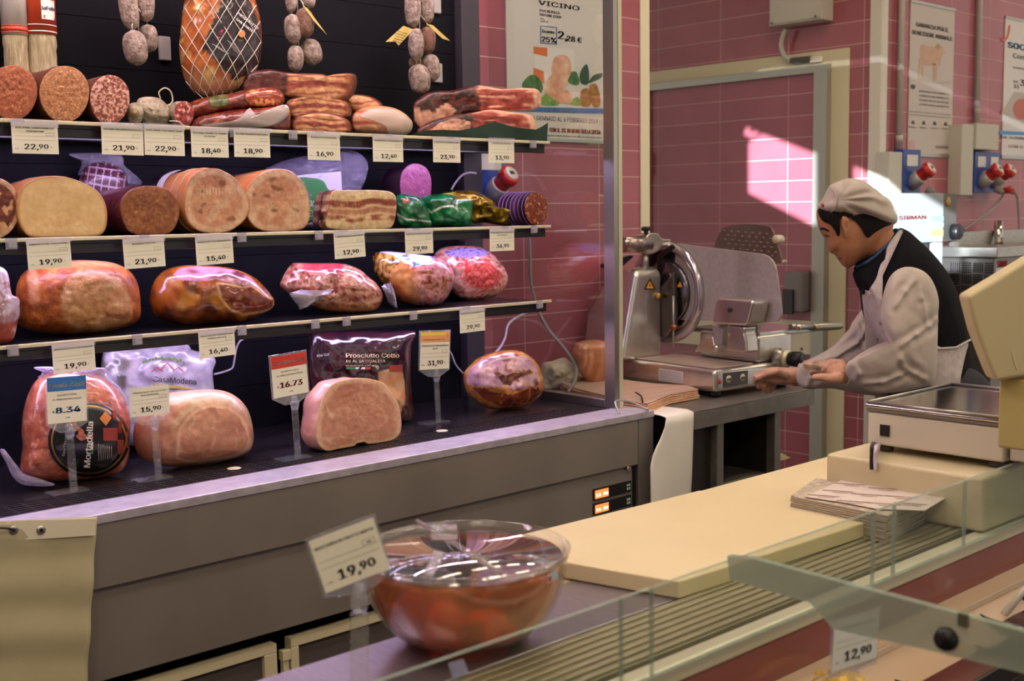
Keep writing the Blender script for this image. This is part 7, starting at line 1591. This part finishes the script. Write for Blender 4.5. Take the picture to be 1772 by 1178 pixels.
# lid film and clear tongs
bm = nbm(); lathe(bm, [(0, zr-.011), (R_-.009, zr-.011), (R_-.0075, zr-.0085), (0, zr-.0085)], B0, seg=72); obj('clear_lid', bm, film('lid_film', '#c9b0c9', .02, .01, 7, .0, 4.0), bw)
zt5 = CZ+zr+.004
tg = empty('serving_tongs', P(770, 940, 'z', zt5), 'clear plastic serving tool lying across the rim of the glass bowl', 'utensil')
TG = film('clear_tool', '#d9d2cc', .16, .04, 30, .15)
bm = nbm(); c0, c1 = P(722, 906, 'z', zt5), P(868, 998, 'z', zt5); tube(bm, [c0+UZ*.004, (c0+c1)/2+UZ*.006, c1+UZ*.004], .004, 8); obj('rod', bm, TG, tg)
bm = nbm(); c = P(769, 941, 'z', zt5); box(bm, -.020, .020, -.016, .016, 0, .016, mx=Matrix.Translation(c+UZ*.010) @ Matrix.Rotation(-.7, 4, 'Z')); obj('block', bm, TG, tg, bevel=.003)
bm = nbm(); prism(bm, [P(x, y, 'z', zt5) for x, y in ((752, 955), (770, 960), (748, 999), (733, 996))], UZ*.004); obj('blade', bm, TG, tg)
c = Vector((CR.x, CR.y, 0)).normalized(); n_ = Vector((CF.x, CF.y, 0)).normalized(); an = math.radians(38); d_ = c*math.sin(an)-n_*math.cos(an); d_ = (c*.80-n_*.60).normalized()
q = B0+d_*(R_+.006); t_ = Vector((-d_.y, d_.x, 0)); bm = nbm()
prism(bm, [q+t_*a+UZ*b for a, b in ((-.012, zr-.020), (.012, zr-.018), (.012, zr-.006), (-.012, zr-.008))], d_*.0006); st5 = obj('rim_sticker', bm, mat('sticker_bluewhite', '#9fb4bc', .4), bw); bm = nbm(); prism(bm, [q+d_*.0008+t_*a+UZ*b for a, b in ((-.011, zr-.018), (-.004, zr-.017), (-.004, zr-.010), (-.011, zr-.011))], d_*.0004); obj('sticker_dot', bm, REDP, st5)
# its price sign
f_ = P(622, 1215, 'z', CZ+.001); st6 = empty('sign_stand', (f_.x, f_.y, CZ), 'clear tilted sign stand with card reading MOSTARDA DI FRUTTA MISTA 19,90', 'sign')
nv = Vector((-.45, -.893, 0)).normalized(); pb = Vector((f_.x, f_.y, CZ))
q = [PN(x, y, pb, nv) for x, y in ((538.5, 935), (652, 893.5), (668, 985), (559, 1028))]; ul, ur, lr, ll = q
ux = ((ur-ul)+(lr-ll)).normalized(); uy = nv.cross(ux).normalized(); W = ((ur-ul).length+(lr-ll).length)/2; Hh = ((ul-ll).length+(ur-lr).length)/2; o6 = sum(q, Vector())/4-ux*W/2-uy*Hh/2
if uy.z < 0: uy = -uy; o6 = sum(q, Vector())/4-ux*W/2-uy*Hh/2
bm = nbm(); m_ = .004; prism(bm, [o6-ux*m_-uy*.003, o6+ux*W*.2-uy*.011, o6+ux*W*.62-uy*.017, o6+ux*(W+m_)-uy*.002, o6+ux*(W+m_)+uy*(Hh+m_), o6-ux*m_+uy*(Hh+m_)], -nv*.002); obj('plate', bm, film('clear_plate', '#cdd6e0'), st6)
bm = nbm(); o7 = o6+nv*.0008; prism(bm, [o7, o7+ux*W, o7+ux*W+uy*Hh, o7+uy*Hh], -nv*.0005); cd = obj('card', bm, CARD, st6); card_face(cd, o7, ux, uy, W, Hh, 'MOSTARDA DI FRUTTA MISTA', '19,90', ps=1.1)
bm = nbm(); text_bm(bm, '409', o7+nv*.0009+ux*W*.83+uy*Hh*.605, ux, uy, Hh*.06, 'CENTER', .03); flatobj('code', bm, INK, cd)
c = PN(622, 1040, pb, nv); bm = nbm(); lathe(bm, [(0, -.016), (.009, -.013), (.012, -.004), (.012, .006), (.008, .012), (.0075, .022), (0, .023)], c, seg=20); obj('swivel', bm, film('clear_joint', '#c9cfe0'), st6)
bm = nbm(); wv = Vector((CR.x, CR.y, 0)).normalized()*.0115; prism(bm, [pb-wv+UZ*.004, pb+wv+UZ*.004, Vector((c.x, c.y, c.z-.017))+wv, Vector((c.x, c.y, c.z-.017))-wv], -nv*.005); obj('stem', bm, ACR, st6)
bm = nbm(); box(bm, f_.x-.05, f_.x+.04, f_.y-.02, f_.y+.025, CZ+.0012, CZ+.0038); obj('foot', bm, ACR, st6)
# lilac ticket on the glass rail
p = P(793, 1158, 'y', 1.066); bm = nbm(); prism(bm, [P(x, y, 'y', 1.028) for x, y in ((776, 1148), (802, 1140), (811, 1163), (785, 1176))], (0, .0008, 0)); T(obj('ticket', bm, mat('ticket_lilac', '#b5aace', .5), None), 'small lilac ticket at the glass rail below the fruit bowl', 'ticket')
# ------------------------------------------------------------------ food inside the serving counter
ZF = .6905
def tray(label, c, lx_, ly, h, m, cat='tray', wall=.006):
    bm = nbm(); x0, x1, y0, y1 = c[0]-lx_/2, c[0]+lx_/2, c[1]-ly/2, c[1]+ly/2; w_ = wall
    box(bm, x0, x1, y0, y1, ZF, ZF+.004); box(bm, x0, x1, y0, y0+w_, ZF+.0041, ZF+h); box(bm, x0, x1, y1-w_, y1, ZF+.0041, ZF+h); box(bm, x0, x0+w_, y0+w_, y1-w_, ZF+.0041, ZF+h); box(bm, x1-w_, x1, y0+w_, y1-w_, ZF+.0041, ZF+h)
    return T(obj('food_tray', bm, m, None, bevel=.002), label, cat)
def mound(name, label, cat, c, lx_, ly, h, m, s=18, amp=.012, z0=None):
    bm = nbm(); n = 48; rows = []; z0 = ZF+.0045 if z0 is None else z0
    for k in range(15):
        t = k/14; rows.append([bm.verts.new((c[0]+lx_/2*t*math.cos(a)*(1+.08*math.sin(3*a)), c[1]+ly/2*t*math.sin(a)*(1+.08*math.cos(2*a)), z0+h*(1-t**3)+amp*fb(c[0]+t*math.cos(a)*lx_, c[1]+t*math.sin(a)*ly, s)*(1-t**4))) for a in ([0] if k == 0 else [2*PI*i/n for i in range(n)])])
    rows.append([bm.verts.new((c[0], c[1], z0))])
    for A, B in zip(rows, rows[1:]):
        for i in range(n):
            vs = list(dict.fromkeys([A[i % len(A)], A[(i+1) % n % len(A)], B[i % len(B)] if len(B) == 1 else B[(i+1) % n], B[i % len(B)]]))
            if len(vs) > 2: bm.faces.new(vs)
    return T(obj(name, bm, m, None, smooth=True), label, cat)
TRD = mat('tray_dark', '#1d1718', .25)
p = P(1440, 1192, 'z', ZF+.05); tray('dark tray of yellow dressed food at the bottom of the picture', (p.x, p.y), .24, .20, .045, TRD)
mound('yellow_food', 'yellow creamy food heaped in the dark tray, lowest in the picture', 'food', (p.x, p.y), .21, .17, .07, mat('yellow_food', '#d9b43c', .35, col2='#b88a24', nscale=30, coat=.4, bump=.4, bscale=60), 40, .012)
p = P(1610, 1150, 'z', ZF+.03); tray('dark tray with a maroon glossy filling behind the 12,90 sign', (p.x, p.y+.02), .24, .24, .04, TRD)
bm = nbm(); box(bm, p.x-.112, p.x+.112, p.y+.02-.112, p.y+.02+.112, ZF+.0045, ZF+.034); T(obj('maroon_filling', bm, mat('maroon_filling', '#4a1c1a', .18, coat=.6, col2='#5f2622', nscale=7, bump=.1, bscale=12), None, bevel=.004), 'smooth maroon filling in the tray behind the 12,90 sign', 'food')
q = P(1532, 1130, 'z', ZF+.045); bm = nbm(); bmesh.ops.create_icosphere(bm, subdivisions=4, radius=.02)
for v in bm.verts: v.co += v.co.normalized()*.009*fb(v.co.x, v.co.y, 55, v.co.z*55); v.co = Vector((v.co.x*1.1, v.co.y, v.co.z*.9)); v.co += Vector((q.x, q.y, ZF+.052))
T(obj('cream_dollop', bm, mat('cream_white', '#d9d6c4', .5), None, smooth=True), 'pale cream dollop on the maroon filling beside the 12,90 sign', 'food')
for i, (px, py, lab) in enumerate(((1755, 1000, 'upper dark glossy bowl at the right frame edge in the counter'), (1770, 1060, 'lower dark glossy bowl with purple sauce at the right frame edge in the counter'))):
    p = P(px, py, 'z', ZF+.055); r = empty('sauce_bowl', (p.x, p.y, ZF), lab, 'bowl', 'dark bowls in the serving counter')
    bm = nbm(); lathe(bm, [(0, 0), (.05, 0), (.08, .03), (.09, .06), (.086, .06), (.077, .034), (.05, .008), (0, .006)], (p.x, p.y, ZF), seg=48); obj('dish', bm, mat('dish_clear_dark', '#3a2a2c', .1, coat=.8), r)
    bm = nbm(); lathe(bm, [(0, .046), (.05, .045), (.0805, .043), (.07, .03), (0, .03)], (p.x, p.y, ZF), seg=48); obj('sauce', bm, mat('sauce_dark_red', '#3c1016', .12, coat=.8, bump=.25, bscale=30), r)
    bm = nbm(); a = Vector((p.x-.02, p.y+.03, ZF+.045)); tube(bm, [a, a+Vector((.06, -.02, .05)), a+Vector((.09, -.04, .075))], [.008, .006, .006], 10); obj('spoon', bm, mat('spoon_white', '#cfc9bd', .35), r)
# 12,90 sign in the counter
q = [P(x, y, 'y', .86) for x, y in ((1437, 1125), (1515, 1101), (1518, 1137), (1439, 1163))]; ul, ur, lr, ll = q
st7 = empty('sign_stand', ((ll.x+lr.x)/2, .86, ZF), 'clear sign stand with card reading 12,90 inside the serving counter', 'sign')
ux = ((ur-ul)+(lr-ll)).normalized(); nv = Vector((0, -1, 0)); uy = nv.cross(ux).normalized(); W = (ur-ul).length; Hh = W*.6; o6 = ll
bm = nbm(); prism(bm, [o6, o6+ux*W, o6+ux*W+uy*Hh, o6+uy*Hh], (0, .0005, 0)); cd = obj('card', bm, mat('card_white', '#d9d6ce', .5), st7); card_face(cd, o6-UY*.0002, ux, uy, W, Hh, 'INSALATA RUSSA', '12,90', ps=1.15)
bm = nbm(); prism(bm, [o6-ux*.004-uy*.01+UY*.001, o6+ux*(W+.004)-uy*.01+UY*.001, o6+ux*(W+.004)+uy*(Hh+.003)+UY*.001, o6-ux*.004+uy*(Hh+.003)+UY*.001], (0, .002, 0)); obj('plate', bm, film('clear_plate', '#cdd6e0'), st7)
bm = nbm(); c = o6+ux*W*.55-uy*.012; prism(bm, [Vector((c.x-.012, .862, ZF+.001)), Vector((c.x+.012, .862, ZF+.001)), Vector((c.x+.012, .862, c.z)), Vector((c.x-.012, .862, c.z))], (0, .005, 0)); obj('stem', bm, ACR, st7)
# ================================================================== the person at the slicer
VD = Vector((math.sin(YAW), math.cos(YAW), 0)); VR = Vector((math.cos(YAW), -math.sin(YAW), 0))
PW0 = P(1475, 380, 'x', 3.25)
def PD(px, py, dd=0.0): return PN(px, py, PW0+VD*dd, VD)
def vshape(pts, dd, df, exp=2.4, n=96):
    s = Shape.__new__(Shape); s.out = closed(pts, n); s.c = sum(s.out, Vector((0, 0)))/n; s.n = -VD; s.pn = -VD; s.p0 = PW0+VD*dd; s.df = df; s.exp = exp; s.zb = None; s.N = n; return s
def y4(*p): return sp(p, 1400, 290, 5.89)
def y5(*p): return sp(p, 1460, 440, 4.531)
def y8(*p): return sp(p, 1280, 560, 6.815)
SKINP = mat('skin', '#b07a58', .45, col2='#a06c4c', nscale=25, sss=.08, bump=.05, bscale=200)
ft = PD(1640, 700); per = empty('person', (ft.x, ft.y, 0), 'person in white cap, white coat sleeves and dark vest, bending over the meat slicer', 'person')
def seg(bm, pts, rs, n=16):
    """limb: tapering tube with rounded ends"""
    pts = [Vector(p) for p in pts]; tube(bm, pts, rs, n, True)
    for p, r in ((pts[0], rs[0]), (pts[-1], rs[-1])):
        b2 = bmesh.ops.create_uvsphere(bm, u_segments=14, v_segments=10, radius=r)
        for v in b2['verts']: v.co += p
HEAD = y4((88, 430), (84, 500), (94, 570), (112, 630), (130, 668), (150, 700), (172, 722), (186, 760), (197, 810), (210, 855), (222, 874), (250, 872), (262, 890), (283, 902), (292, 916), (298, 938), (318, 952), (330, 982), (356, 1008), (395, 1022), (440, 1006), (510, 955), (580, 920), (690, 860), (800, 760), (850, 640), (870, 520), (830, 380), (720, 260), (560, 190), (400, 190), (250, 230), (140, 330))
hs_ = vshape(HEAD, 0, .082, 2.6, 140)
tmp = puff('tmp', hs_, .082, SKINP, nr=30); bm = nbm(); bm.from_mesh(tmp.data); me_ = tmp.data; bpy.data.objects.remove(tmp); bpy.data.meshes.remove(me_)
# neck, trunk, arms and legs under the clothes, one continuous surface
seg(bm, [PD(1500, 395), PD(1528, 430), PD(1560, 470)], [.055, .056, .075])
seg(bm, [PD(1555, 470), PD(1575, 520), PD(1600, 585), PD(1628, 660), PD(1640, 720)], [.075, .095, .09, .09, .10], 20)
seg(bm, [PD(1560, 490, -.10), PD(1560, 490, .10)], [.05, .05])
for s in (-1, 1):
    hip = PD(1648, 725, .075*s); knee = Vector((hip.x+VR.x*-.03, hip.y+VR.y*-.03, .50)); ank = Vector((hip.x+VR.x*.02, hip.y+VR.y*.02, .085))
    seg(bm, [hip, (hip+knee)/2-VR*.01, knee], [.09, .078, .056]); seg(bm, [knee, (knee+ank)/2+VR*.012, ank], [.055, .052, .038])
    seg(bm, [ank, ank-VR*.10-UZ*.045, ank-VR*.17-UZ*.055], [.038, .034, .022])
AN = [PD(1572, 505, -.13), PD(1585, 570, -.175), PD(1590, 640, -.18)]; FN = [AN[-1], PD(1530, 652, -.17), PD(1462, 645, -.14)]
AF = [PD(1550, 510, .14), PD(1520, 560, .20), PD(1475, 610, .22)]; FF = [AF[-1], PD(1430, 635, .235), PD(1378, 655, .25)]
for a, r in ((AN, [.04, .036, .03]), (FN, [.03, .03, .025]), (AF, [.042, .038, .033]), (FF, [.036, .034, .026])): seg(bm, a, r)
me = bpy.data.meshes.new('body'); bmesh.ops.recalc_face_normals(bm, faces=bm.faces[:]); bm.to_mesh(me); bm.free(); body = link('body', me, per, SKINP)
md = body.modifiers.new('remesh', 'REMESH'); md.mode = 'VOXEL'; md.voxel_size = .0045; md.use_smooth_shade = True
md = body.modifiers.new('smooth', 'SMOOTH'); md.factor = .5; md.iterations = 4
# face details
HAIR = mat('hair_dark', '#0b0807', .6, col2='#120d0b', nscale=60, stretch=(1, 1, 6), bump=.3, bscale=120, spec=.15)
patch_on('hair', hs_, y4((92, 425), (95, 470), (140, 545), (215, 580), (262, 640), (292, 700), (312, 690), (318, 600), (322, 520), (400, 515), (440, 470), (200, 400)), HAIR, per, .005)
patch_on('hair', hs_, y4((425, 505), (470, 545), (530, 610), (575, 690), (610, 715), (660, 670), (760, 610), (850, 570), (862, 500), (800, 460), (560, 470)), HAIR, per, .006)
patch_on('eyebrow', hs_, y4((112, 618), (150, 612), (205, 640), (200, 652), (150, 632), (116, 634)), HAIR, per, .002)
patch_on('eye', hs_, y4((143, 694), (165, 682), (195, 694), (200, 704), (170, 706)), mat('eye_dark', '#1a1210', .2, coat=.5), per, .0022)
patch_on('lips', hs_, y4((268, 897), (284, 903), (292, 916), (299, 938), (318, 946), (335, 938), (322, 916), (300, 900)), mat('lips', '#8f4f40', .4), per, .0012)
patch_on('nostril', hs_, y4((226, 862), (240, 858), (248, 866), (236, 870)), mat('nostril', '#4f2c20', .6), per, .0012)
es = vshape(y4((335, 505), (368, 490), (408, 520), (424, 590), (414, 660), (390, 712), (362, 700), (346, 640), (332, 570)), -.082, .012, 2.2, 48)
er = puff('ear', es, .022, SKINP, None, bump=.004, bsc=60, parent=per, nr=14); patch_on('ear_hollow', es, y4((362, 535), (390, 540), (400, 590), (388, 630), (370, 600), (360, 570)), mat('ear_shade_skin', '#8a5a40', .5), er, .0012, 24)
# cap
CAPM = mat('cap_cloth', '#ab9f95', .85, col2='#a1958b', nscale=8, bump=.15, bscale=60, sheen=.2)
CP = y4((98, 405), (108, 370), (160, 300), (215, 190), (250, 165), (350, 120), (450, 108), (540, 130), (640, 190), (740, 270), (820, 330), (880, 420), (902, 500), (890, 558), (840, 582), (780, 575), (700, 552), (560, 535), (430, 525), (330, 500), (200, 480), (130, 450))
cs = vshape(CP, 0, .105, 2.6, 120)
bm_c = puff('cap', cs, .105, CAPM, None, parent=per, nr=40)
fp_ = PD(*y4((235, 330))[0], -.06)
for v in bm_c.data.vertices:           # gathered folds fanning out from the front band
    d = v.co-fp_; l, z = -d.dot(VR), d.z; a = math.atan2(z, -l); rr = math.hypot(l, z); s_ = -1 if (v.co-PW0).dot(VD) < 0 else 1
    v.co += VD*s_*.0055*math.sin(a*17+3*noise.noise(Vector((a*2, rr*9, 0))))*sst(.02, .07, rr)*sst(.30, .12, rr)+VD*s_*.004*noise.noise(v.co*30)
patch_on('cap_band', cs, y4((103, 405), (115, 372), (165, 302), (218, 195), (262, 250), (282, 330), (262, 420), (205, 470), (135, 446)), CAPM, per, .005)
patch_on('cap_mark', cs, y4((122, 372), (135, 362), (156, 380), (150, 404), (128, 398)), mat('mark_brown_red', '#8a3a24', .5), per, .007, 16)
bm = nbm(); line_on(bm, cs, y4((215, 195), (260, 250), (282, 330), (262, 420), (200, 478)), .0022, .006); obj('cap_seam', bm, CAPM, per)
# vest, collar, apron
VEST = mat('vest_navy', '#0d0c11', .85, col2='#131217', nscale=12, spec=.12, bump=.25, bscale=18)
VO = [(1480, 470), (1500, 448), (1530, 415), (1562, 396), (1592, 417), (1620, 445), (1645, 480), (1663, 520), (1674, 560), (1679, 600), (1688, 640), (1704, 672), (1716, 730), (1722, 800), (1640, 830), (1560, 810), (1545, 730), (1545, 650), (1530, 610), (1508, 570), (1497, 535), (1493, 505), (1491, 490)]
vs_ = vshape(VO, 0, .165, 3.2, 120); vest = puff('vest', vs_, .165, VEST, None, bump=.008, bsc=12, parent=per, nr=36)
ca, cb = Vector((1480, 474)), Vector((1566, 396)); cc = (ca+cb)/2; axp = Vector((-(cb-ca).y, (cb-ca).x)); 
p_c = PD(cc.x, cc.y); ax_ = (PD(cc.x-(ca-cb).y*.5*0-39, cc.y-43)-p_c).normalized(); ru = (PD(cb.x, cb.y)-p_c); r_c = ru.length; ru.normalize()
def ring_tube(name, r_, h0, h1, m, th=.008, wy=.80):
    bm = nbm(); N = 48; rings = []
    for r2, h in ((r_, h0), (r_*.97, h1), (r_*.97-th, h1), (r_-th, h0)): rings.append([bm.verts.new(p_c+ax_*h+ru*(math.cos(2*PI*k/N)*r2)+VD*(math.sin(2*PI*k/N)*r2*wy)) for k in range(N)])
    for A, B in zip(rings, rings[1:]+rings[:1]):
        for k in range(N): bm.faces.new((A[k], A[(k+1) % N], B[(k+1) % N], B[k]))
    return obj(name, bm, m, per, smooth=True, sub=1)
ring_tube('vest_collar', r_c*1.02, -.05, .012, VEST, .01); ring_tube('turtleneck', r_c*.90, -.04, .022, mat('turtleneck_blue', '#2f4f78', .8, bump=.3, bscale=90), .01)
COAT = mat('coat_white', '#b8aca2', .8, col2='#ada198', nscale=5, bump=.2, bscale=22, sheen=.2)
APR = mat('apron_white', '#b9aeac', .85, col2='#aaa0a0', nscale=50, bump=.2, bscale=60)
patch_on('apron_bib', vs_, y5((145, 300), (200, 285), (235, 390), (300, 500), (345, 590), (420, 760), (440, 900), (400, 980), (250, 960), (180, 800), (165, 560), (155, 430)), APR, per, .006)
patch_on('apron_strap', vs_, y5((372, 0), (330, -30), (395, -140), (455, -200), (470, -185), (415, -110), (385, -30), (345, 50), (318, 90), (310, 150), (275, 230), (235, 310), (255, 400), (300, 520), (285, 560), (200, 400), (190, 300), (255, 190), (295, 70)), APR, per, .009)
patch_on('apron_skirt', vs_, y5((700, 740), (790, 738), (880, 730), (930, 706), (972, 684), (978, 710), (955, 790), (925, 930), (895, 1080), (800, 1120), (690, 1100)), APR, per, .010)
bm = nbm(); line_on(bm, vs_, y5((720, 742), (880, 732), (985, 674), (1030, 660)), .004, .012); obj('apron_tie', bm, COAT, per)
bm = nbm(); p = PD(*y5((158, 296))[0], -.05); box(bm, p.x-.012, p.x+.012, p.y-.004, p.y+.004, p.z-.006, p.z+.006); obj('clip', bm, BLACKP, per)
def folds(o, sh, lines, dd):
    """presses soft creases into a sleeve along the given pixel lines"""
    L3 = [[PD(*q, dd) for q in l] for l in lines]
    for v in o.data.vertices:
        s_ = (v.co-(PW0+VD*dd)).dot(VD); q = v.co-VD*s_
        for l in L3:
            for a, b in zip(l, l[1:]):
                ab = b-a; t = max(0, min(1, (q-a).dot(ab)/ab.length_squared)); dist = (a+ab*t-q).length
                v.co += -VD*(1 if s_ < 0 else -1)*(.0055*math.exp(-(dist/.006)**2)-.004*math.exp(-((dist-.016)/.011)**2))
SLN = y5((520, 98), (600, 118), (668, 168), (718, 255), (745, 360), (742, 480), (736, 700), (732, 860), (705, 1010), (620, 1042), (450, 1078), (260, 1088), (140, 1050), (60, 995), (20, 930), (18, 880), (45, 848), (120, 812), (220, 812), (310, 812), (395, 792), (385, 725), (325, 590), (300, 475), (318, 310), (368, 175), (440, 112))
ss3 = vshape(SLN, -.185, .062, 2.6, 150); sl = puff('coat_sleeve', ss3, .058, COAT, None, bump=.005, bsc=14, parent=per, nr=44)
folds(sl, ss3, [y5((400, 690), (520, 610), (640, 550), (720, 500)), y5((530, 130), (570, 330), (612, 540)), y5((400, 800), (440, 870), (520, 920), (610, 970)), y5((360, 390), (440, 280), (530, 190)), y5((140, 1000), (280, 985), (400, 930), (470, 900)), y5((60, 860), (90, 920), (70, 975))], -.185)
SLF = [(1505, 520), (1494, 535), (1481, 550), (1468, 572), (1440, 600), (1412, 617), (1388, 628), (1379, 640), (1378, 655), (1384, 668), (1400, 673), (1440, 672), (1490, 682), (1530, 680), (1560, 640), (1570, 560), (1540, 510)]
ss4 = vshape(SLF, .215, .06, 2.5, 120); sl2 = puff('coat_sleeve', ss4, .06, COAT, None, bump=.005, bsc=14, parent=per, nr=36)
folds(sl2, ss4, [[(1496, 560), (1475, 590), (1440, 612)], [(1490, 600), (1478, 560)], [(1392, 634), (1398, 650), (1392, 668)]], .215)
# gloved hands
GLOVE = mat('glove_vinyl', '#c99a82', .4, col2='#b98a72', nscale=30, bump=.25, bscale=50, coat=.15, sss=.06)
def hand(name, palm, fingers, cuffp):
    bm = nbm()
    for pts, rs in palm+fingers: seg(bm, pts, rs, 14)
    me = bpy.data.meshes.new(name); bmesh.ops.recalc_face_normals(bm, faces=bm.faces[:]); bm.to_mesh(me); bm.free(); o = link(name, me, per, GLOVE)
    md = o.modifiers.new('remesh', 'REMESH'); md.mode = 'VOXEL'; md.voxel_size = .0022; md.use_smooth_shade = True
    md = o.modifiers.new('smooth', 'SMOOTH'); md.factor = .5; md.iterations = 3
    bm = nbm(); a, b, r_ = cuffp; tube(bm, [a, (a+b)/2, b], [r_, r_*1.08, r_*.98], 24); obj('cuff', bm, COAT, per, sub=1)
def q8(x, y, d): return PD(*y8((x, y))[0], d)
D0 = .25
hand('glove', [([q8(690, 600, D0), q8(560, 620, D0), q8(430, 615, D0-.012), q8(350, 610, D0-.02)], [.026, .029, .030, .024]), ([q8(560, 625, D0+.02), q8(420, 630, D0+.03)], [.024, .024])],
     [([q8(400, 575, D0-.035), q8(280, 580, D0-.045), q8(190, 625, D0-.045), q8(175, 680, D0-.035)], [.013, .0115, .0105, .0085]),
      ([q8(380, 610, D0-.02), q8(270, 640, D0-.03), q8(220, 700, D0-.03), q8(225, 745, D0-.02)], [.0125, .0115, .0105, .0085]),
      ([q8(390, 640, D0), q8(310, 690, D0-.01), q8(275, 745, D0-.012), q8(278, 785, D0-.004)], [.012, .011, .010, .008]),
      ([q8(410, 660, D0+.02), q8(350, 715, D0+.01), q8(322, 765, D0+.006), q8(325, 800, D0+.012)], [.0115, .0105, .0095, .008]),
      ([q8(450, 670, D0+.035), q8(395, 725, D0+.03), q8(365, 770, D0+.025), q8(362, 795, D0+.028)], [.0105, .0095, .0085, .007]),
      ([q8(540, 600, D0-.035), q8(430, 560, D0-.055), q8(310, 590, D0-.062), q8(215, 640, D0-.055)], [.016, .0135, .0115, .009])],
     (q8(705, 600, D0), q8(745, 595, D0), .036))
D1 = -.145
hand('glove', [([q8(1270, 590, D1), q8(1180, 580, D1), q8(1090, 555, D1)], [.027, .032, .028]), ([q8(1180, 590, D1+.025), q8(1090, 570, D1+.03)], [.026, .024]), ([q8(1180, 500, D1+.01), q8(1100, 480, D1+.012)], [.022, .018])],
     [([q8(1160, 640, D1-.03), q8(1060, 645, D1-.042), q8(960, 625, D1-.045), q8(885, 632, D1-.04)], [.017, .0145, .0115, .0095]),
      ([q8(1110, 470, D1+.0), q8(1060, 470, D1-.006), q8(1010, 520, D1-.008), q8(985, 545, D1-.006)], [.014, .012, .011, .009]),
      ([q8(1090, 560, D1+.03), q8(1000, 585, D1+.04), q8(910, 590, D1+.042), q8(850, 580, D1+.04)], [.013, .0115, .010, .008]),
      ([q8(1090, 590, D1+.045), q8(1010, 610, D1+.058), q8(930, 612, D1+.062), q8(880, 604, D1+.06)], [.012, .011, .010, .008]),
      ([q8(1100, 610, D1+.055), q8(1040, 635, D1+.07), q8(980, 640, D1+.075), q8(940, 632, D1+.074)], [.0105, .0095, .0085, .007])],
     (q8(1262, 590, D1), q8(1300, 595, D1), .034))
for s in (-1, 1):
    hip = PD(1655, 725, .075*s); bm = nbm(); k_ = Vector((hip.x-VR.x*.03, hip.y-VR.y*.03, .5)); seg(bm, [hip+UZ*.05, k_, Vector((hip.x+VR.x*.02, hip.y+VR.y*.02, .10))], [.115, .08, .065], 20); obj('trouser_leg', bm, mat('trousers_dark', '#22212a', .8), per, sub=1)
    bm = nbm(); c = Vector((hip.x-VR.x*.06, hip.y-VR.y*.06, .05)); seg(bm, [c+VR*.10, c-VR*.02, c-VR*.13-UZ*.008], [.048, .046, .036], 16); obj('shoe', bm, mat('shoe_white', '#cfc9c0', .5), per, sub=1)
# the sliced meat in the near hand
pk = empty('sliced_meat', q8(900, 505, D1+.01), 'small stack of thin meat slices held in the near gloved hand', 'meat')
sl_px = ((750, 445), (900, 440), (1055, 440), (1062, 462), (1010, 520), (990, 540), (880, 534), (775, 520), (745, 480))
for k in range(5):
    bm = nbm(); q = [q8(x, y+8*(2-k)+4, D1+(.03 if y < 460 else -.01)) for x, y in sl_px]; prism(bm, q, -UZ*.0018)
    obj('slice', bm, mat('slice_fat', '#d9c48a', .4) if k % 2 == 1 else mat('slice_lean', '#8a6a5c', .4, col2='#c9b09c', nscale=40), pk)
